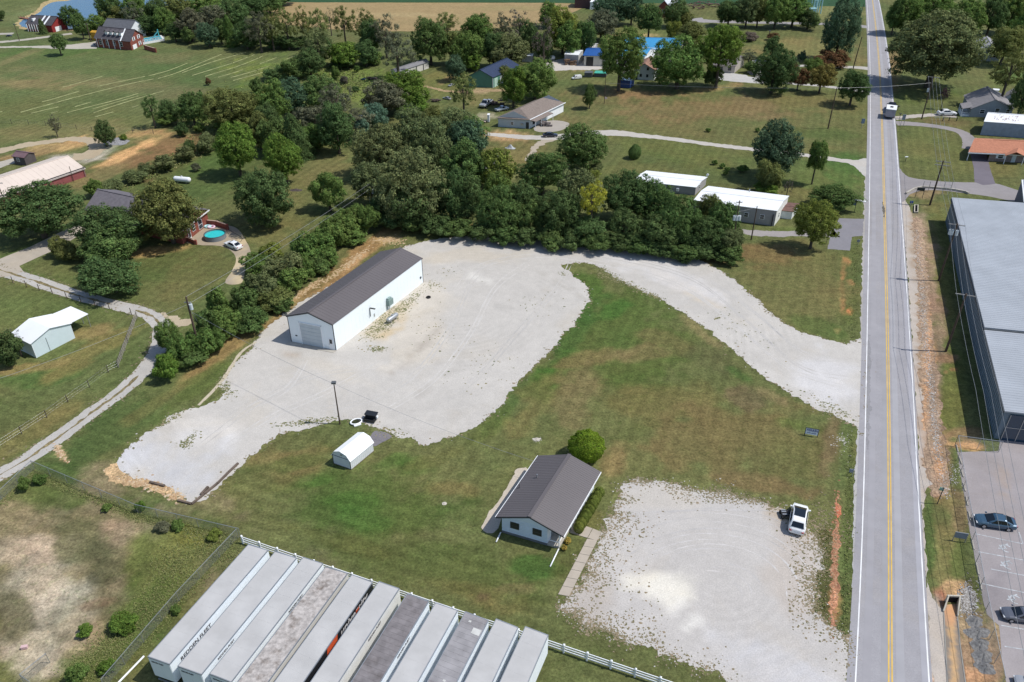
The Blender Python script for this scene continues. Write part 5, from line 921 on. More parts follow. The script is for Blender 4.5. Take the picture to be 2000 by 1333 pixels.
rt, F, W, L = building('loading_building', 'second metal building with white ribbed roof behind the warehouse', 'building', (1985, 436), (2100, 440), (2090, 395), ze=4.2, zr=4.5, axis=None, wm=mat('dark_blue_siding', (.05, .08, .13), .6))
mb = MB(); fb(mb, F, -.1, W, -.1, L, 4.2, 4.35); mb.build('roof', R_WHITE, rt); mb = MB(); a = .2
while a < W: fb(mb, F, a, a+.12, 0, L, 4.35, 4.42); a += .7
mb.build('roof_seam', METAL, rt, kind='stuff')
# ------------------------------------------------------------------ trees
def leaf_mat():
    m = bpy.data.materials.new('foliage'); m.use_nodes = True; nt = m.node_tree; L = nt.links; nt.nodes.clear()
    out = N(nt, 'ShaderNodeOutputMaterial'); geo = N(nt, 'ShaderNodeNewGeometry'); oi = N(nt, 'ShaderNodeObjectInfo')
    hsv = N(nt, 'ShaderNodeHueSaturation'); L.new(oi.outputs['Color'], hsv.inputs['Color'])
    r1 = N(nt, 'ShaderNodeMapRange'); L.new(geo.outputs['Random Per Island'], r1.inputs[0]); r1.inputs[3].default_value = .6; r1.inputs[4].default_value = 1.45; L.new(r1.outputs[0], hsv.inputs['Value'])
    mm = N(nt, 'ShaderNodeMath', operation='MULTIPLY'); mm.inputs[1].default_value = 7.13; L.new(geo.outputs['Random Per Island'], mm.inputs[0])
    fr = N(nt, 'ShaderNodeMath', operation='FRACT'); L.new(mm.outputs[0], fr.inputs[0])
    r2 = N(nt, 'ShaderNodeMapRange'); L.new(fr.outputs[0], r2.inputs[0]); r2.inputs[3].default_value = .475; r2.inputs[4].default_value = .515; L.new(r2.outputs[0], hsv.inputs['Hue'])
    tc = N(nt, 'ShaderNodeTexCoord'); no = N(nt, 'ShaderNodeTexNoise'); no.inputs['Scale'].default_value = 2.2; no.inputs['Detail'].default_value = 3; L.new(tc.outputs['Object'], no.inputs[0])
    r3 = N(nt, 'ShaderNodeMapRange'); r3.inputs[1].default_value = .35; r3.inputs[2].default_value = .65; r3.inputs[3].default_value = .72; r3.inputs[4].default_value = 1.25; L.new(no.outputs[0], r3.inputs[0])
    mx = N(nt, 'ShaderNodeMix', data_type='RGBA', blend_type='MULTIPLY'); mx.inputs[0].default_value = 1; L.new(hsv.outputs[0], mx.inputs[6]); L.new(r3.outputs[0], mx.inputs[7])
    d = N(nt, 'ShaderNodeBsdfDiffuse'); t = N(nt, 'ShaderNodeBsdfTranslucent'); L.new(mx.outputs[2], d.inputs[0]); L.new(mx.outputs[2], t.inputs[0])
    ms = N(nt, 'ShaderNodeMixShader'); ms.inputs[0].default_value = .36; L.new(d.outputs[0], ms.inputs[1]); L.new(t.outputs[0], ms.inputs[2]); L.new(ms.outputs[0], out.inputs[0])
    return m
LEAF = leaf_mat()
BARK = mat('bark', (.085, .07, .055), .95, amt=.3, scale=3)
def quads(me_name, C, Nn, S, m, extra=None):
    """leaf clumps: centres C, normals Nn, sizes S -> bent little leaves"""
    n = len(C); r = rng.normal(size=(n, 3)); U = np.cross(Nn, r); U /= np.linalg.norm(U, axis=1)[:, None]+1e-9; V = np.cross(Nn, U)
    s = S[:, None]; asp = rng.uniform(.55, 1.0, (n, 1))
    P0 = C-U*s; P1 = C-V*s*asp+Nn*s*.12; P2 = C+U*s; P3 = C+V*s*asp+Nn*s*.12
    co = np.stack([P0, P1, P2, P3], 1).reshape(-1, 3)
    me = bpy.data.meshes.new(me_name); me.vertices.add(len(co)); me.vertices.foreach_set('co', co.ravel().astype(np.float32))
    me.loops.add(4*n); me.loops.foreach_set('vertex_index', np.arange(4*n)); me.polygons.add(n); me.polygons.foreach_set('loop_start', np.arange(0, 4*n, 4)); me.update(); me.validate()
    me.materials.append(m); return me
def unit(n):
    v = rng.normal(size=(n, 3)); return v/np.linalg.norm(v, axis=1)[:, None]
def crown_round(nl, lobes, leaf, thin=1.0, sub=.12):
    """crown in the unit sphere: limbs' foliage masses, each made of smaller leaf sprays"""
    cs = []; rs = []
    for q in unit(lobes*12):
        if q[2] < -.7: continue
        rr = rng.uniform(.46, .80); c = q*rr*np.array([1, 1, .92]); r = rng.uniform(.20, .38)*(1.15-.35*rr)
        if all(np.linalg.norm(c-x) > (r+y)*.62 for x, y in zip(cs, rs)): cs.append(c); rs.append(r)
        if len(cs) >= lobes: break
    cs.append(np.array([0, 0, -.05])); rs.append(.55); cs = np.array(cs); rs = np.array(rs)
    ns = max(60, nl//44); w_ = rs**2; idx = rng.choice(len(cs), ns*2, p=w_/w_.sum()); dr = unit(ns*2)
    SC = cs[idx]+dr*(rs[idx]*(1-rng.uniform(0, 1, ns*2)**2*.3))[:, None]
    keep = SC[:, 2] > -.85
    for c, r in zip(cs, rs): keep &= ~(np.linalg.norm(SC-c, axis=1) < r*.70)
    if thin < 1: keep &= rng.uniform(0, 1, len(SC)) < thin
    SC = SC[keep]; dr = dr[keep]; k = rng.integers(0, len(SC), nl); d2 = unit(nl); sr = rng.uniform(.6, 1.35, len(SC))[k]*sub
    C = SC[k]+d2*(sr*(1-rng.uniform(0, 1, nl)**2*.5))[:, None]*np.array([1, 1, .7]); 
    Nn = d2*.75+dr[k]*.55+unit(nl)*.45+np.array([0, 0, .3]); Nn /= np.linalg.norm(Nn, axis=1)[:, None]
    return quads('crown', C, Nn, rng.uniform(.7, 1.5, nl)*leaf, LEAF)
def crown_cone(nl, leaf, layers=11, shape=.9):
    t = rng.uniform(0, 1, nl)**1.3; th = rng.uniform(0, 2*np.pi, nl); z = -1+2*t
    lay = (t*layers) % 1.0; rmax = (1-t)**shape*(1.0-.28*lay)*(1+.16*np.sin(th*7+np.floor(t*layers)*2.1)); rr = rmax*(1-rng.uniform(0, 1, nl)**2*.5)
    C = np.stack([rr*np.cos(th), rr*np.sin(th), z-.08*rr], 1); Nn = np.stack([np.cos(th)*.6, np.sin(th)*.6, np.full(nl, .6)], 1)+unit(nl)*.6; Nn /= np.linalg.norm(Nn, axis=1)[:, None]
    return quads('crown', C, Nn, rng.uniform(.6, 1.4, nl)*leaf, LEAF)
def limbs(mb, n, r0, reach, z0, twigs=3, R=None):
    R = R or random
    for i in range(n):
        a = 2*math.pi*i/n+R.uniform(-.4, .4); zb = z0+R.uniform(-.15, .35); q0 = Vector((0, 0, zb)); e = Vector((math.cos(a)*reach*R.uniform(.6, 1), math.sin(a)*reach*R.uniform(.6, 1), zb+R.uniform(.35, .95)))
        m_ = (q0+e)/2+Vector((0, 0, .08)); mb.tube(q0, m_, r0, r0*.65, 5, False); mb.tube(m_, e, r0*.65, r0*.25, 5, False)
        for k in range(twigs):
            s = m_.lerp(e, R.uniform(0, .8)); f_ = s+Vector((R.uniform(-.3, .3), R.uniform(-.3, .3), R.uniform(.1, .35))); mb.tube(s, f_, r0*.3, r0*.1, 4, False)
def crown_globe(nl, leaf):
    d = unit(nl); b = fbm(d[:, 0]*3+9, d[:, 1]*3+d[:, 2]*4, 1.6, 3, 4); r = .80+.26*b-rng.uniform(0, 1, nl)**3*.12
    C = d*r[:, None]*np.stack([1-.30*np.clip(d[:, 2], 0, 1)**1.2, 1-.30*np.clip(d[:, 2], 0, 1)**1.2, np.ones(nl)], 1); Nn = d+unit(nl)*.55; Nn /= np.linalg.norm(Nn, axis=1)[:, None]
    return quads('crown', C, Nn, rng.uniform(.6, 1.4, nl)*leaf, LEAF)
def trunk_mesh(kind):
    """unit: crown centre at 0, crown radius 1, ground at z=-2"""
    mb = MB(); R = random.Random(kind)
    mb.tube((0, 0, -2.0), (.02, 0, -1.0), .105, .085, 8, False); mb.tube((.02, 0, -1.0), (0, .02, .2), .085, .04, 7, False)
    limbs(mb, 6 if kind < 2 else 9, .04 if kind < 2 else .032, .75, -.7, 3 if kind < 2 else 6, R)
    me = bpy.data.meshes.new('trunk'); me.from_pydata(mb.v, [], mb.f); me.materials.append(BARK); return me
rng = np.random.default_rng(11)
CR = {'r': [crown_round(17000, 16+4*i, .026) for i in range(5)],
      'b': [crown_round(30000, 30+8*i, .020, sub=.09) for i in range(3)],
      's': [crown_round(7000, 22, .022, thin=.5) for i in range(3)],
      'c': [crown_cone(16000, .028, 9, .5) for i in range(2)],
      'p': [crown_cone(20000, .024, 14, .55) for i in range(2)],
      'h': [crown_round(12000, 14, .032) for i in range(4)],
      'g': [crown_globe(26000, .022)],
      'd': [crown_round(1100, 14, .026, thin=.4) for i in range(2)]}
TR = [trunk_mesh(k) for k in range(3)]
TONE = {'dk': (0.103, 0.164, 0.061), 'dm': (0.123, 0.196, 0.065), 'md': (0.142, 0.227, 0.064), 'br': (0.143, 0.233, 0.048), 'ol': (0.178, 0.209, 0.071), 'od': (0.168, 0.208, 0.09), 'ye': (0.36, 0.38, 0.055), 'bl': (0.097, 0.167, 0.095), 'lb': (0.13, 0.23, 0.16), 'gy': (0.163, 0.175, 0.109), 'ru': (0.19, 0.12, 0.06), 'yg': (0.2, 0.25, 0.06), 'oo': (0.22, 0.19, 0.06), 'pu': (0.12, 0.08, 0.09), 'gb': (0.18, 0.16, 0.13)}
ADJ = {'dk': 'dark green', 'dm': 'deep green', 'md': 'mid green', 'br': 'bright green', 'ol': 'olive green', 'od': 'dusky olive', 'ye': 'yellow', 'bl': 'bluish green', 'lb': 'pale bluish', 'gy': 'grey green', 'ru': 'rusty brown', 'yg': 'yellow green', 'oo': 'orange tinged', 'pu': 'purplish', 'gb': 'greyish bare'}
KIND = {'r': 'leafy tree', 'b': 'broad tree', 's': 'open tree', 'c': 'conical tree', 'p': 'spruce tree', 'h': 'bush', 'd': 'bare tree'}
TREES = []
def tree(x0, y0, x1, y1, tone, kind, label, group=None, gap=None, name=None):
    cx, cy = (x0+x1)/2, (y0+y1)/2; wpx = (x1-x0); hpx = (y1-y0)
    t = {'r': .03, 'b': .02, 's': .15, 'c': .03, 'p': .03, 'h': .0, 'd': .12, 'g': .0}[kind] if gap is None else gap
    c = 3.0; dyc = (cy-666.5)/FPX; al = PITCH+math.atan(dyc)
    for _ in range(12):
        q = P(cx, cy, c); zc = q.y*CP-(c-CAMH)*SP; s = FPX/zc; R = wpx/2/s
        a = (hpx/2/s)**2-(R*math.sin(al))**2; Hc = math.sqrt(max(a, (.45*R)**2))/math.cos(al); H = 2*Hc/(1-t); Hc = min(Hc, 2.2*R); H = 2*Hc/(1-t); c = t*H+Hc
    if kind in 'hg': c = Hc*.88
    q = P(cx, cy, c)
    i = len(TREES); R_ = random.Random(i*7+1)
    root = thing(name or {'h': 'bush', 'p': 'spruce_tree', 'c': 'conifer_tree'}.get(kind, 'leafy_tree'), label, 'bush' if kind in 'hg' else 'tree', (q.x, q.y, 0), group)
    me = CR[kind][R_.randrange(len(CR[kind]))]
    o = bpy.data.objects.new('crown', me); COL.objects.link(o); o.parent = root; o.location = (0, 0, c)
    o.rotation_euler = (R_.uniform(-.12, .12), R_.uniform(-.12, .12), R_.uniform(0, 6.28)); k = 1.10 if kind in 'rbhsd' else 1.0; an = R_.uniform(-.12, .12); o.scale = (R*k*(1+an), R*k*(1-an), Hc*k*R_.uniform(.95, 1.08))
    v = 1+R_.uniform(-.10, .12); cc = TONE[tone]; o.color = (cc[0]*v*(1+R_.uniform(-.06, .08)), cc[1]*v, cc[2]*v, 1)
    if kind not in 'hg':
        tr = bpy.data.objects.new('trunk', TR[2 if kind in 'sd' else R_.randrange(2)]); COL.objects.link(tr); tr.parent = root; tr.location = (0, 0, c)
        tr.scale = (R*.8, R*.8, c/2.0); tr.rotation_euler = (0, 0, R_.uniform(0, 6.28))
    TREES.append((root, cx, label))
    return root
def grp(where, group, rows, name=None):
    for r in rows:
        x0, y0, x1, y1, tone, kind = r[:6]
        lab = r[6] if len(r) > 6 else f'{ADJ[tone]} {KIND[kind]} {where}'
        tree(x0, y0, x1, y1, tone, kind, lab, group, r[7] if len(r) > 7 else None, name)
grp('in the wood by the pond', 'trees of the wood below the pond', [
 (183, -14, 240, 50, 'dk', 'b'), (236, -14, 292, 52, 'md', 'r'), (172, 28, 207, 64, 'md', 'r'), (195, 12, 250, 54, 'ol', 'r'), (235, 8, 285, 56, 'gy', 's'), (262, 10, 302, 58, 'dm', 'r'), (285, -6, 332, 54, 'dk', 'r'), (300, 18, 345, 66, 'md', 'r'), (322, -10, 376, 50, 'ol', 'r'), (345, 20, 396, 78, 'gy', 'r'), (262, 28, 312, 66, 'dk', 'r'), (322, 44, 358, 80, 'dk', 'r'), (350, 52, 384, 84, 'dm', 'r'), (372, -12, 432, 48, 'md', 'r'), (388, 12, 442, 66, 'gy', 'r'), (428, 2, 482, 60, 'dk', 'r'), (462, -14, 522, 38, 'dk', 'r'), (498, -14, 552, 26, 'dm', 'r'), (518, -22, 582, 10, 'dk', 'r'), (412, 40, 446, 84, 'dm', 'r'), (160, 40, 185, 66, 'md', 'r')])
grp('', 'trees of the wood below the pond', [(116, 14, 160, 54, 'dk', 'r', 'dark tree on the pond bank right of the red house'), (140, 27, 172, 68, 'dm', 'r', 'round green tree between the red house and the tiny white shed', .16), (72, 38, 91, 65, 'dk', 'c', 'dark evergreen in front of the red house on the pond shore'), (96, 64, 128, 99, 'dm', 'r', 'lone round tree beside the drive left of the dormered brick house', .2), (382, 45, 430, 88, 'bl', 'b', 'lone round dark tree standing out from the wood edge', .08), (-16, 20, 10, 40, 'dk', 'r', 'dark tree cut off by the left edge of the photo'), (432, 30, 462, 88, 'md', 'c', 'narrow bright topped tree in the wood edge'), ])
grp('at the top edge of the hay field', 'trees between the hay field and the stubble field', [
 (452, 38, 506, 94, 'dk', 'r'), (478, 24, 530, 90, 'gy', 's'), (508, 17, 548, 86, 'ol', 's'), (535, 15, 582, 84, 'ol', 's'), (570, 13, 612, 80, 'ol', 's'), (598, 18, 642, 96, 'ol', 's'), (630, 12, 658, 62, 'gy', 'd'), (648, 12, 694, 78, 'ol', 's'), (688, 20, 738, 82, 'ol', 's'), (468, 60, 520, 94, 'dk', 'h'), (508, 64, 560, 96, 'dk', 'h'), (548, 66, 602, 97, 'dk', 'h'), (590, 50, 650, 122, 'od', 's'), (636, 78, 706, 130, 'br', 'r'), (598, 66, 656, 126, 'dk', 'r'), (576, 90, 632, 150, 'dk', 'r'), (552, 108, 606, 154, 'dm', 'r'), (512, 134, 570, 155, 'dk', 'h'), (698, 34, 748, 104, 'dk', 'r'), (722, 30, 782, 100, 'gy', 's'), (684, 80, 742, 128, 'dk', 'r'), (700, 98, 748, 128, 'md', 'h'), (640, 110, 700, 132, 'dk', 'h')])
grp('in the belt behind the green workshop', 'trees of the belt behind the green workshop', [
 (738, 62, 812, 142, 'gy', 's'), (803, 36, 876, 124, 'dm', 'b', 'tall dark domed tree behind the long grey shed'), (848, 22, 898, 76, 'ol', 's'), (866, 56, 908, 122, 'ol', 'r'), (870, 106, 908, 156, 'bl', 'r', 'small bluish green tree left of the green workshop'), (902, 22, 966, 92, 'md', 'r'), (880, 58, 948, 132, 'md', 'r'), (936, 56, 990, 128, 'dk', 'r'), (952, 72, 1028, 132, 'od', 'r'), (962, 26, 1004, 84, 'gy', 's'), (982, 16, 1048, 78, 'gb', 'd'), (1012, 44, 1054, 112, 'dk', 'r'), (1036, 26, 1088, 114, 'gb', 'd'), (1050, 6, 1098, 52, 'md', 'r'), (1066, 18, 1134, 102, 'yg', 'r'), (1078, 44, 1142, 112, 'md', 'r'), (1118, 36, 1164, 108, 'dm', 'r'), (1144, 18, 1206, 78, 'gy', 'r'), (890, 96, 940, 140, 'br', 'h'), (1046, 70, 1082, 118, 'dk', 'r'), (1000, 30, 1030, 70, 'dk', 's')])
grp('at the top edge behind the blue roofs', 'trees around the far farmyard', [
 (1158, -18, 1228, 48, 'bl', 'b'), (1168, 10, 1212, 52, 'bl', 'r'), (1245, 8, 1294, 62, 'dm', 'r', 'lone green tree on a bare trunk in the lawn behind the blue roofs', .18), (1296, 1, 1342, 52, 'dk', 'b'), (1318, 18, 1354, 52, 'ol', 'r'), (1212, -16, 1258, 46, 'bl', 'b'), (1302, 38, 1330, 80, 'yg', 'r', 'small yellow green tree right of the bright blue roof'), (1324, 42, 1378, 88, 'ol', 'r'), (1368, 48, 1449, 142, 'br', 'b', 'broad bright green tree spreading over the beige cottage', .24), (1274, 74, 1380, 172, 'md', 'b', 'large green tree beside the white farmhouse, right of it'), (1372, 126, 1414, 172, 'dk', 'h'), (1168, 56, 1258, 158, 'md', 'b', 'large green tree in front of the blue roofed garage', .16)])
grp('in the row south of the top drive', 'trees in a row along the top drive', [(1398, -2, 1452, 50, 'dk', 'r'), (1438, -12, 1484, 50, 'od', 'r'), (1462, -10, 1504, 50, 'ol', 'r'), (1492, -12, 1544, 52, 'md', 'r'), (1522, -12, 1582, 50, 'md', 'r'), (1554, 20, 1606, 56, 'dk', 'r')])
grp('', 'trees west of the road', [(1608, -6, 1680, 114, 'bl', 'b', 'tall dark blue green spruce beside the road'), (1486, 74, 1534, 116, 'dk', 'r', 'dark tree behind the tall dense tree at the gravel drive'), (1474, 96, 1552, 180, 'dk', 'b', 'tall dense dark tree beside the gravel drive'), (1543, 134, 1580, 170, 'ru', 'r', 'rusty brown small tree on the drive', .15), (1572, 110, 1608, 146, 'md', 'r', 'green tree behind the orange tinged tree', .12), (1582, 126, 1630, 174, 'oo', 'r', 'orange tinged round tree on the gravel drive', .15), (1638, 137, 1698, 201, 'dk', 'b', 'clipped dark round tree at the roadside with bare ground below', .08), (1558, 100, 1575, 121, 'bl', 'h', 'small bluish bush on the lawn left of the spruce'), (1590, 104, 1658, 128, 'ru', 'h', 'low rusty hedge below the tall spruce'), (1446, 98, 1480, 126, 'gy', 's', 'grey thin tree right of the beige cottage'), (1452, 120, 1488, 145, 'dm', 'h', 'rounded shrub on the island right of the beige cottage'), (1448, 64, 1484, 80, 'gb', 'h', 'low reddish scrub on the lawn south of the row'), (1498, 64, 1522, 80, 'ru', 'h', 'red scrub behind the white sign pole'), (1545, 120, 1562, 142, 'ru', 'h', 'small brown shrub left of the rusty tree')])
grp('in the wood east of the road', 'trees of the wood east of the road', [(1738, -14, 1802, 62, 'md', 'r'), (1786, -24, 1862, 42, 'md', 'b'), (1858, -8, 1924, 72, 'md', 'r'), (1912, -14, 1968, 68, 'dk', 'r'), (1948, -18, 2014, 62, 'md', 'r'), (1732, -4, 1768, 64, 'dm', 'r'), (1748, 22, 1918, 168, 'od', 'b', 'huge dusky spreading tree east of the road', .02), (1932, 44, 2004, 122, 'ol', 'r'), (1938, 92, 2012, 180, 'ol', 's', 'olive tree on a bare trunk behind the grey cottage', .25), (1978, 132, 2026, 232, 'dk', 'b', 'dark evergreen cut by the right edge beside the cottage'), (1838, 170, 1854, 198, 'pu', 's', 'tiny purplish sapling on the lawn left of the grey cottage', .35), (1975, 20, 2030, 100, 'md', 'r')])
grp('beside the pale blue house', 'trees around the pale blue house', [(975, 130, 1030, 208, 'br', 'r', 'bright green tree behind the pale blue house, left one'), (1006, 116, 1084, 192, 'md', 'b', 'broad green tree behind the pale blue house, right one'), (878, 143, 932, 212, 'ol', 's', 'olive tree on a visible trunk left of the parked trucks', .2), (1046, 104, 1080, 142, 'gb', 'd', 'thin bare tree at the gravel yard'), (970, 128, 1000, 160, 'ol', 'r', 'small olive tree in front of the green workshop door'), (1139, 165, 1166, 211, 'dm', 'r', 'young conifer standing on the brown lawn'), (1092, 240, 1188, 336, 'dm', 'b', 'large dark green tree beside the gravel drive'), (1226, 282, 1254, 312, 'dm', 'g', 'lone round evergreen on the lawn above the mobile homes'), (1470, 238, 1566, 340, 'bl', 'b', 'drooping dark willow like tree on the long gravel drive', .1), (1478, 308, 1532, 378, 'ol', 'r', 'olive tree with yellow top below the drooping tree'), (1470, 356, 1528, 382, 'br', 'h', 'bright low shrubs behind the mobile home'), (1528, 345, 1552, 382, 'gb', 'd', 'greyish twiggy shrub right of the bright low shrubs'), (1577, 266, 1618, 342, 'md', 'r', 'slender young tree beside the gravel drive near the road', .2), (1591, 358, 1674, 408, 'dm', 'r', 'wide low tree behind the roadside sign', .12), (1557, 392, 1630, 478, 'yg', 'b', 'olive tree turning yellow beside the paved apron', .12)])
for k, (a, b, c, d) in enumerate(((1390, 312, 1402, 323), (1404, 319, 1417, 330), (1415, 326, 1427, 336), (1412, 334, 1422, 343), (1438, 322, 1462, 338), (1378, 250, 1389, 259), (1474, 250, 1484, 259), (1490, 247, 1497, 253))):
    tree(a, b, c, d, 'md', 'h', 'tiny green shrub dotted on the open lawn', 'tiny shrubs on the open lawn')
grp('', 'garden trees at the brick house', [(-2, 352, 140, 470, 'dk', 'b', 'huge dark round tree beside the red barn'), (150, 390, 278, 502, 'dk', 'b', 'dark wide tree in front of the brick house'), (264, 348, 384, 478, 'ol', 'b', 'large olive yellow tree covering the brick house'), (163, 436, 266, 522, 'dm', 'r', 'feathery green tree behind the darker one at the lane'), (158, 498, 274, 578, 'dk', 'r', 'dark feathery tree casting shade on the gravel lane', .06), (98, 457, 140, 505, 'ol', 'h', 'olive shrub beside the concrete driveway, the upper one'), (108, 474, 160, 516, 'ol', 'h', 'olive shrub beside the concrete driveway, the lower one'), (420, 240, 499, 337, 'br', 'b', 'bright green round tree left in the back lawn', .08), (517, 264, 589, 352, 'br', 'b', 'bright green round tree right in the back lawn', .08), (452, 326, 570, 442, 'dk', 'b', 'very dark round tree above the round pool'), (606, 336, 674, 406, 'md', 'r', 'small green tree beside the hedge top', .12)])
grp('', 'scrub around the pasture', [(-24, 646, 42, 722, 'dk', 'h', 'dark bush left of the pasture shed'), (10, 636, 50, 692, 'gb', 'd', 'leafless grey shrub against the pasture shed'), (166, 348, 202, 388, 'md', 'h', 'green bush between the red barn and brick house'), (182, 238, 222, 286, 'dk', 'r', 'dark juniper clump at the dirt loop'), (94, 226, 117, 262, 'gy', 's', 'thin small tree at the pasture wire fence'), (232, 262, 248, 276, 'br', 'h', 'small green bush right of the juniper clump'), (386, 176, 399, 197, 'dk', 'c', 'small dark cedar at the hay field corner'), (400, 152, 412, 168, 'ru', 'h', 'small red leaved sapling in the hay field')])
grp('in the scrub below the hay field', 'bushes of the scrub below the hay field', [(274, 183, 314, 240, 'dm', 's'), (303, 195, 352, 243, 'dk', 'h'), (345, 178, 402, 244, 'dm', 'r'), (403, 168, 502, 252, 'ol', 'b'), (341, 242, 367, 269, 'dk', 'h'), (377, 241, 399, 261, 'md', 'h'), (359, 271, 382, 302, 'dk', 'h'), (380, 262, 426, 302, 'od', 'h'), (298, 300, 346, 336, 'od', 'h'), (342, 284, 382, 318, 'od', 'h'), (484, 152, 512, 186, 'dm', 'h'), (200, 350, 240, 380, 'od', 'h'), (240, 330, 290, 360, 'od', 'h'), (372, 318, 392, 336, 'gy', 'h'), (268, 318, 305, 345, 'od', 'h'), (420, 225, 460, 262, 'md', 'h'), (300, 222, 345, 248, 'md', 'h')])
grp('in the thicket west of the junk yard', 'trees of the thicket west of the big oaks', [(498, 160, 562, 242, 'md', 'r'), (526, 152, 602, 228, 'bl', 'b'), (478, 222, 532, 292, 'ol', 'r'), (492, 198, 548, 272, 'dk', 'r'), (588, 152, 664, 222, 'dm', 'r'), (618, 162, 694, 234, 'gy', 's'), (503, 224, 562, 302, 'dm', 'r'), (543, 222, 608, 306, 'dk', 'c'), (583, 198, 654, 272, 'gy', 'r'), (583, 242, 642, 292, 'md', 'r'), (622, 204, 692, 298, 'dk', 'r'), (658, 208, 732, 262, 'gy', 's'), (712, 158, 792, 228, 'gy', 'r'), (743, 140, 840, 214, 'br', 'b'), (768, 180, 840, 226, 'br', 'h'), (710, 200, 758, 248, 'lb', 'r'), (688, 230, 727, 278, 'lb', 'h'), (645, 130, 664, 158, 'md', 'h'), (686, 168, 702, 180, 'dk', 'h'), (664, 148, 680, 166, 'gb', 'h'), (690, 126, 702, 142, 'md', 'h')])
grp('in the big oak clump', 'trees of the big oak clump north of the barn', [(684, 238, 792, 348, 'od', 'b'), (768, 213, 862, 332, 'od', 'b'), (848, 208, 942, 302, 'od', 'b'), (688, 318, 764, 402, 'od', 'r'), (738, 298, 872, 438, 'od', 'b'), (858, 278, 946, 372, 'dm', 'r'), (798, 238, 882, 342, 'od', 'b'), (752, 344, 872, 444, 'dk', 'b'), (842, 328, 922, 436, 'dk', 'b'), (868, 228, 948, 322, 'bl', 'r'), (716, 380, 770, 440, 'dk', 'r'), (820, 205, 870, 260, 'ol', 'r'), (895, 225, 955, 300, 'md', 's')])
grp('in the tree row along the gravel', 'trees of the row along the north edge of the gravel lot', [(928, 282, 1004, 372, 'yg', 'r'), (878, 340, 946, 438, 'dk', 'r'), (932, 366, 1012, 460, 'dm', 'b'), (982, 342, 1052, 446, 'dk', 'r'), (1018, 292, 1102, 382, 'dm', 'b'), (996, 382, 1062, 460, 'dm', 'r'), (1042, 366, 1134, 464, 'dk', 'b'), (1092, 328, 1172, 424, 'od', 'r'), (1127, 354, 1186, 424, 'ye', 's', 'bright yellow tree in the dark row along the gravel lot', .42), (1140, 330, 1180, 362, 'yg', 's'), (1178, 332, 1274, 434, 'dk', 'b'), (1232, 352, 1326, 444, 'dm', 'b'), (1286, 384, 1366, 484, 'dm', 'b'), (1186, 406, 1264, 480, 'dk', 'r'), (1106, 416, 1184, 480, 'dk', 'r'), (1362, 380, 1418, 440, 'ol', 'r'), (1378, 386, 1442, 474, 'dm', 'r'), (1338, 426, 1422, 498, 'dk', 'b'), (1398, 438, 1454, 502, 'od', 'r'), (1246, 416, 1324, 492, 'dk', 'r'), (900, 300, 948, 372, 'md', 'r'), (948, 330, 1000, 400, 'md', 'r'), (1140, 318, 1180, 340, 'od', 'r'), (1064, 408, 1118, 470, 'dm', 'r'), (1300, 430, 1350, 492, 'dk', 'r')])
grp('at the foot of the tree row', 'low bushes at the foot of the tree row', [(x, 428+(x-880)*.085+d, x+62, 474+(x-880)*.085+d, t, 'h') for x, d, t in zip(range(735, 1420, 44), (-8, -6, -4, -2, 0, 2, 0, 3, 0, 2, -2, 2, 0, 3, 1, 2), ('dk', 'dm')*8)])
grp('in the hedge beside the metal barn', 'bushes of the hedge beside the metal barn', [(688, 394, 742, 456, 'md', 'r'), (652, 402, 712, 472, 'md', 'h'), (622, 418, 692, 492, 'md', 'h'), (592, 438, 652, 512, 'md', 'h'), (566, 452, 632, 528, 'md', 'h'), (598, 478, 656, 530, 'md', 'h'), (562, 498, 622, 550, 'md', 'h'), (498, 472, 562, 524, 'yg', 'h'), (465, 493, 532, 542, 'md', 'h'), (518, 488, 592, 562, 'od', 'h'), (538, 518, 602, 576, 'md', 'h'), (478, 528, 542, 602, 'od', 'h'), (493, 558, 570, 612, 'ol', 'h'), (443, 552, 502, 622, 'dm', 'h'), (398, 556, 457, 632, 'md', 'h'), (408, 598, 472, 664, 'md', 'h'), (452, 598, 524, 654, 'dm', 'h'), (378, 598, 432, 672, 'dm', 'h'), (358, 638, 422, 704, 'md', 'h'), (398, 646, 442, 692, 'md', 'h'), (298, 622, 352, 692, 'md', 'r'), (318, 648, 378, 717, 'md', 'h'), (298, 688, 352, 747, 'br', 'h'), (338, 678, 402, 722, 'dm', 'h'), (300, 690, 340, 720, 'dm', 'h'), (520, 575, 575, 615, 'dm', 'h'), (595, 500, 645, 540, 'dm', 'h'), (655, 440, 720, 480, 'md', 'h')])
# planting at the office house
tree(1107, 832, 1184, 908, 'yg', 'g', 'bright green globe shaped bush at the back corner of the office house', gap=.0, name='globe_bush').children[0].color = (.19, .29, .035, 1)
for k in range(9):
    x = 1170-5.0*k; y = 962+8.6*k; tree(x-11, y-13, x+12, y+12, 'yg', 'g', 'clipped olive hedge shrub along the right wall of the office house', 'shrubs of the clipped hedge at the office house', name='hedge_shrub')
tree(1101, 1049, 1116, 1063, 'ye', 'h', 'yellow shrub beside the office porch, the upper one', 'yellow shrubs at the porch'); tree(1096, 1065, 1108, 1077, 'ye', 'h', 'yellow shrub beside the office porch, the lower one', 'yellow shrubs at the porch')
for r in TREES[-2:]: r[0].children[0].color = (.50, .40, .10, 1)
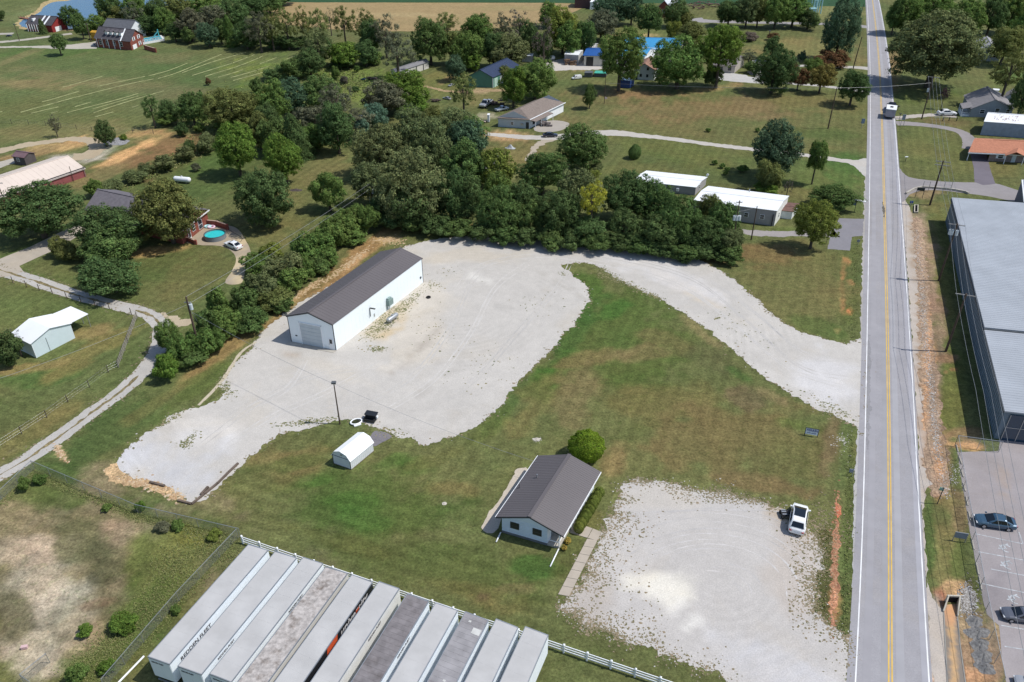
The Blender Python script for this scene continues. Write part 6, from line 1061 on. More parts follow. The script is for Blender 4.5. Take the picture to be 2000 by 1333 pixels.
# brush in and around the fenced yard
grp('in the fenced weedy yard', 'bushes in the weedy yard', [(216, 1196, 270, 1232, 'br', 'h'), (150, 1220, 182, 1244, 'br', 'h'), (334, 1180, 356, 1202, 'md', 'h'), (300, 1016, 332, 1042, 'gy', 'h'), (334, 1014, 362, 1038, 'md', 'h'), (402, 1034, 432, 1058, 'yg', 'h'), (66, 922, 92, 948, 'md', 'h'), (34, 932, 58, 962, 'md', 'h'), (264, 978, 282, 1002, 'br', 'h'), (130, 1296, 172, 1340, 'md', 'h'), (190, 1286, 226, 1320, 'br', 'h'), (196, 982, 220, 1002, 'md', 'h')])
# make repeated labels point to one tree each: order from the left among look-alikes
from collections import defaultdict
ORD = ['first', 'second', 'third', 'fourth', 'fifth', 'sixth', 'seventh', 'eighth', 'ninth', 'tenth', 'eleventh', 'twelfth', 'thirteenth', 'fourteenth', 'fifteenth']
g_ = defaultdict(list)
for r, x, l in TREES: g_[l].append((x, r))
for l, v in g_.items():
    if len(v) > 1:
        for k, (x, r) in enumerate(sorted(v, key=lambda q: q[0])):
            r['label'] = f'{ORD[k]} {l} from left'
# ------------------------------------------------------------------ weeds, tufts, stones (nobody could count them)
def speckle(name, pts, rmin, rmax, h, m, rough=.5, zz=.018):
    """small irregular mounds"""
    n = len(pts); k = 6
    rr = rng.uniform(rmin, rmax, (n, 1)); an = np.linspace(0, 2*np.pi, k, endpoint=False)[None]+rng.uniform(0, 1, (n, 1)); rad = rr*rng.uniform(1-rough, 1+rough, (n, k))
    el = rng.uniform(.6, 1.5, (n, 1)); X = pts[:, :1]+np.cos(an)*rad*el; Y = pts[:, 1:2]+np.sin(an)*rad
    hz = rng.uniform(.4, 1, n)*h
    co = np.zeros((n, k+1, 3)); co[:, :k, 0] = X; co[:, :k, 1] = Y; co[:, :k, 2] = zz; co[:, k, 0] = pts[:, 0]; co[:, k, 1] = pts[:, 1]; co[:, k, 2] = zz+hz
    base = np.arange(n)[:, None]*(k+1); F = np.concatenate([np.stack([base[:, 0]+i, base[:, 0]+(i+1) % k, base[:, 0]+k], 1) for i in range(k)])
    me = bpy.data.meshes.new(name); me.vertices.add(n*(k+1)); me.vertices.foreach_set('co', co.ravel().astype(np.float32)); me.loops.add(F.size); me.loops.foreach_set('vertex_index', F.ravel()); me.polygons.add(len(F)); me.polygons.foreach_set('loop_start', np.arange(0, F.size, 3)); me.update(); me.validate()
    me.materials.append(m); o = bpy.data.objects.new(name, me); COL.objects.link(o); o['kind'] = 'stuff'; return o
def island_mat(name, stops, rough=.95):
    m = bpy.data.materials.new(name); m.use_nodes = True; nt = m.node_tree; b = nt.nodes['Principled BSDF']; b.inputs['Roughness'].default_value = rough; b.inputs['Specular IOR Level'].default_value = .1
    g = N(nt, 'ShaderNodeNewGeometry'); nt.links.new(rgb_ramp(nt, g.outputs['Random Per Island'], stops), b.inputs['Base Color']); return m
WEED = island_mat('dry_weeds', [(0, (.13, .13, .07)), (.35, (.19, .16, .10)), (.65, (.28, .22, .15)), (1, (.15, .14, .08))])
WEEDG = island_mat('green_weeds', [(0, (.09, .11, .045)), (.5, (.15, .155, .07)), (1, (.28, .24, .14))])
STONE = island_mat('loose_stones', [(0, (.26, .24, .2)), (.5, (.40, .38, .35)), (1, (.52, .50, .47))])
def dist_poly(poly, pts):
    A = np.array(poly); B = np.roll(A, -1, 0); d = np.full(len(pts), 1e9)
    for a, b in zip(A, B):
        ab = b-a; t = np.clip(((pts-a)@ab)/(ab@ab+1e-9), 0, 1); q = pts-a-t[:, None]*ab; d = np.minimum(d, np.hypot(q[:, 0], q[:, 1]))
    return d
def band(poly, n, w_in, w_out, dens=None, region=None):
    A = np.array(poly)[::3]; lo = A.min(0)-w_out; hi = A.max(0)+w_out; pts = rng.uniform(lo, hi, (n, 2)); ins = inside(A, pts); d = dist_poly(A, pts)
    pr = np.where(ins, np.exp(-(d/w_in)**1.0), np.exp(-(d/w_out)**1.0)); k = rng.uniform(0, 1, n) < pr
    if region is not None: k &= region(pts)
    g = fbm(pts[:, 0], pts[:, 1], .35, 9, 3); k &= g > rng.uniform(.25, .62, n)
    return pts[k]
def pxreg(x0, y0, x1, y1):
    def f(p):
        u, v = PX(p[:, 0], p[:, 1]); return (u > x0) & (u < x1) & (v > y0) & (v < y1)
    return f
mp = SHEETS['main_gravel_lot']; lp = SHEETS['lower_gravel_lot']
speckle('gravel_edge_weeds', band(mp, 60000, .3, .25), .04, .16, .03, WEED)
speckle('gravel_edge_stones', band(mp, 22000, .2, .3), .03, .09, .02, STONE, zz=.004)
speckle('gravel_edge_weeds', band(lp, 60000, .5, .3), .03, .11, .025, WEED)
speckle('gravel_edge_weeds', band(lp, 46000, 1.5, .3, region=lambda p: pxreg(1080, 1000, 1300, 1345)(p) | pxreg(1540, 1000, 1680, 1260)(p) | pxreg(1200, 930, 1560, 985)(p)), .03, .12, .03, WEED)
speckle('gravel_edge_stones', band(lp, 20000, .3, .4), .03, .09, .02, STONE, zz=.004)
def blob_pts(cx, cy, rx, ry, n, ang=0):
    """points scattered round a spot"""
    a = rng.normal(size=(n, 2))*.5; ca, sa = math.cos(math.radians(ang)), math.sin(math.radians(ang))
    u = cx+(a[:, 0]*rx)*ca-(a[:, 1]*ry)*sa; v = cy+(a[:, 0]*rx)*sa+(a[:, 1]*ry)*ca
    return np.array([tuple(P(x, y)[:2]) for x, y in zip(u, v)])
spots = [(760, 620, 60, 14, 260, -38), (745, 640, 40, 14, 120, -35), (800, 590, 30, 10, 70, -35), (735, 682, 26, 6, 60, 0), (1190, 540, 30, 10, 160, 25), (1235, 560, 50, 8, 120, 25), (1280, 580, 20, 5, 60, 25), (1400, 622, 6, 4, 14, 0), (362, 868, 16, 9, 40, 0), (375, 855, 22, 8, 24, -30), (845, 560, 22, 14, 30, 0), (1100, 535, 8, 4, 12, 0), (600, 825, 60, 6, 110, -6), (760, 845, 40, 10, 50, 10), (1628, 800, 50, 14, 90, 30), (850, 650, 60, 40, 30, 0), (940, 720, 90, 50, 40, 0), (1050, 590, 50, 30, 20, 0), (1440, 640, 90, 30, 40, 30), (440, 760, 14, 24, 90, -40), (330, 820, 40, 6, 60, -30), (870, 530, 60, 20, 16, 0)]
speckle('weed_clumps', np.concatenate([blob_pts(a, b, c, d, int(n*2.2), g) for a, b, c, d, n, g in spots]), .03, .14, .04, WEEDG)
speckle('weed_clumps', blob_pts(1600, 1040, 50, 60, 500, 0), .03, .13, .05, WEED)
# lane edges
gl = SHEETS['gravel_lane']; speckle('lane_weeds', band(gl, 30000, .2, .35), .05, .16, .05, WEED)
# riprap along the ditch
rp = []
for (x0, y0), (x1, y1), n in (((1789, 448), (1800, 560), 520), ((1800, 560), (1807, 660), 620), ((1807, 660), (1820, 780), 720), ((1820, 780), (1834, 900), 560), ((1834, 900), (1848, 975), 120)):
    t = rng.uniform(0, 1, n); w_ = rng.normal(size=n)*5; rp += [tuple(P(x0+(x1-x0)*a+b, y0+(y1-y0)*a)[:2]) for a, b in zip(t, w_)]
rp = np.array(rp); ROCK = island_mat('riprap_rock', [(0, (.12, .10, .08)), (.4, (.26, .24, .22)), (.8, (.40, .39, .38)), (1, (.52, .52, .52))], .8)
speckle('riprap_rocks', rp, .04, .11, .08, ROCK, .35, zz=.0)
speckle('rock_pile', blob_pts(1890, 1172, 16, 28, 900), .05, .11, .09, ROCK, .35, zz=.02)
speckle('scattered_stones', np.concatenate([blob_pts(1650, 880, 20, 60, 30), blob_pts(1050, 860, 8, 5, 60), blob_pts(1865, 930, 20, 30, 120), blob_pts(1640, 860, 20, 14, 60)]), .03, .09, .05, STONE, .35, zz=.004)
speckle('clay_clods', np.concatenate([blob_pts(280, 945, 50, 10, 240, 14), blob_pts(345, 970, 16, 8, 60), blob_pts(118, 885, 20, 6, 90, 55)]), .05, .2, .12, island_mat('clay_clod', [(0, (.32, .20, .11)), (.5, (.44, .31, .19)), (1, (.52, .43, .31))]), .4, zz=.006)
speckle('ditch_clods', blob_pts(1631, 1090, 7, 130, 420, 2), .04, .14, .09, island_mat('orange_clod', [(0, (.24, .12, .07)), (.6, (.36, .19, .11)), (1, (.42, .29, .19))]), .45, zz=.006)
speckle('straw_clumps', np.concatenate([blob_pts(760, 470, 30, 10, 200), blob_pts(700, 500, 40, 5, 120, -36), blob_pts(600, 565, 50, 5, 160, -36), blob_pts(660, 530, 60, 6, 160, -36)]), .06, .22, .08, island_mat('straw', [(0, (.36, .24, .13)), (1, (.5, .38, .24))]), .5, zz=.005)
# tall weeds in the fenced yard and along the fences: leaf tufts
TUFT = island_mat('tuft_leaves', [(0, (.14, .19, .06)), (.5, (.20, .23, .08)), (1, (.30, .27, .13))])
def tufts(name, pts, s, hh, m=None):
    n = len(pts); k = 5; C = np.zeros((n*k, 3)); C[:, :2] = np.repeat(pts, k, 0)+rng.normal(size=(n*k, 2))*s*.7; C[:, 2] = rng.uniform(.1, 1, n*k)*hh
    Nn = unit(n*k)+np.array([0, 0, .4]); Nn /= np.linalg.norm(Nn, axis=1)[:, None]
    me = quads(name, C, Nn, rng.uniform(.5, 1.2, n*k)*s*.6, m or TUFT); o = bpy.data.objects.new(name, me); COL.objects.link(o); o['kind'] = 'stuff'; return o
def linep(a, b, n, w_): 
    t = rng.uniform(0, 1, n); d = rng.normal(size=(n, 2))*w_; return np.array([tuple(P(a[0]+(b[0]-a[0])*q+e[0], a[1]+(b[1]-a[1])*q+e[1])[:2]) for q, e in zip(t, d)])
tufts('tall_weeds', np.concatenate([linep((60, 925), (270, 1010), 900, 6), linep((270, 1010), (460, 1060), 900, 8), linep((460, 1055), (250, 1290), 900, 6), linep((0, 985), (65, 930), 300, 5), blob_pts(240, 1240, 80, 50, 500, -30), blob_pts(170, 1320, 60, 30, 400), blob_pts(420, 1075, 50, 30, 1200, 20), blob_pts(345, 1110, 60, 50, 1200, -40), blob_pts(300, 1180, 50, 40, 800, -40), blob_pts(210, 1270, 80, 30, 900, -30)]), .085, .14)
tufts('scrub_weeds', np.concatenate([blob_pts(640, 160, 130, 30, 1800, 6), blob_pts(560, 180, 100, 24, 900, -15), blob_pts(430, 230, 60, 40, 700, -30), blob_pts(330, 320, 90, 12, 600, -25), blob_pts(470, 260, 30, 20, 200)]), .3, .35)
tufts('ditch_weeds', np.concatenate([linep((1664, 845), (1648, 1240), 500, 5), linep((1615, 1030), (1605, 1200), 260, 8), linep((1672, 480), (1662, 665), 300, 5), linep((300, 730), (420, 690), 200, 5), linep((900, 455), (1440, 505), 300, 4)]), .1, .1)
# ------------------------------------------------------------------ semi trailers
TZ = 3.55
def text_mesh(s, size, depth=.01, italic=0, bold=True):
    cu = bpy.data.curves.new('lettering', 'FONT'); cu.body = s; cu.size = size; cu.extrude = depth; cu.align_x = 'LEFT'; cu.shear = italic; cu.offset = size*.018 if bold else 0
    cu.resolution_u = 2; o = bpy.data.objects.new('lettering', cu); COL.objects.link(o); dg = bpy.context.evaluated_depsgraph_get()
    me = bpy.data.meshes.new_from_object(o.evaluated_get(dg)); bpy.data.objects.remove(o); me.name = 'lettering'; return me
def put_text(s, size, origin, xdir, ydir, m, parent, width=None, italic=0, name='lettering'):
    me = text_mesh(s, size, .006, italic); X = Vector(xdir).normalized(); Y = Vector(ydir).normalized(); Z = X.cross(Y)
    if width:
        xs = [v.co.x for v in me.vertices]; k = width/(max(xs)-min(xs)) if xs else 1
        for v in me.vertices: v.co.x *= k
    M = Matrix((X, Y, Z)).transposed(); off = root_loc(parent)
    for v in me.vertices: v.co = M @ v.co+Vector(origin)-off
    me.materials.clear(); me.materials.append(m); o = bpy.data.objects.new(name, me); COL.objects.link(o); o.parent = parent; return o
INK = mat('black_lettering', (.03, .025, .035), .6, amt=.05); INKW = mat('white_lettering', (.6, .6, .62), .6, amt=.05)
TW = mat('trailer_white', (.80, .85, .89), .45, amt=.04, scale=.5); TWc = mat('trailer_cream', (.68, .67, .64), .5, amt=.05)
TROOF = {'plain': mat('grey_trailer_roof', (.45, .445, .44), .6, amt=.08, scale=.5, stain=.15), 'worn': mat('mottled_trailer_roof', (.40, .37, .35), .7, amt=.3, scale=3.0, stain=1.0), 'dark': mat('dark_trailer_roof', (.19, .175, .18), .7, amt=.2, scale=1.6, stain=.7), 'pan': mat('panelled_trailer_roof', (.28, .27, .28), .7, amt=.2, scale=.9, stain=.5)}
TIRE = mat('rubber', (.02, .02, .02), .9, amt=.2); RIM = mat('steel_rim', (.45, .46, .48), .4, .6, amt=.05)
q0 = P(288.4, 1282.8, TZ); q1 = P(485, 1063.7, TZ); q2 = P(328, 1297.6, TZ); TV = (q1-q0); TL = TV.length; TU = q2-q0; TWd = TU.length
farL = [(485, 1063.7), (537.5, 1077.5), (592.5, 1088.7), (636, 1107.5), (687.5, 1122.5), (740, 1136), (795, 1160), (851, 1177.5), (909, 1195), (969, 1209), (1026, 1224)]
farR = [(523.7, 1075), (579.5, 1090), (631, 1101), (679, 1120), (727.5, 1137.5), (780, 1150), (837.5, 1175), (894, 1192.5), (954, 1212), (1012, 1226), (1071, 1241)]
print('trailer', TL, TWd, [round((P(*b, TZ)-P(*a, TZ)).length, 2) for a, b in zip(farL, farR)])
kinds = ['plain', 'plain', 'plain', 'worn', 'plain', 'plain', 'dark', 'plain', 'pan', 'plain', 'plain']
labs = ['leftmost semi trailer with large lettering along its white side', 'second semi trailer from the left, white with plain grey roof', 'third semi trailer from the left, small lettering high on its side', 'semi trailer with blotchy stained grey brown roof', 'black sided semi trailer with orange patch', 'semi trailer just right of the black sided one', 'semi trailer with dark weathered brown grey roof', 'semi trailer between the dark roofed and the panel roofed ones', 'semi trailer with seamed panel roof and pale repair patches', 'second semi trailer from the right end of the row', 'rightmost semi trailer at the end of the row']
TH0 = .95
for i, (a, b) in enumerate(zip(farL, farR)):
    A, B = P(*a, TZ), P(*b, TZ); F = Fr(A, B-A, -TV); W = (B-A).length; L = TL
    F = Fr(A, B-A, TV*-1)
    root = thing('semi_trailer', labs[i], 'trailer', F.pt(0, L), 'semi trailers parked side by side')
    side = BLACK if i == 4 else (TWc if i in (3, 5) else TW)
    mb = MB(); fb(mb, F, 0, W, 0, L, TH0, TZ-.04); mb.build('body', side, root)
    mb = MB(); fb(mb, F, .03, W-.03, .03, L-.03, TZ-.035, TZ); mb.build('roof', TROOF[kinds[i]], root)
    n = 26 if kinds[i] in ('pan', 'dark') else 9; mb = MB(); hs = .012 if kinds[i] in ('pan', 'dark') else .003
    for k in range(1, n): fb(mb, F, .05, W-.05, L*k/n-.015, L*k/n+.015, TZ+.001, TZ+.002+hs)
    mb.build('roof_seam', TROOF[kinds[i]], root, kind='stuff')
    for a0, a1 in ((-.02, .05), (W-.05, W+.02)): mb = MB(); fb(mb, F, a0, a1, 0, L, TZ-.09, TZ+.012); mb.build('top_rail', METAL, root)
    mb = MB(); fb(mb, F, 0, W, -.03, .06, TZ-.12, TZ+.015); mb.build('end_cap', METAL, root)
    mb = MB(); fb(mb, F, 0, W, L-.05, L+.03, TZ-.10, TZ+.015); mb.build('end_cap', METAL, root)
    for a0, a1 in ((.05, W/2-.01), (W/2+.01, W-.05)):
        mb = MB(); fb(mb, F, a0, a1, L, L+.035, TH0+.05, TZ-.14); mb.build('rear_door', TW, root)
    mb = MB(); fb(mb, F, .1, W-.1, .2, L-.1, TH0-.18, TH0-.01); mb.build('chassis', mat('chassis_grey', (.08, .08, .085), .8), root)
    for bb in (L-1.2, L-2.2):
        for aa in (.18, W-.18):
            mb = MB(); mb.tube(F.pt(aa-.16, bb, .45), F.pt(aa+.16, bb, .45), .45, n=16); w_ = mb.build('wheel', TIRE, root, smooth=False); mb = MB(); s_ = -1 if aa < 1 else 1; mb.tube(F.pt(aa+.15*s_, bb, .45), F.pt(aa+.17*s_, bb, .45), .24, n=12); mb.build('rim', RIM, w_)
    for aa in (.3, W-.3): mb = MB(); mb.tube(F.pt(aa, 2.2, 0), F.pt(aa, 2.2, TH0-.1), .06); mb.build('landing_leg', METAL, root)
    mb = MB(); fb(mb, F, .2, W-.2, L-.1, L, .35, .5); mb.build('bumper', METAL, root)
    up = Vector((0, 0, 1)); ny = -F.v   # reading direction along the right side runs away from the near end
    if i == 0: put_text('REDDEN FLEET', .62, F.pt(W+.012, L-1.1, TZ-1.02), -F.v, up, INK, root, width=3.9)
    elif i == 4:
        put_text('university', 1.25, F.pt(W+.012, L*.42, TZ-1.05), -F.v, up, INKW, root, width=L*.34, italic=.3)
        put_text('on', 1.25, F.pt(W+.012, L*.90, TZ-1.05), -F.v, up, INKW, root, width=1.3, italic=.3)
        for b0, b1, z0, z1 in ((L*.46, L*.58, TZ-1.0, TZ-.1), (L*.2, L*.24, TZ-1.4, TZ-.5)): mb = MB(); slab(mb, [F.pt(W+.012, b0, z0), F.pt(W+.012, b1, z0), F.pt(W+.012, b1-.2, z1), F.pt(W+.012, b0-.2, z1)], .008); mb.build('orange_patch', mat('orange_red_paint', (.60, .10, .035), .5), root)
    elif i in (1, 2, 5, 6, 10):
        f0 = {1: .86, 2: .42, 5: .42, 6: .44, 10: .5}[i]; put_text('REDDEN FLEET', .36, F.pt(W+.012, L*f0, TZ-.62), -F.v, up, INK, root, width=2.2)
    put_text('REDDEN FLEET', .24, F.pt(.3, L+.045, TZ-.55), F.u, up, INK, root, width=1.25)
    if i == 8:
        for a0, b0, s in ((W*.6, L*.09, .8), (W*.3, L*.05, .25), (W*.5, L*.5, .25), (W*.15, L*.57, .2)): mb = MB(); fb(mb, F, a0, min(a0+s, W-.1), b0, b0+s*.8, TZ+.004, TZ+.024); mb.build('repair_patch', mat('pale_patch', (.5, .5, .48), .7), root)
# ------------------------------------------------------------------ white rail fence
def rail_fence():
    a = P(475, 1062); b = P(1100.7, 1275); c = P(1145.3, 1289.8); sp = (c-b).length; d = (b-a).normalized(); n0 = int(round((b-a).length/sp)); 
    root = thing('rail_fence', 'white three rail vinyl fence behind the semi trailers', 'fence', a); F = Fr(a, d, Vector((-d.y, d.x, 0))); nt_ = n0+8; s = (b-a).length/n0; H_ = 1.12
    for k in range(nt_):
        mb = MB(); fb(mb, F, k*s-.075, k*s+.075, -.075, .075, 0, H_+.05); p = mb.build('post', W_VINYL, root)
        mb = MB(); cc = F.pt(k*s, 0, H_+.05); mb.add([F.pt(k*s-.1, -.1, H_+.05), F.pt(k*s+.1, -.1, H_+.05), F.pt(k*s+.1, .1, H_+.05), F.pt(k*s-.1, .1, H_+.05), F.pt(k*s, 0, H_+.15)], [(0, 1, 4), (1, 2, 4), (2, 3, 4), (3, 0, 4), (3, 2, 1, 0)]); mb.build('post_cap', W_VINYL, p)
        if k < nt_-1:
            for z in (.30, .64, .98): mb = MB(); fb(mb, F, k*s+.076, (k+1)*s-.076, -.03, .03, z-.06, z+.06); mb.build('rail', W_VINYL, root)
rail_fence()
# ------------------------------------------------------------------ chain link and wire fences
def link_mat():
    m = bpy.data.materials.new('chain_link_mesh'); m.use_nodes = True; nt = m.node_tree; b = nt.nodes['Principled BSDF']; b.inputs['Base Color'].default_value = (.30, .32, .32, 1); b.inputs['Metallic'].default_value = .3; b.inputs['Roughness'].default_value = .5
    tc = N(nt, 'ShaderNodeTexCoord'); fac = None
    for sx in (1, -1):   # diagonal wires in the plane of the panel (length, height)
        sp_ = N(nt, 'ShaderNodeSeparateXYZ'); nt.links.new(tc.outputs['UV'], sp_.inputs[0]); q = N(nt, 'ShaderNodeMath', operation='MULTIPLY_ADD'); nt.links.new(sp_.outputs[1], q.inputs[0]); q.inputs[1].default_value = sx; nt.links.new(sp_.outputs[0], q.inputs[2])
        r = N(nt, 'ShaderNodeMath', operation='MULTIPLY'); nt.links.new(q.outputs[0], r.inputs[0]); r.inputs[1].default_value = 11; f_ = N(nt, 'ShaderNodeMath', operation='FRACT'); nt.links.new(r.outputs[0], f_.inputs[0]); l = N(nt, 'ShaderNodeMath', operation='LESS_THAN'); nt.links.new(f_.outputs[0], l.inputs[0]); l.inputs[1].default_value = .12
        if fac is None: fac = l.outputs[0]
        else: mx = N(nt, 'ShaderNodeMath', operation='MAXIMUM'); nt.links.new(fac, mx.inputs[0]); nt.links.new(l.outputs[0], mx.inputs[1]); fac = mx.outputs[0]
    nt.links.new(fac, b.inputs['Alpha']); return m
LINK = link_mat()
def chain_fence(label, pts, H_=1.7, sp=2.4, m=METAL, mesh=True, group=None, post_r=.03, rails=1, wire=0):
    root = thing('chain_link_fence' if mesh else 'wire_fence', label, 'fence', P(*pts[0]), group)
    for a, b in zip(pts, pts[1:]):
        A, B = P(*a), P(*b); l = (B-A).length; n = max(1, round(l/sp)); F = Fr(A, B-A, Vector((-(B-A).y, (B-A).x, 0)))
        for k in range(n+(1 if b == pts[-1] else 0)):
            mb = MB(); mb.tube(F.pt(l*k/n, 0, 0), F.pt(l*k/n, 0, H_+.05), post_r, n=6); mb.build('post', m, root)
        if mesh:
            for k in range(n):
                me = bpy.data.meshes.new('mesh_panel'); o_ = root.location; q = [F.pt(l*k/n, 0, .05)-o_, F.pt(l*(k+1)/n, 0, .05)-o_, F.pt(l*(k+1)/n, 0, H_)-o_, F.pt(l*k/n, 0, H_)-o_]; me.from_pydata(q, [], [(0, 1, 2, 3)]); uv = me.uv_layers.new(); 
                for j, t in enumerate(((0, 0), (l/n, 0), (l/n, H_), (0, H_))): uv.data[j].uv = t
                me.materials.append(LINK); o = bpy.data.objects.new('mesh_panel', me); COL.objects.link(o); o.parent = root
            for k in range(n): mb = MB(); mb.tube(F.pt(l*k/n, 0, H_), F.pt(l*(k+1)/n, 0, H_), .028, n=6); mb.build('top_rail', m, root)
        for z in ([H_*.95, H_*.6, H_*.3][:wire] if wire else []): mb = MB(); mb.tube(F.pt(0, 0, z), F.pt(l, 0, z), .005, n=4); mb.build('wire', METAL, root)
chain_fence('chain link fence between the weedy yard and the lawn', [(-30, 1010), (67, 917), (270, 1003), (470, 1050)], 1.35, 2.6)
chain_fence('chain link fence between the weedy yard and the semi trailers', [(466, 1051), (350, 1175), (205, 1345)], 1.35, 2.6)
chain_fence('short chain link corner at the bottom left edge', [(98, 1295), (48, 1336), (80, 1360)], 1.35, 2.2)
chain_fence('tall chain link fence beside the parking lot with wheel stops', [(1864, 872), (1878, 960), (1896, 1060), (1912, 1150), (1932, 1250), (1952, 1345)], 1.7, 3.0)
chain_fence('short chain link fence joining the warehouse corner', [(1864, 872), (1908, 878), (1950, 884)], 1.7, 2.6)
WPOST = mat('dark_wood_post', (.09, .075, .06), .9, amt=.3)
chain_fence('wire fence along the curved gravel lane and pasture shed', [(0, 545), (52, 561), (103, 575), (158, 590), (214, 604), (257, 615), (268, 622)], 1.15, 3.2, WPOST, False, post_r=.055, wire=3)
chain_fence('wire fence running down from the wooden gate to the lower left', [(232, 718), (212, 728), (175, 757), (133, 786), (92, 816), (43, 848), (-20, 888)], 1.15, 3.0, WPOST, False, post_r=.055, wire=3)
chain_fence('wire fence across the field above the dirt loop', [(-10, 240), (90, 246), (180, 256), (300, 262)], 1.1, 5, WPOST, False, post_r=.06, wire=3)
def board_gate(label, a, b, n=7):
    A, B = P(*a), P(*b); l = (B-A).length; F = Fr(A, B-A, Vector((-(B-A).y, (B-A).x, 0))); root = thing('board_fence', label, 'fence', A); m = mat('grey_boards', (.26, .24, .21), .9, amt=.2)
    for k in range(n+1): mb = MB(); fb(mb, F, l*k/n-.05, l*k/n+.05, -.06, .06, 0, 1.15); mb.build('post', m, root)
    for k in range(n):
        for z in (.3, .65, 1.0): mb = MB(); fb(mb, F, l*k/n+.05, l*(k+1)/n-.05, -.02, .02, z-.07, z+.07); mb.build('board', m, root)
board_gate('grey board fence from the lane down to the gate, upper stretch', (268, 622), (250, 670), 3); board_gate('grey board fence from the lane down to the gate, lower stretch', (250, 670), (232, 718), 3)
# guard rail posts at the short gravel drive
mbp = [P(1841, 237), P(1853, 237), P(1868, 237)]
root = thing('post_rail', 'short rail on three dark posts beside the parked white sedan', 'rail', mbp[0])
for q in mbp: mb = MB(); mb.tube(q, q+Vector((0, 0, 1.0)), .12); mb.build('post', WPOST, root)
mb = MB(); mb.tube(P(1822, 237)+Vector((0, 0, .9)), mbp[2]+Vector((0.3, 0, .9)), .05); mb.build('rail', mat('grey_boards', (.3, .3, .3)), root)
# ------------------------------------------------------------------ poles and wires
def wire(label, a, b, sag=.6, r=.02, group='overhead wires'):
    a, b = Vector(a), Vector(b); mb = MB(); n = 14; pr = None
    for i in range(n+1):
        t = i/n; q = a.lerp(b, t)-Vector((0, 0, sag*4*t*(1-t)))
        if pr: mb.tube(pr, q, r, n=4, caps=False)
        pr = q
    o = mb.build('power_line', mat('aluminium_wire', (.30, .31, .32), .5, .4, amt=.05)); tag(o, label, 'wire', group); return o
def pole(base, ytop, label, arms=(), trans=(), r=.16, lean=(0, 0), light=False, armdir=None, name='utility_pole'):
    q = P(*base); H_ = Zat(q, ytop); top = q+Vector((lean[0], lean[1], H_)); root = thing(name, label, 'pole', q)
    mb = MB(); mb.tube(q, top, r, r*.62, 10); mb.build('shaft', WOODP, root)
    ad = Vector(armdir or (1, 0, 0)).normalized(); ends = []
    for z, l in arms:
        c = q.lerp(top, (H_-z)/H_); mb = MB(); a, b = c-ad*l/2, c+ad*l/2; F = Fr(a, ad, Vector((-ad.y, ad.x, 0))); fb(mb, F, 0, l, .08, .18, c.z-.06, c.z+.06); ar = mb.build('crossarm', mat('grey_crossarm', (.30, .29, .28), .8), root)
        for s in (.04, .35, .65, .96):
            mb = MB(); pq = a.lerp(b, s); mb.tube(pq+Vector((0, 0, .06)), pq+Vector((0, 0, .22)), .05, .03, 6); mb.build('insulator', METAL, ar); ends.append(pq+Vector((0, 0, .22)))
    for k, (z, side) in enumerate(trans):
        c = q.lerp(top, (H_-z)/H_)+ad*side; mb = MB(); mb.tube(c-Vector((0, 0, .42)), c+Vector((0, 0, .42)), .24, n=12); tr = mb.build('transformer', mat('pale_transformer', (.50, .55, .57), .5), root)
        mb = MB(); mb.tube(c+Vector((0, 0, .42)), c+Vector((.05, 0, .62)), .05); mb.build('bushing', METAL, tr)
    if light:
        mb = MB(); mb.box((top.x, top.y, top.z+.18), (.55, .42, .22)); mb.build('lamp_head', mat('lamp_grey', (.10, .11, .12), .6), root); mb = MB(); mb.tube(top, top+Vector((0, 0, .1)), .05); mb.build('lamp_bracket', METAL, root)
    return root, top, ends
lp_, ltop, _ = pole((664, 829), 750, 'light pole with square lamp head beside the white gambrel shed', r=.10, light=True, name='light_pole')
RD = (math.cos(math.radians(-21)), math.sin(math.radians(-21)), 0)   # across the road
p1, t1, e1 = pole((392, 692), 580, 'leaning utility pole with pale transformer at the end of the hedge', ((1.0, .9),), ((1.6, .35),), r=.19)
mb = MB(); mb.tube(P(397, 655)+Vector((0, 0, 1.2)), t1+Vector((.3, 0, -2.6)), .05); mb.build('conduit', METAL, p1)
p2, t2, e2 = pole((729, 412), 358, 'utility pole with equipment between the hedge and the oaks', ((.8, 1.2),), ((1.7, .3),), r=.14)
mb = MB(); q_ = P(724, 408); mb.tube(q_, q_+Vector((0, 0, 3.5)), .09); mb.build('stub_pole', METAL, p2)
p3, t3, e3 = pole((1427, 499), 392, 'utility pole with white transformers at the end of the tree row', ((.4, 1.0),), ((3.2, -.45), (3.2, .0), (3.2, .45)), r=.13)
p4, t4, e4 = pole((1467, 469), 403, 'plain dark pole in front of the ribbed white mobile home', r=.12)
p5, t5, e5 = pole((1617, 252), 172, 'plain dark pole standing on the lawn west of the road', r=.16)
p6, t6, e6 = pole((1666, 135), 72, 'dark pole leaning beside the tall blue green spruce', r=.17, lean=(.5, 0))
p6b, t6b, _ = pole((1672, 62), 8, 'slim dark pole at the top behind the spruce', r=.15, lean=(.6, 0))
p7, t7, e7 = pole((1800, 233), 150, 'utility pole with pale crossarm and transformer east of the road', ((.2, 2.6),), ((3.4, -.4),), r=.17, armdir=RD)
p8, t8, e8 = pole((1816, 401), 314, 'utility pole with two crossarms at the side road', ((.3, 2.6), (1.0, 2.6)), (), r=.20, armdir=RD)
p9, t9, e9 = pole((1833, 549), 437, 'utility pole with three transformers beside the warehouse', ((.3, 2.4),), ((1.6, -.65), (1.6, -.35), (1.6, .3)), r=.17, armdir=RD)
p10, t10, e10 = pole((1847, 687), 574, 'utility pole with single crossarm beside the warehouse wall', ((.3, 2.6),), (), r=.18, armdir=RD)
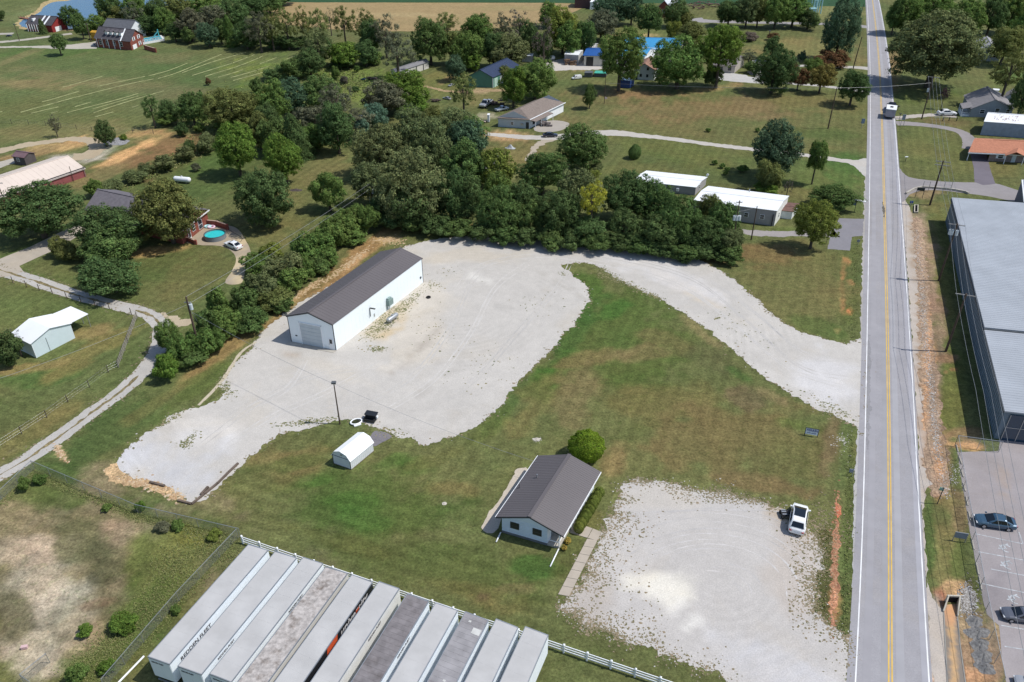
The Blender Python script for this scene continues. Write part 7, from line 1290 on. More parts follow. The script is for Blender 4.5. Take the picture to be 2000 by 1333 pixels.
pole((1180, 203), 145, 'slim pole with small flag on the brown lawn by the young conifer', r=.10); fq = P(1180, 203)
mb = MB(); mb.add([fq+Vector((.1, 0, 1.9)), fq+Vector((.7, .1, 1.7)), fq+Vector((.75, .1, 1.2)), fq+Vector((.1, 0, 1.3))], [(0, 1, 2, 3)]); tag(mb.build('flag', mat('faded_flag', (.5, .4, .42), .8)), 'small faded flag hanging low on the slim lawn pole', 'flag')
pole((1497, 100), 62, 'pale pole with lamp above the red vehicle', r=.12, light=True); pole((178, 82), 45, 'pale pole beside the dormered brick house', ((.5, 1.2),), r=.2); pole((38, 80), 49, 'thin lamp pole beside the far west drive', r=.12, light=True)
pole((11, 400), 354, 'dark pole with crossarm at the left edge beside the red barn', ((.5, 1.8),), r=.12)
for k in range(4): wire(f'{ORD[k]} wire between the two crossarm poles beside the warehouse', e10[k], e9[k], .25)
for k in range(4): wire(f'{ORD[k]} wire from the warehouse pole to the side road pole', e9[k], e8[k], .3)
for k in range(4): wire(f'{ORD[k]} wire from the side road pole to the far crossarm pole', e8[k], e7[k], .4)
off = e10[0]-e9[0]
for k in range(4): wire(f'{ORD[k]} wire running over the parking lot toward the viewer', e10[k], e10[k]+off*1.0+Vector((1.2, 0, -.2)), .3); wire(f'{ORD[k]} wire continuing over the parked cars', e10[k]+off*1.0+Vector((1.2, 0, -.2)), e10[k]+off*3.4+Vector((4.0, 0, -.5)), .8)
wire('upper wire above the hedge between the two hedge poles', t1, t2, .5); wire('lower wire above the hedge between the two hedge poles', t1-Vector((0, 0, 1.2)), t2-Vector((0, 0, 1.0)), .5); wire('thin wire from the leaning pole off to the lower left', t1-Vector((0, 0, 1.2)), P(-60, 830)+Vector((0, 0, 5)), .6)
wire('wire from the leaning hedge pole to the light pole', t1-Vector((0, 0, 2.2)), ltop, .5); wire('wire from the light pole to the office house roof', ltop, HF.pt(HW*.1, HLn*.9, 2.6), .6)
wire('wire across the road from the lawn pole to the far crossarm pole', t5, t7-Vector((0, 0, 1.5)), .3); wire('wire from the lawn pole to the round roadside tree', t5, P(1180, 203)+Vector((0, 0, 5.5)), .5); wire('wire from the mobile home pole to the tree row pole', t4, t3-Vector((0, 0, 2)), .2)
# ------------------------------------------------------------------ vehicles
def paint_m(n, c, metal=.0): return mat('car_paint_'+n, c, .28, metal, amt=.02, spec=.6, coat=.6)
CARP = {'white': paint_m('white', (.78, .79, .80)), 'blue': paint_m('blue', (.045, .10, .16), .3), 'grey': paint_m('grey', (.12, .13, .16), .3), 'dark': paint_m('dark', (.012, .015, .03)), 'silver': paint_m('silver', (.42, .43, .45), .4), 'red': paint_m('red', (.42, .02, .05)), 'pale': paint_m('pale', (.45, .50, .56), .2)}
CG = mat('car_glass', (.008, .012, .018), .06, amt=0, spec=.8); HLM = mat('headlight_lens', (.6, .62, .65), .1, spec=.8); TLM = mat('tail_lens', (.35, .01, .015), .2, spec=.6); PLAS = mat('black_plastic', (.02, .02, .022), .6)
def loft(mb, secs, cap=True):
    n = len(secs[0]); i0 = len(mb.v); vs = [p for s in secs for p in s]; fs = []
    for j in range(len(secs)-1):
        for i in range(n): fs.append((j*n+i, j*n+(i+1) % n, (j+1)*n+(i+1) % n, (j+1)*n+i))
    if cap: fs += [tuple(range(n-1, -1, -1)), tuple((len(secs)-1)*n+i for i in range(n))]
    mb.add(vs, fs)
BODY = {'sedan': [(-2.32, .66, .38, .78), (-2.22, .82, .28, .98), (-1.7, .90, .24, 1.02), (-.8, .91, .22, .98), (.4, .91, .22, .96), (1.1, .90, .22, .94), (1.7, .87, .24, .86), (2.12, .80, .28, .76), (2.32, .60, .36, .62)],
        'suv': [(-2.30, .48, .42, .80), (-2.26, .66, .38, .92), (-2.12, .82, .32, 1.04), (-1.75, .91, .28, 1.09), (.4, .93, .26, 1.06), (1.0, .92, .26, 1.05), (1.5, .91, .28, 1.0), (1.9, .85, .30, .90), (2.12, .72, .34, .80), (2.24, .50, .40, .68)],
        'pickup': [(-2.7, .86, .5, 1.05), (-2.6, .92, .42, 1.12), (-.5, .94, .40, 1.12), (.6, .94, .38, 1.12), (1.3, .93, .38, 1.10), (2.2, .90, .42, 1.02), (2.6, .80, .48, .88)],
        'van': [(-2.5, .86, .4, 1.3), (-2.4, .94, .34, 1.4), (.8, .95, .32, 1.35), (1.5, .92, .32, 1.15), (2.2, .86, .36, .95), (2.45, .70, .44, .8)]}
CAB = {'sedan': ((-1.95, 1.15, .80), (-1.0, .22, .60), .95, 1.43), 'suv': ((-2.1, 1.42, .84), (-1.55, .42, .68), 1.04, 1.60), 'pickup': ((-.6, 1.3, .84), (-.35, .62, .68), 1.08, 1.72), 'van': ((-2.4, 1.6, .90), (-2.25, .9, .78), 1.3, 1.95)}
_veh = {}
def veh_parts(ty, pano=False):
    key = (ty, pano)
    if key in _veh: return _veh[key]
    out = []
    def fin(name, mb, m, par=None, smooth=False):
        me = bpy.data.meshes.new(name); me.from_pydata([tuple(v) for v in mb.v], [], mb.f); me.materials.append(None)
        if smooth: me.polygons.foreach_set('use_smooth', [True]*len(me.polygons))
        out.append((name, me, m, par)); return len(out)-1
    secs = []
    for x, hw_, zb, zt in BODY[ty]:
        secs.append([(x, -hw_*.9, zb), (x, -hw_, zb+.18), (x, -hw_, zt-.2), (x, -hw_*.93, zt-.06), (x, -hw_*.7, zt), (x, 0, zt+.025), (x, hw_*.7, zt), (x, hw_*.93, zt-.06), (x, hw_, zt-.2), (x, hw_, zb+.18), (x, hw_*.9, zb)])
    mb = MB(); loft(mb, secs); fin('body', mb, 'P')
    (x0, x1, hb), (X0, X1, ht), zb, zt = CAB[ty]; mb = MB(); cs = []
    rows = [(x0, hb, x1, zb-.08), (x0+(X0-x0)*.25, hb-(hb-ht)*.2, x1-(x1-X1)*.25, zb+(zt-zb)*.28), (X0-.02, ht+.03, X1+.05, zt-.07), (X0+.10, ht-.08, X1-.10, zt)]
    for a, h, b, z in rows: cs.append([(a, -h*.9, z), (a+.15, -h, z), (b-.15, -h, z), (b, -h*.86, z), (b, h*.86, z), (b-.15, h, z), (a+.15, h, z), (a, h*.9, z)])
    loft(mb, cs); fin('cabin', mb, 'P')
    def pane(name, q):
        q = [Vector(p) for p in q]; n_ = (q[1]-q[0]).cross(q[2]-q[0]).normalized(); c = sum(q, Vector())/len(q)
        if (c-Vector((0, 0, .9))).dot(n_) < 0: n_ = -n_
        mb = MB(); k = len(q); mb.add([p+n_*.012 for p in q]+[p+n_*.045 for p in q], [tuple(range(k)), tuple(range(2*k-1, k-1, -1))]+[(i, (i+1) % k, (i+1) % k+k, i+k) for i in range(k)]); fin(name, mb, 'G')
    zl, zh = zb+.02, zt-.06; fx = lambda t, z: x1+(X1-x1)*((z-zb)/(zt-zb)); rx = lambda z: x0+(X0-x0)*((z-zb)/(zt-zb)); hh = lambda z: hb+(ht-hb)*((z-zb)/(zt-zb))
    pane('windshield', [(fx(0, zl), -hh(zl)*.84, zl), (fx(0, zl), hh(zl)*.84, zl), (fx(0, zh), hh(zh)*.82, zh), (fx(0, zh), -hh(zh)*.82, zh)])
    if ty != 'van': pane('rear_window', [(rx(zl+.05), -hh(zl)*.8, zl+.05), (rx(zl+.05), hh(zl)*.8, zl+.05), (rx(zh), hh(zh)*.8, zh), (rx(zh), -hh(zh)*.8, zh)])
    for s in (-1, 1):
        if ty == 'van': segs = [(x1-1.1, x1-.45)]
        elif ty == 'pickup': segs = [(x0+.25, x1-.5)]
        else: xm = (x0+x1)/2; segs = [(x0+.55, xm-.03), (xm+.03, x1-.42)]
        for a, b in segs:
            def X(x, z): 
                t = (x-x0)/(x1-x0); return rx(z)+t*(fx(0, z)-rx(z))
            pane('side_window', [(X(a, zl), s*(hh(zl)+.0), zl), (X(b, zl), s*(hh(zl)+.0), zl), (X(b, zh), s*(hh(zh)+.02), zh), (X(a, zh), s*(hh(zh)+.02), zh)])
    if pano: mb = MB(); mb.hexa([(-.75, -ht*.86, zt-.01), (X1+.14, -ht*.86, zt-.06), (X1+.14, ht*.86, zt-.06), (-.75, ht*.86, zt-.01), (-.75, -ht*.86, zt+.02), (X1+.14, -ht*.86, zt+.005), (X1+.14, ht*.86, zt+.005), (-.75, ht*.86, zt+.02)]); fin('glass_roof', mb, 'G')
    if ty == 'pickup': mb = MB(); mb.box((-1.65, 0, 1.115), (1.85, 1.5, .03)); fin('bed', mb, 'K')
    wx = (1.42, -1.38) if ty != 'pickup' else (1.75, -1.65); rw = .33 if ty in ('sedan',) else .37
    for x in wx:
        for s in (-1, 1):
            mb = MB(); mb.tube((x, s*.68, rw), (x, s*.93, rw), rw, n=18); i = fin('wheel', mb, 'T'); mb = MB(); mb.tube((x, s*.93, rw), (x, s*.94, rw), rw*.62, n=14); fin('rim', mb, 'R', i)
    xe = BODY[ty][-1][0]; xs = BODY[ty][0][0]; ze_ = BODY[ty][-2][3]-.1
    for s in (-1, 1):
        mb = MB(); mb.box((xe-.12, s*.56, ze_-.04), (.22, .34, .12)); fin('headlight', mb, 'H'); mb = MB(); mb.box((xs+.06, s*.64, BODY[ty][1][3]-.16), (.14, .26, .14)); fin('taillight', mb, 'L')
        mb = MB(); mb.box((x1-.25, s*1.0, zb+.04), (.16, .2, .13)); fin('mirror', mb, 'P')
    mb = MB(); mb.box((xs-.0, 0, .62), (.05, .5, .14)); fin('number_plate', mb, 'W'); mb = MB(); mb.box((xe-.04, 0, .42), (.1, 1.0, .14)); fin('grille', mb, 'K')
    _veh[key] = out; return out
def car(label, rear, front, ty, col, length=None, cat='car', group=None, name='parked_car', pano=False):
    A, B = P(*rear), P(*front); c = (A+B)/2; d = B-A; rz = math.atan2(d.y, d.x); real = BODY[ty][-1][0]-BODY[ty][0][0]; s = d.length/real if length is None else length/real
    root = thing(name, label, cat, (c.x, c.y, 0), group, rz); root.scale = (s, s, s); objs = []
    M_ = {'P': CARP[col], 'G': CG, 'K': PLAS, 'T': TIRE, 'R': RIM, 'H': HLM, 'L': TLM, 'W': R_WHITE}
    for nm, me, mk, par in veh_parts(ty, pano):
        o = bpy.data.objects.new(nm, me); COL.objects.link(o); o.parent = objs[par] if par is not None else root
        o.material_slots[0].link = 'OBJECT'; o.material_slots[0].material = M_[mk]; objs.append(o)
    return root
car('white hatchback parked at the edge of the lower gravel lot', (1553, 1048), (1562, 994), 'suv', 'white', pano=True)
car('blue sedan parked in the marked lot by the fence', (1980, 1031), (1901, 1020), 'sedan', 'blue')
car('dark grey sedan cut by the right edge in the marked lot', (2034, 1213), (1953, 1203), 'sedan', 'grey')
car('white car cut by the bottom right corner', (2050, 1350), (1978, 1333), 'sedan', 'silver')
car('white car on the round patio below the swimming pool', (470, 489), (443, 478), 'sedan', 'white')
car('black car parked in front of the pale blue house', (1060, 268), (1089, 267), 'sedan', 'dark')
car('white sedan on the short gravel drive by the grey cottage', (1830, 225), (1866, 225), 'sedan', 'white')
car('white and black pickup truck beside the bright green tree', (957, 202), (941, 213), 'pickup', 'silver', cat='truck', name='parked_truck')
car('blue pickup truck behind the pale blue house', (968, 219), (992, 214), 'pickup', 'pale', cat='truck', name='parked_truck')
car('old white car left of the olive tree', (887, 167), (876, 170), 'sedan', 'silver'); car('old silver car on the grass below the dirt track', (880, 196), (866, 193), 'sedan', 'silver')
car('white van parked on the brown lawn left of the green trailer', (1135, 154), (1117, 156), 'van', 'white', cat='van', name='parked_van')
car('small blue truck beside the dormered brick house', (192, 89), (178, 91), 'pickup', 'pale', cat='truck', name='parked_truck'); car('red vehicle behind the tall dense tree', (1484, 118), (1498, 119), 'suv', 'red')
car('dark blue abandoned car in the green scrub', (715, 157), (705, 156), 'sedan', 'blue')
for k, (x, y) in enumerate(((684, 232), (701, 229), (777, 227), (786, 229))): car(('first', 'second', 'third', 'fourth')[k]+' abandoned white car half hidden in the thicket', (x, y), (x+13, y+2), 'sedan', 'white')
for k, (x, y) in enumerate(((706, 122), (722, 122))): car(('left', 'right')[k]+' white junk car at the edge of the green scrub', (x, y), (x+12, y), 'sedan', 'white')
car('black car on the far left drive', (12, 72), (24, 71), 'sedan', 'dark')
# truck with box camper on the road
def camper():
    A, B = P(1736, 231), P(1741, 206); d = B-A; d.normalize(); F = Fr(P(1721, 232), P(1745, 231)-P(1721, 232), d); W = 2.35; L = 4.2; F = Fr(P(1726.5, 232.5), Vector((-d.y, d.x, 0))*-1, d)
    root = thing('box_trailer', 'white topped box trailer driving on the highway', 'trailer', F.pt(W/2, L/2)); m = mat('grey_box', (.32, .33, .35), .6)
    mb = MB(); fb(mb, F, 0, W, 0, L, .6, 2.5); mb.build('body', m, root); mb = MB(); fb(mb, F, -.04, W+.04, -.04, L+.04, 2.5, 2.57); r_ = mb.build('roof', R_WHITE, root); mb = MB(); fb(mb, F, W*.35, W*.65, L*.4, L*.6, 2.571, 2.72); mb.build('roof_vent', PLAS, r_)
    mb = MB(); fb(mb, F, .25, W-.25, -.05, -.01, .8, 2.2); mb.build('rear_door', mat('pale_door', (.30, .29, .33), .5), root)
    mb = MB(); fb(mb, F, .1, W-.1, -.04, L, .45, .6); mb.build('chassis', PLAS, root)
    for b in (L*.45, L*.62):
        for a in (.05, W-.05): mb = MB(); mb.tube(F.pt(a-.12, b, .38), F.pt(a+.12, b, .38), .38, n=14); mb.build('wheel', TIRE, root)
    for a in (.12, W-.3): mb = MB(); fb(mb, F, a, a+.18, -.06, -.02, .7, .85); mb.build('taillight', TLM, root)
    c0 = F.pt(W/2, L+.5); c1 = F.pt(W/2, L+7.0)
    car('dark pickup truck pulling the box trailer on the highway', PX(*c0), PX(*c1), 'pickup', 'dark', cat='truck', name='pickup_truck')
camper()
# ------------------------------------------------------------------ tanks, pool, odds and ends
def tank(label, a, b, r, m, name='propane_tank'):
    A, B = P(*a), P(*b); d = (B-A).normalized(); z = Vector((0, 0, r+.25)); root = thing(name, label, 'tank', (A+B)/2); mb = MB(); n = 14; prof = [(-.0, .05), (.06, .45), (.14, .75), (.26, .95), (.4, 1)]; L_ = (B-A).length; pr = [(t*r*2, k) for t, k in prof]; pts = pr+[(L_-t, k) for t, k in pr[::-1]]
    s = Vector((-d.y, d.x, 0)); secs = [[A+d*t+z+(s*math.cos(2*math.pi*i/n)+Vector((0, 0, 1))*math.sin(2*math.pi*i/n))*r*k for i in range(n)] for t, k in pts]; loft(mb, secs); mb.build('shell', m, root, smooth=True)
    for t in (.25, .75): mb = MB(); F = Fr(A, d, s); fb(mb, F, L_*t-.08, L_*t+.08, -r*.7, r*.7, 0, .35); mb.build('leg', METAL, root)
    mb = MB(); q = A+d*L_*.5+z+Vector((0, 0, r)); mb.tube(q-Vector((0, 0, .05)), q+Vector((0, 0, .16)), .16, n=10); mb.build('valve_dome', m, root)
tank('silver propane tank lying beside the long wall of the metal barn', (757, 634), (777, 620), .36, METAL); tank('white propane tank on the lawn behind the brick house', (341, 356), (374, 359), .55, R_WHITE); tank('small white tank at the gravel yard', (1073, 119), (1084, 118), .6, R_WHITE)
def torus(mb, c, R_, r, n=24, m=8, sy=1.0, tilt=0):
    vs = []; fs = []
    for i in range(n):
        a = 2*math.pi*i/n
        for j in range(m): b = 2*math.pi*j/m; q = Vector(((R_+r*math.cos(b))*math.cos(a), (R_+r*math.cos(b))*math.sin(a)*sy, r*math.sin(b))); q = Matrix.Rotation(tilt, 3, 'Z') @ q; vs.append(q+Vector(c))
    for i in range(n):
        for j in range(m): fs.append((i*m+j, ((i+1) % n)*m+j, ((i+1) % n)*m+(j+1) % m, i*m+(j+1) % m))
    mb.add(vs, fs)
q = P(837, 582); mb = MB(); torus(mb, q+Vector((0, 0, .12)), .27, .12); tag(mb.build('old_tyre', TIRE, smooth=True), 'black tyre lying on the gravel beside the barn', 'tyre')
def ring():
    q = P(696, 826); root = thing('oval_ring', 'white oval ring with dark grating leaning near the black utility box', 'frame', q); mb = MB(); torus(mb, q+Vector((0, 0, .18)), .72, .11, sy=.72, tilt=.5); mb.build('rim', W_VINYL, root, smooth=True)
    for k in range(-3, 4): mb = MB(); u = Vector((math.cos(.5), math.sin(.5), 0)); v = Vector((-u.y, u.x, 0)); h = .72*.72*math.sqrt(1-(k/4)**2); mb.tube(q+u*k*.17-v*h+Vector((0, 0, .2)), q+u*k*.17+v*h+Vector((0, 0, .2)), .035, n=5); mb.build('bar', PLAS, root)
    mb = MB(); mb.tube(q-u*.7+Vector((0, 0, .2)), q+u*.7+Vector((0, 0, .2)), .04, n=5); mb.build('bar', PLAS, root); mb = MB(); mb.box(tuple(q+Vector((.25, -.55, .08))), (.9, .3, .12), .5); mb.build('base', R_WHITE, root)
ring()
def blackbox():
    A, B, C = P(710, 825), P(731, 829), P(739, 818); F = Fr(A, B-A, C-B); W = (B-A).length; L = (C-B).length; root = thing('utility_trailer', 'black steel utility box standing beside the white oval ring', 'trailer', A)
    mb = MB(); fb(mb, F, 0, W, 0, L, .15, .30); mb.build('frame', BLACK, root); mb = MB(); slab(mb, [F.pt(-.05, L*.35, .95), F.pt(W+.05, L*.35, .95), F.pt(W+.05, L+.1, 1.0), F.pt(-.05, L+.1, 1.0)], .06); mb.build('lid', BLACK, root); mb = MB(); fb(mb, F, .02, W-.02, L*.45, L, .3, .9); mb.build('box', BLACK, root)
    mb = MB(); fb(mb, F, 0, .05, 0, L*.4, .3, .6); fb(mb, F, .06, W, 0, .05, .3, .45); mb.build('rail', BLACK, root, kind='stuff'); 
    for a in (.2, W-.2): mb = MB(); mb.tube(F.pt(a-.08, L*.4, .2), F.pt(a+.08, L*.4, .2), .2, n=12); mb.build('wheel', TIRE, root)
    mb = MB(); fb(mb, F, W, W+.12, L*.55, L*.85, .4, .75); mb.build('white_panel', R_WHITE, root)
blackbox()
def pool():
    q = P(421, 465); root = thing('round_pool', 'round above ground pool with turquoise water on the patio', 'pool', q); n = 36; R1 = P(441, 466).x-q.x; mb = MB(); vs = []; h = .85
    for r, z in ((R1, 0), (R1, h), (R1-.14, h), (R1-.14, .1)): vs += [(q.x+r*math.cos(2*math.pi*i/n), q.y+r*math.sin(2*math.pi*i/n), z) for i in range(n)]
    fs = [(k*n+i, k*n+(i+1) % n, (k+1)*n+(i+1) % n, (k+1)*n+i) for k in range(3) for i in range(n)]; mb.add(vs, fs); mb.build('wall', mat('grey_pool_wall', (.20, .22, .24), .6), root)
    mb = MB(); mb.add([(q.x+(R1-.15)*math.cos(2*math.pi*i/n), q.y+(R1-.15)*math.sin(2*math.pi*i/n), .66) for i in range(n)], [tuple(range(n))]); mb.build('water', mat('turquoise_water', (.03, .50, .52), .08, amt=.06, scale=2), root)
    mb = MB(); torus(mb, q+Vector((0, 0, h)), R1-.07, .08, n, 6); mb.build('rim', mat('dark_pool_rim', (.05, .08, .09), .6), root)
    for k, (x, y, c, s, lab) in enumerate(((406, 444, (.40, .68, .72), .55, 'pale turquoise inflatable ring against the brick wall'), (413, 445, (.72, .50, .62), .6, 'pink and white inflatable ring beside the turquoise one'))):
        mb = MB(); p_ = P(x, y); torus(mb, p_+Vector((0, 0, .16)), s, .17, 20, 8, sy=.85); tag(mb.build('pool_float', mat('float_%d' % k, c, .4), smooth=True), lab, 'pool float')
    mb = MB(); c_ = [(p.x, p.y, .03) for p in (P(446, 449), P(462, 458), P(474, 466), P(470, 473), P(465, 474))]
    for a, b in zip(c_, c_[1:]): mb.tube(a, b, .04, n=6)
    tag(mb.build('garden_hose', PLAS), 'dark hose looping over the grass beside the pool patio', 'hose')
pool()
# retaining timbers, gravel heaps, slabs
TIM = mat('old_timber', (.13, .10, .08), .9, amt=.3)
root = thing('retaining_timbers', 'row of old timbers edging the lower right side of the gravel pad', 'edging', P(375, 986))
for a, b in (((375, 986), (400, 966)), ((400, 966), (425, 946)), ((425, 946), (447, 924)), ((447, 924), (466, 906)), ((348, 979), (375, 986))):
    A, B = P(*a), P(*b); F = Fr(A, B-A, Vector((-(B-A).y, (B-A).x, 0))); mb = MB(); fb(mb, F, 0, (B-A).length-.05, -.12, .12, 0, .22); mb.build('timber', TIM, root)
for a, b, lab in (((293, 944), (322, 951), 'loose dark timber lying on the clay bank'), ((393, 968), (407, 953), 'short dark timber lying on the gravel near the corner')):
    A, B = P(*a), P(*b); F = Fr(A, B-A, Vector((-(B-A).y, (B-A).x, 0))); mb = MB(); fb(mb, F, 0, (B-A).length, -.13, .13, .02, .26); tag(mb.build('loose_timber', TIM), lab, 'timber')
def heap(label, px, py, r, h, m, sd=1, name='gravel_heap'):
    q = P(px, py); mb = MB(); n, k = 18, 6; vs = []; fs = []; R_ = random.Random(sd); ph = R_.uniform(0, 6)
    for j in range(k+1):
        for i in range(n): a = 2*math.pi*i/n; rr = r*(j/k)*(1+.18*math.sin(2*a+ph)+.1*math.sin(5*a)); vs.append((q.x+rr*1.5*math.cos(a), q.y+rr*math.sin(a), .005+h*math.exp(-(j/k*2)**2)*(1+R_.uniform(-.08, .08))))
    for j in range(k):
        for i in range(n): fs.append((j*n+i, (j+1)*n+i, (j+1)*n+(i+1) % n, j*n+(i+1) % n))
    mb.add(vs, fs); tag(mb.build(name, m, smooth=True), label, 'heap')
LG = mat('limestone_heap', (.50, .46, .40), .95, amt=.18, scale=3, bump=.6)
heap('pale limestone heap at the north edge of the gravel lot', 928, 464, 1.15, .75, LG, 1); heap('smaller grey limestone heap right of the pale one', 952, 465, .9, .6, LG, 2); heap('small rock heap left of the limestone heaps', 893, 465, .6, .5, LG, 3)
heap('pale rock heap in the lawn north of the office house', 1048, 858, .3, .14, LG, 4); heap('grey rock pile beside the juniper clump', 226, 277, 2.4, .7, mat('grey_rock_pile', (.24, .24, .25), .95, amt=.4, scale=3, bump=.6), 5)
heap('pale utility cover mound in the front lawn', 868, 984, .22, .10, LG, 6, 'stone'); heap('fire pit of dark branches on the lawn between the round trees', 578, 372, .8, .35, mat('burnt_wood', (.08, .065, .06), .95, amt=.5, scale=4), 7, 'fire_pit')
# junk and equipment in the yards
def box_thing(name, label, cat, a, b, c, h, m, top=None):
    A, B, C = P(*a), P(*b), P(*c); F = Fr(A, B-A, C-B); W = (B-A).length; L = (C-B).length; root = thing(name, label, cat, A); mb = MB(); fb(mb, F, 0, W, 0, L, .12, h); mb.build('body', m, root); mb = MB(); fb(mb, F, -.05, W+.05, -.05, L+.05, h, h+.08); mb.build('lid', top or m, root); mb = MB(); fb(mb, F, .05, W-.05, .05, L-.05, 0, .12); mb.build('skid', PLAS, root)
    for k in range(1, 6): mb = MB(); fb(mb, F, W*k/6-.03, W*k/6+.03, -.03, 0, .15, h-.05); mb.build('rib', m, root)
    return root
box_thing('blue_dumpster', 'blue metal dumpster at the edge of the brown lawn', 'dumpster', (1209, 172), (1230, 173.5), (1238, 168), 2.2, mat('dumpster_blue', (.03, .07, .22), .5), mat('pale_blue_lid', (.14, .22, .36), .5))
box_thing('white_chest', 'tall white appliance standing in the junk left of the pale blue house', 'appliance', (952, 240), (956, 240), (957, 237), 1.9, R_WHITE)
box_thing('flatbed_trailer', 'trailer loaded with green pipes beside the white van', 'trailer', (1160, 151), (1183, 152), (1186, 147), 1.1, mat('trailer_steel', (.10, .11, .12), .7), mat('green_tarp', (.06, .38, .28), .6))
box_thing('equipment_frame', 'dark equipment frame between the white van and green trailer', 'equipment', (1141, 152), (1156, 152), (1158, 148), 1.3, mat('trailer_steel', (.10, .11, .12), .7))
box_thing('covered_boat', 'cream covered boat under the large tree', 'boat', (1216, 150), (1228, 151), (1232, 146), 1.3, mat('cream_cover', (.42, .38, .32), .8))
box_thing('small_trailer', 'small white trailer beside the bare tree in the yard', 'trailer', (1020, 122), (1040, 123), (1042, 118), 2.0, mat('grey_panel', (.34, .35, .37), .6), R_WHITE)
box_thing('yellow_machine', 'yellow digger parked left of the dormered brick house', 'machine', (180, 79), (190, 80), (194, 76), 2.6, mat('machine_yellow', (.50, .28, .03), .5))
box_thing('garden_bench', 'pale bench top beside the small grey shed', 'bench', (1937, 183), (1949, 184), (1950, 181), .9, R_WHITE)
heap('upturned grey boat on the grass below the black car', 997, 290, .75, .9, mat('grey_hull', (.36, .38, .40), .5), 9, 'upturned_boat')
pile('junk_pile', 'pile of dark junk beside the parked white pickup', 'junk', (972, 205), 16, 1.6, mat('rusty_junk', (.11, .08, .07), .8, amt=.5), 1.1, 8); pile('junk_pile', 'low pile of dark scrap left of the silver car', 'junk', (848, 199), 12, 1.3, mat('rusty_junk', (.11, .08, .07), .8), .8, 9); pile('junk_pile', 'brown scrap in the scrub right of the blue car', 'junk', (729, 156), 10, 1.4, mat('rusty_junk', (.11, .08, .07), .8), .7, 10)
pile('patio_clutter', 'clutter of garden things in front of the porch', 'clutter', (1066, 246), 14, 1.4, mat('mixed_clutter', (.2, .17, .16), .7, amt=.6), .9, 11)
pile('patio_clutter', 'white and brown clutter left of the white appliance', 'clutter', (940, 240), 12, 1.8, mat('pale_clutter', (.40, .33, .28), .7, amt=.6), .7, 12)
# signs, mailboxes, culverts
def sign(label, a, b, h0, h1, m, text=None, tm=None, posts=True, name='roadside_sign', frame=None, size=.5, th=.06, text2=None):
    A, B = P(*a), P(*b); F = Fr(A, B-A, Vector((-(B-A).y, (B-A).x, 0))); l = (B-A).length; root = thing(name, label, 'sign', A); mb = MB(); fb(mb, F, .03, l-.03, -th/2, th/2, h0, h1); bd = mb.build('board', m, root)
    for x in ((0, l) if posts is True else posts): mb = MB(); mb.tube(F.pt(x, 0, 0), F.pt(x, 0, h1+.05), .05, n=6); mb.build('post', frame or TRIM_D, root)
    if posts is True: mb = MB(); mb.tube(F.pt(0, 0, h1+.04), F.pt(l, 0, h1+.04), .04, n=6); mb.build('top_bar', frame or TRIM_D, root)
    if text: put_text(text, size, F.pt(l*.08, -th/2-.012, h0+(h1-h0)*(.55 if text2 else .3)), F.u, (0, 0, 1), tm or INK, bd, width=l*.84)
    if text2: put_text(text2, size*.4, F.pt(l*.14, -th/2-.012, h0+(h1-h0)*.2), F.u, (0, 0, 1), tm or INK, bd, width=l*.7)
    return root, F, l
BLI = mat('blue_lettering', (.07, .10, .30), .6)
sign('framed pale blue and white sign standing in the lawn by the road', (1571, 850), (1596, 854.5), .25, 1.15, mat('sign_white', (.80, .86, .95), .5), 'FERRIN', BLI, size=.5, text2='FOR LEASE')
r_, F, l = sign('dark marquee sign on two posts with pale slab behind', (1649, 413), (1668, 416), 1.5, 2.5, mat('sign_dark', (.035, .035, .045), .5), 'OPEN DAILY', mat('grey_lettering', (.3, .3, .32), .6), size=.35)
mb = MB(); fb(mb, F, .3, l+1.6, .5, 1.1, 2.2, 2.32); mb.build('slab_roof', R_WHITE, r_); mb = MB(); fb(mb, F, l*.7, l*.95, -.16, -.05, 1.6, 2.3); mb.build('side_panel', mat('teal_panel', (.12, .18, .22), .6), r_)
sign('dark board sign on two posts at the side road corner', (1787, 386), (1801, 387.5), 1.5, 2.1, TRIM_D, name='board_sign')
sign('green street sign on a thin post beside the highway shoulder', (1823, 983), (1833, 985), 2.0, 2.42, mat('street_green', (.02, .34, .20), .5), '4509', INKW, posts=(.4,), name='street_sign', size=.4, th=.03)
sign('grey framed sign seen edge on beside the parking lot fence', (1860, 1056), (1884, 1060), .5, 1.25, mat('grey_sign', (.22, .25, .30), .5), name='framed_sign', frame=METAL)
sign('grey road sign on two thin posts at the loop driveway', (1758, 247), (1764, 247), 1.6, 2.9, mat('grey_sign', (.22, .25, .30), .5), name='road_sign', frame=METAL)
sign('blue grey road sign on a post at the lawn edge by the road', (1679, 251), (1686, 251), 1.2, 2.4, mat('blue_sign', (.12, .18, .26), .5), posts=(.4,), name='road_sign', frame=METAL)
sign('grey road sign seen from behind at the ditch edge', (1655, 930), (1664, 931), .6, 1.1, mat('grey_sign', (.22, .25, .30), .5), posts=(.5,), name='road_sign', frame=METAL); sign('small grey sign at the edge of the paved apron', (1672, 478), (1678, 478.5), .5, 1.0, mat('grey_sign', (.22, .25, .30), .5), posts=(.3,), name='road_sign', frame=METAL); sign('small blue sign low on the stony shoulder', (1775, 402), (1782, 402.5), .5, 1.0, mat('small_blue_sign', (.04, .10, .32), .5), posts=(.3,), name='road_sign', frame=METAL)
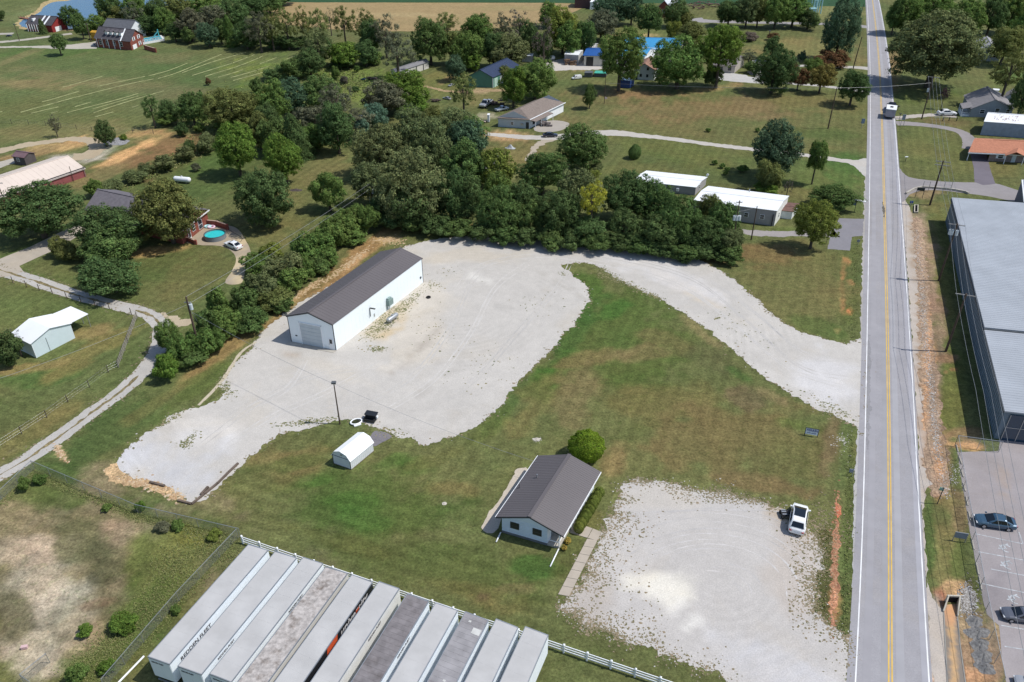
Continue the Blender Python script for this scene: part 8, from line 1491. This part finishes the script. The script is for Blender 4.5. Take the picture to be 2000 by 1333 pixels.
def frames(label, a, b, h, n=2, name='pipe_frame'):
    A, B = P(*a), P(*b); F = Fr(A, B-A, Vector((-(B-A).y, (B-A).x, 0))); l = (B-A).length; root = thing(name, label, 'frame', A)
    for x in (0, l): mb = MB(); mb.tube(F.pt(x, 0, 0), F.pt(x, 0, h), .05, n=6); mb.build('post', METAL, root)
    for k in range(n): mb = MB(); mb.tube(F.pt(0, 0, h-.1-k*.6), F.pt(l, 0, h-.1-k*.6), .03, n=5); mb.build('bar', METAL, root)
frames('tall pipe frame standing at the side road culvert, right one', (1839, 381), (1853, 382), 2.9, 3); frames('tall pipe frame standing at the side road culvert, middle one', (1800, 374), (1812, 375), 2.2, 1); 
def mailbox(px, py, label, m):
    q = P(px, py); root = thing('mailbox', label, 'mailbox', q); mb = MB(); mb.tube(q, q+Vector((0, 0, 1.0)), .06, n=6); mb.build('post', WPOST, root); mb = MB(); secs = [[(q.x+.3*math.cos(a)*0+dx, q.y+.14*math.cos(a), 1.08+.14*max(math.sin(a), -.5)) for a in [i*math.pi/4 for i in range(8)]] for dx in (-.32, .32)]; loft(mb, secs); mb.build('box', m, root)
mailbox(1768, 316, 'white mailbox on a dark post on the lawn edge', R_WHITE); mailbox(1753, 216, 'black mailbox above the short gravel drive', BLACK); mailbox(1757, 231, 'black mailbox at the mouth of the short gravel drive', BLACK); mailbox(1741, 133, 'dark mailbox in front of the huge tree', BLACK); mailbox(1731, 47, 'dark mailbox near the top of the highway', BLACK)
def culvert(label, pts, h):
    A, B, C = [P(*p) for p in pts]; F = Fr(A, B-A, C-B); W = (B-A).length; L = (C-B).length; root = thing('drain_box', label, 'drain', A); m = mat('pale_concrete', (.50, .46, .38), .9, amt=.12)
    for a0, a1, b0, b1 in ((0, W, 0, .14), (0, W, L-.14, L), (0, .14, .14, L-.14), (W-.14, W, .14, L-.14)): mb = MB(); fb(mb, F, a0, a1, b0, b1, 0, h); mb.build('wall', m, root)
    mb = MB(); fb(mb, F, .14, W-.14, .14, L-.14, .03, .05); mb.build('opening', mat('dark_hole', (.012, .01, .012), .9), root)
culvert('open concrete drain box on the stony shoulder', ((1784.5, 417), (1792.5, 417.5), (1793, 403)), .35)
def headwall():
    A, B = P(1848, 1176), P(1870, 1177); root = thing('culvert_headwall', 'concrete culvert headwall with a dark square mouth above the drainage channel', 'culvert', A); m = mat('pale_concrete', (.5, .46, .38)); F = Fr(A, B-A, Vector((-(B-A).y, (B-A).x, 0))); l = (B-A).length
    mb = MB(); fb(mb, F, -.1, l+.1, 0, .14, 0, .9); mb.build('lintel', m, root); mb = MB(); fb(mb, F, .1, l-.1, -.03, -.005, .03, .72); mb.build('opening', mat('dark_hole', (.012, .01, .012)), root)
    for s, e in ((0, P(1842, 1196)), (l, P(1870, 1205))): a = F.pt(s, 0); mb = MB(); G = Fr(a, e-a, Vector((-(e-a).y, (e-a).x, 0))); q = (e-a).length; mb.hexa([G.pt(0, -.06, 0), G.pt(q, -.06, 0), G.pt(q, .06, 0), G.pt(0, .06, 0), G.pt(0, -.06, .9), G.pt(q, -.06, .2), G.pt(q, .06, .2), G.pt(0, .06, .9)]); mb.build('wing_wall', m, root)
    for s in (1, -1):
        pts = [(1843, 1196), (1846, 1260), (1851, 1345)] if s < 0 else [(1870, 1205), (1875, 1260), (1887, 1345)]
        for p0, p1_ in zip(pts, pts[1:]): a, e = P(*p0), P(*p1_); G = Fr(a, e-a, Vector((-(e-a).y, (e-a).x, 0))); mb = MB(); fb(mb, G, 0, (e-a).length, -.05, .05, 0, .05); mb.build('channel_curb', mat('grey_concrete', (.26, .25, .23), .9), root)
headwall()
root = thing('road_curb', 'pale concrete wall curving beside the side road above the dark culvert', 'curb', P(1770, 381))
cp_ = [(1769, 380), (1785, 371), (1800, 367.5), (1815, 368), (1840, 370), (1865, 373), (1885, 377), (1891, 380)]
for a, b in zip(cp_, cp_[1:]): A, B = P(*a), P(*b); F = Fr(A, B-A, Vector((-(B-A).y, (B-A).x, 0))); mb = MB(); fb(mb, F, 0, (B-A).length+.03, -.16, .16, 0, .42); mb.build('segment', CONCR, root)
# walkway of separate slabs, wheel stops, concrete slabs by the channel
def slabs():
    root = thing('concrete_walkway', 'concrete slab walkway from the office porch along the gravel', 'walkway', P(1103, 1166)); a, b = P(1103, 1166), P(1163, 1040); d = b-a; F = Fr(a, Vector((1, 0, 0)), d); L = d.length; w_ = P(1111, 1166).x*0+1.25; F = Fr(P(1090, 1162), P(1111, 1166)-P(1090, 1162), P(1147, 1053)-P(1090, 1162)); L = (P(1147, 1053)-P(1090, 1162)).length; W = (P(1111, 1166)-P(1090, 1162)).length; m = mat('tan_concrete', (.40, .35, .29), .9, amt=.08, scale=1, bump=.15)
    n = 7
    for k in range(n): mb = MB(); fb(mb, F, 0, W, L*k/n+.02, L*(k+1)/n-.02, 0, .07); mb.build('slab', m, root)
    for q in (((1111, 1040), (1129, 1046), (1139, 1027), (1123, 1016)), ((1130, 1046.5), (1147, 1051.5), (1157, 1033), (1140, 1027.5)), ((1148, 1052), (1166, 1057), (1174, 1040), (1158, 1033.5))):
        mb = MB(); mb.hexa([P(*c) for c in q]+[P(*c)+Vector((0, 0, .07)) for c in q]); mb.build('slab', m, root)
slabs()
for k, (a, b) in enumerate((((1867.5, 870), (1871, 884)), ((1873, 893), (1878, 908)), ((1877, 918), (1881, 933)), ((1881, 944), (1885, 961)), ((1886, 971), (1890, 989)), ((1891, 1000), (1895, 1018)), ((1897, 1052), (1902, 1075)), ((1906, 1100), (1911, 1124)), ((1912, 1128), (1917, 1154)))):
    A, B = P(*a), P(*b); F = Fr(A, B-A, Vector((-(B-A).y, (B-A).x, 0))); l = (B-A).length; mb = MB(); mb.hexa([F.pt(0, -.09, .015), F.pt(l, -.09, .015), F.pt(l, .09, .015), F.pt(0, .09, .015), F.pt(.04, -.05, .15), F.pt(l-.04, -.05, .15), F.pt(l-.04, .05, .15), F.pt(.04, .05, .15)]); tag(mb.build('wheel_stop', CONCR), f'{ORD[k]} concrete wheel stop along the parking fence counted from the warehouse', 'wheel stop', 'wheel stops along the fence')
GS = mat('grey_slab', (.20, .195, .19), .95, amt=.4, scale=5, bump=.8)
for k, (cx, cy, r) in enumerate(((1903, 1214, .62), (1908, 1236, .74), (1913, 1259, .66), (1918, 1282, .72), (1923, 1304, .66))):
    heap(f'{ORD[k]} dark grey poured concrete lump beside the drainage channel from the top', cx, cy, r, .36, GS, 20+k, 'concrete_lump'); o = bpy.data.objects[[x.name for x in bpy.data.objects if x.name.startswith('concrete_lump')][-1]]; o['group'] = 'poured concrete lumps along the fence'; o['category'] = 'concrete lump'
# little wheeled frame next to the white hatchback
def cart():
    q = P(1533, 1008); root = thing('mower_cart', 'small dark wheeled frame in the shade left of the white hatchback', 'cart', q); mb = MB(); mb.box((q.x, q.y, .45), (1.0, .9, .12)); mb.build('deck', PLAS, root)
    for dx in (-.45, .45):
        for dy in (-.4, .4): mb = MB(); mb.tube((q.x+dx-.06, q.y+dy, .2), (q.x+dx+.06, q.y+dy, .2), .2, n=12); mb.build('wheel', TIRE, root)
    for dy in (-.3, .1, .35): mb = MB(); mb.box((q.x-.2, q.y+dy, .56), (.5, .14, .06)); mb.build('bar', METAL, root)
    mb = MB(); mb.tube((q.x+.4, q.y, .5), (q.x+.5, q.y, 1.0), .04); mb.build('handle', PLAS, root)
cart()
mb = MB(); q = P(49, 1267); mb.box((q.x, q.y, .2), (.55, .3, .3), .2); tag(mb.build('paper_sign', mat('pink_white_card', (.6, .42, .42), .7)), 'small pink and white card lying in the weedy yard', 'litter')
mb = MB(); mb.tube(P(282, 1284)+Vector((0, 0, .15)), P(228, 1340)+Vector((0, 0, .15)), .09, n=8); tag(mb.build('white_beam', W_VINYL), 'long white beam lying beside the first semi trailer', 'beam')
bpy.context.view_layer.update()
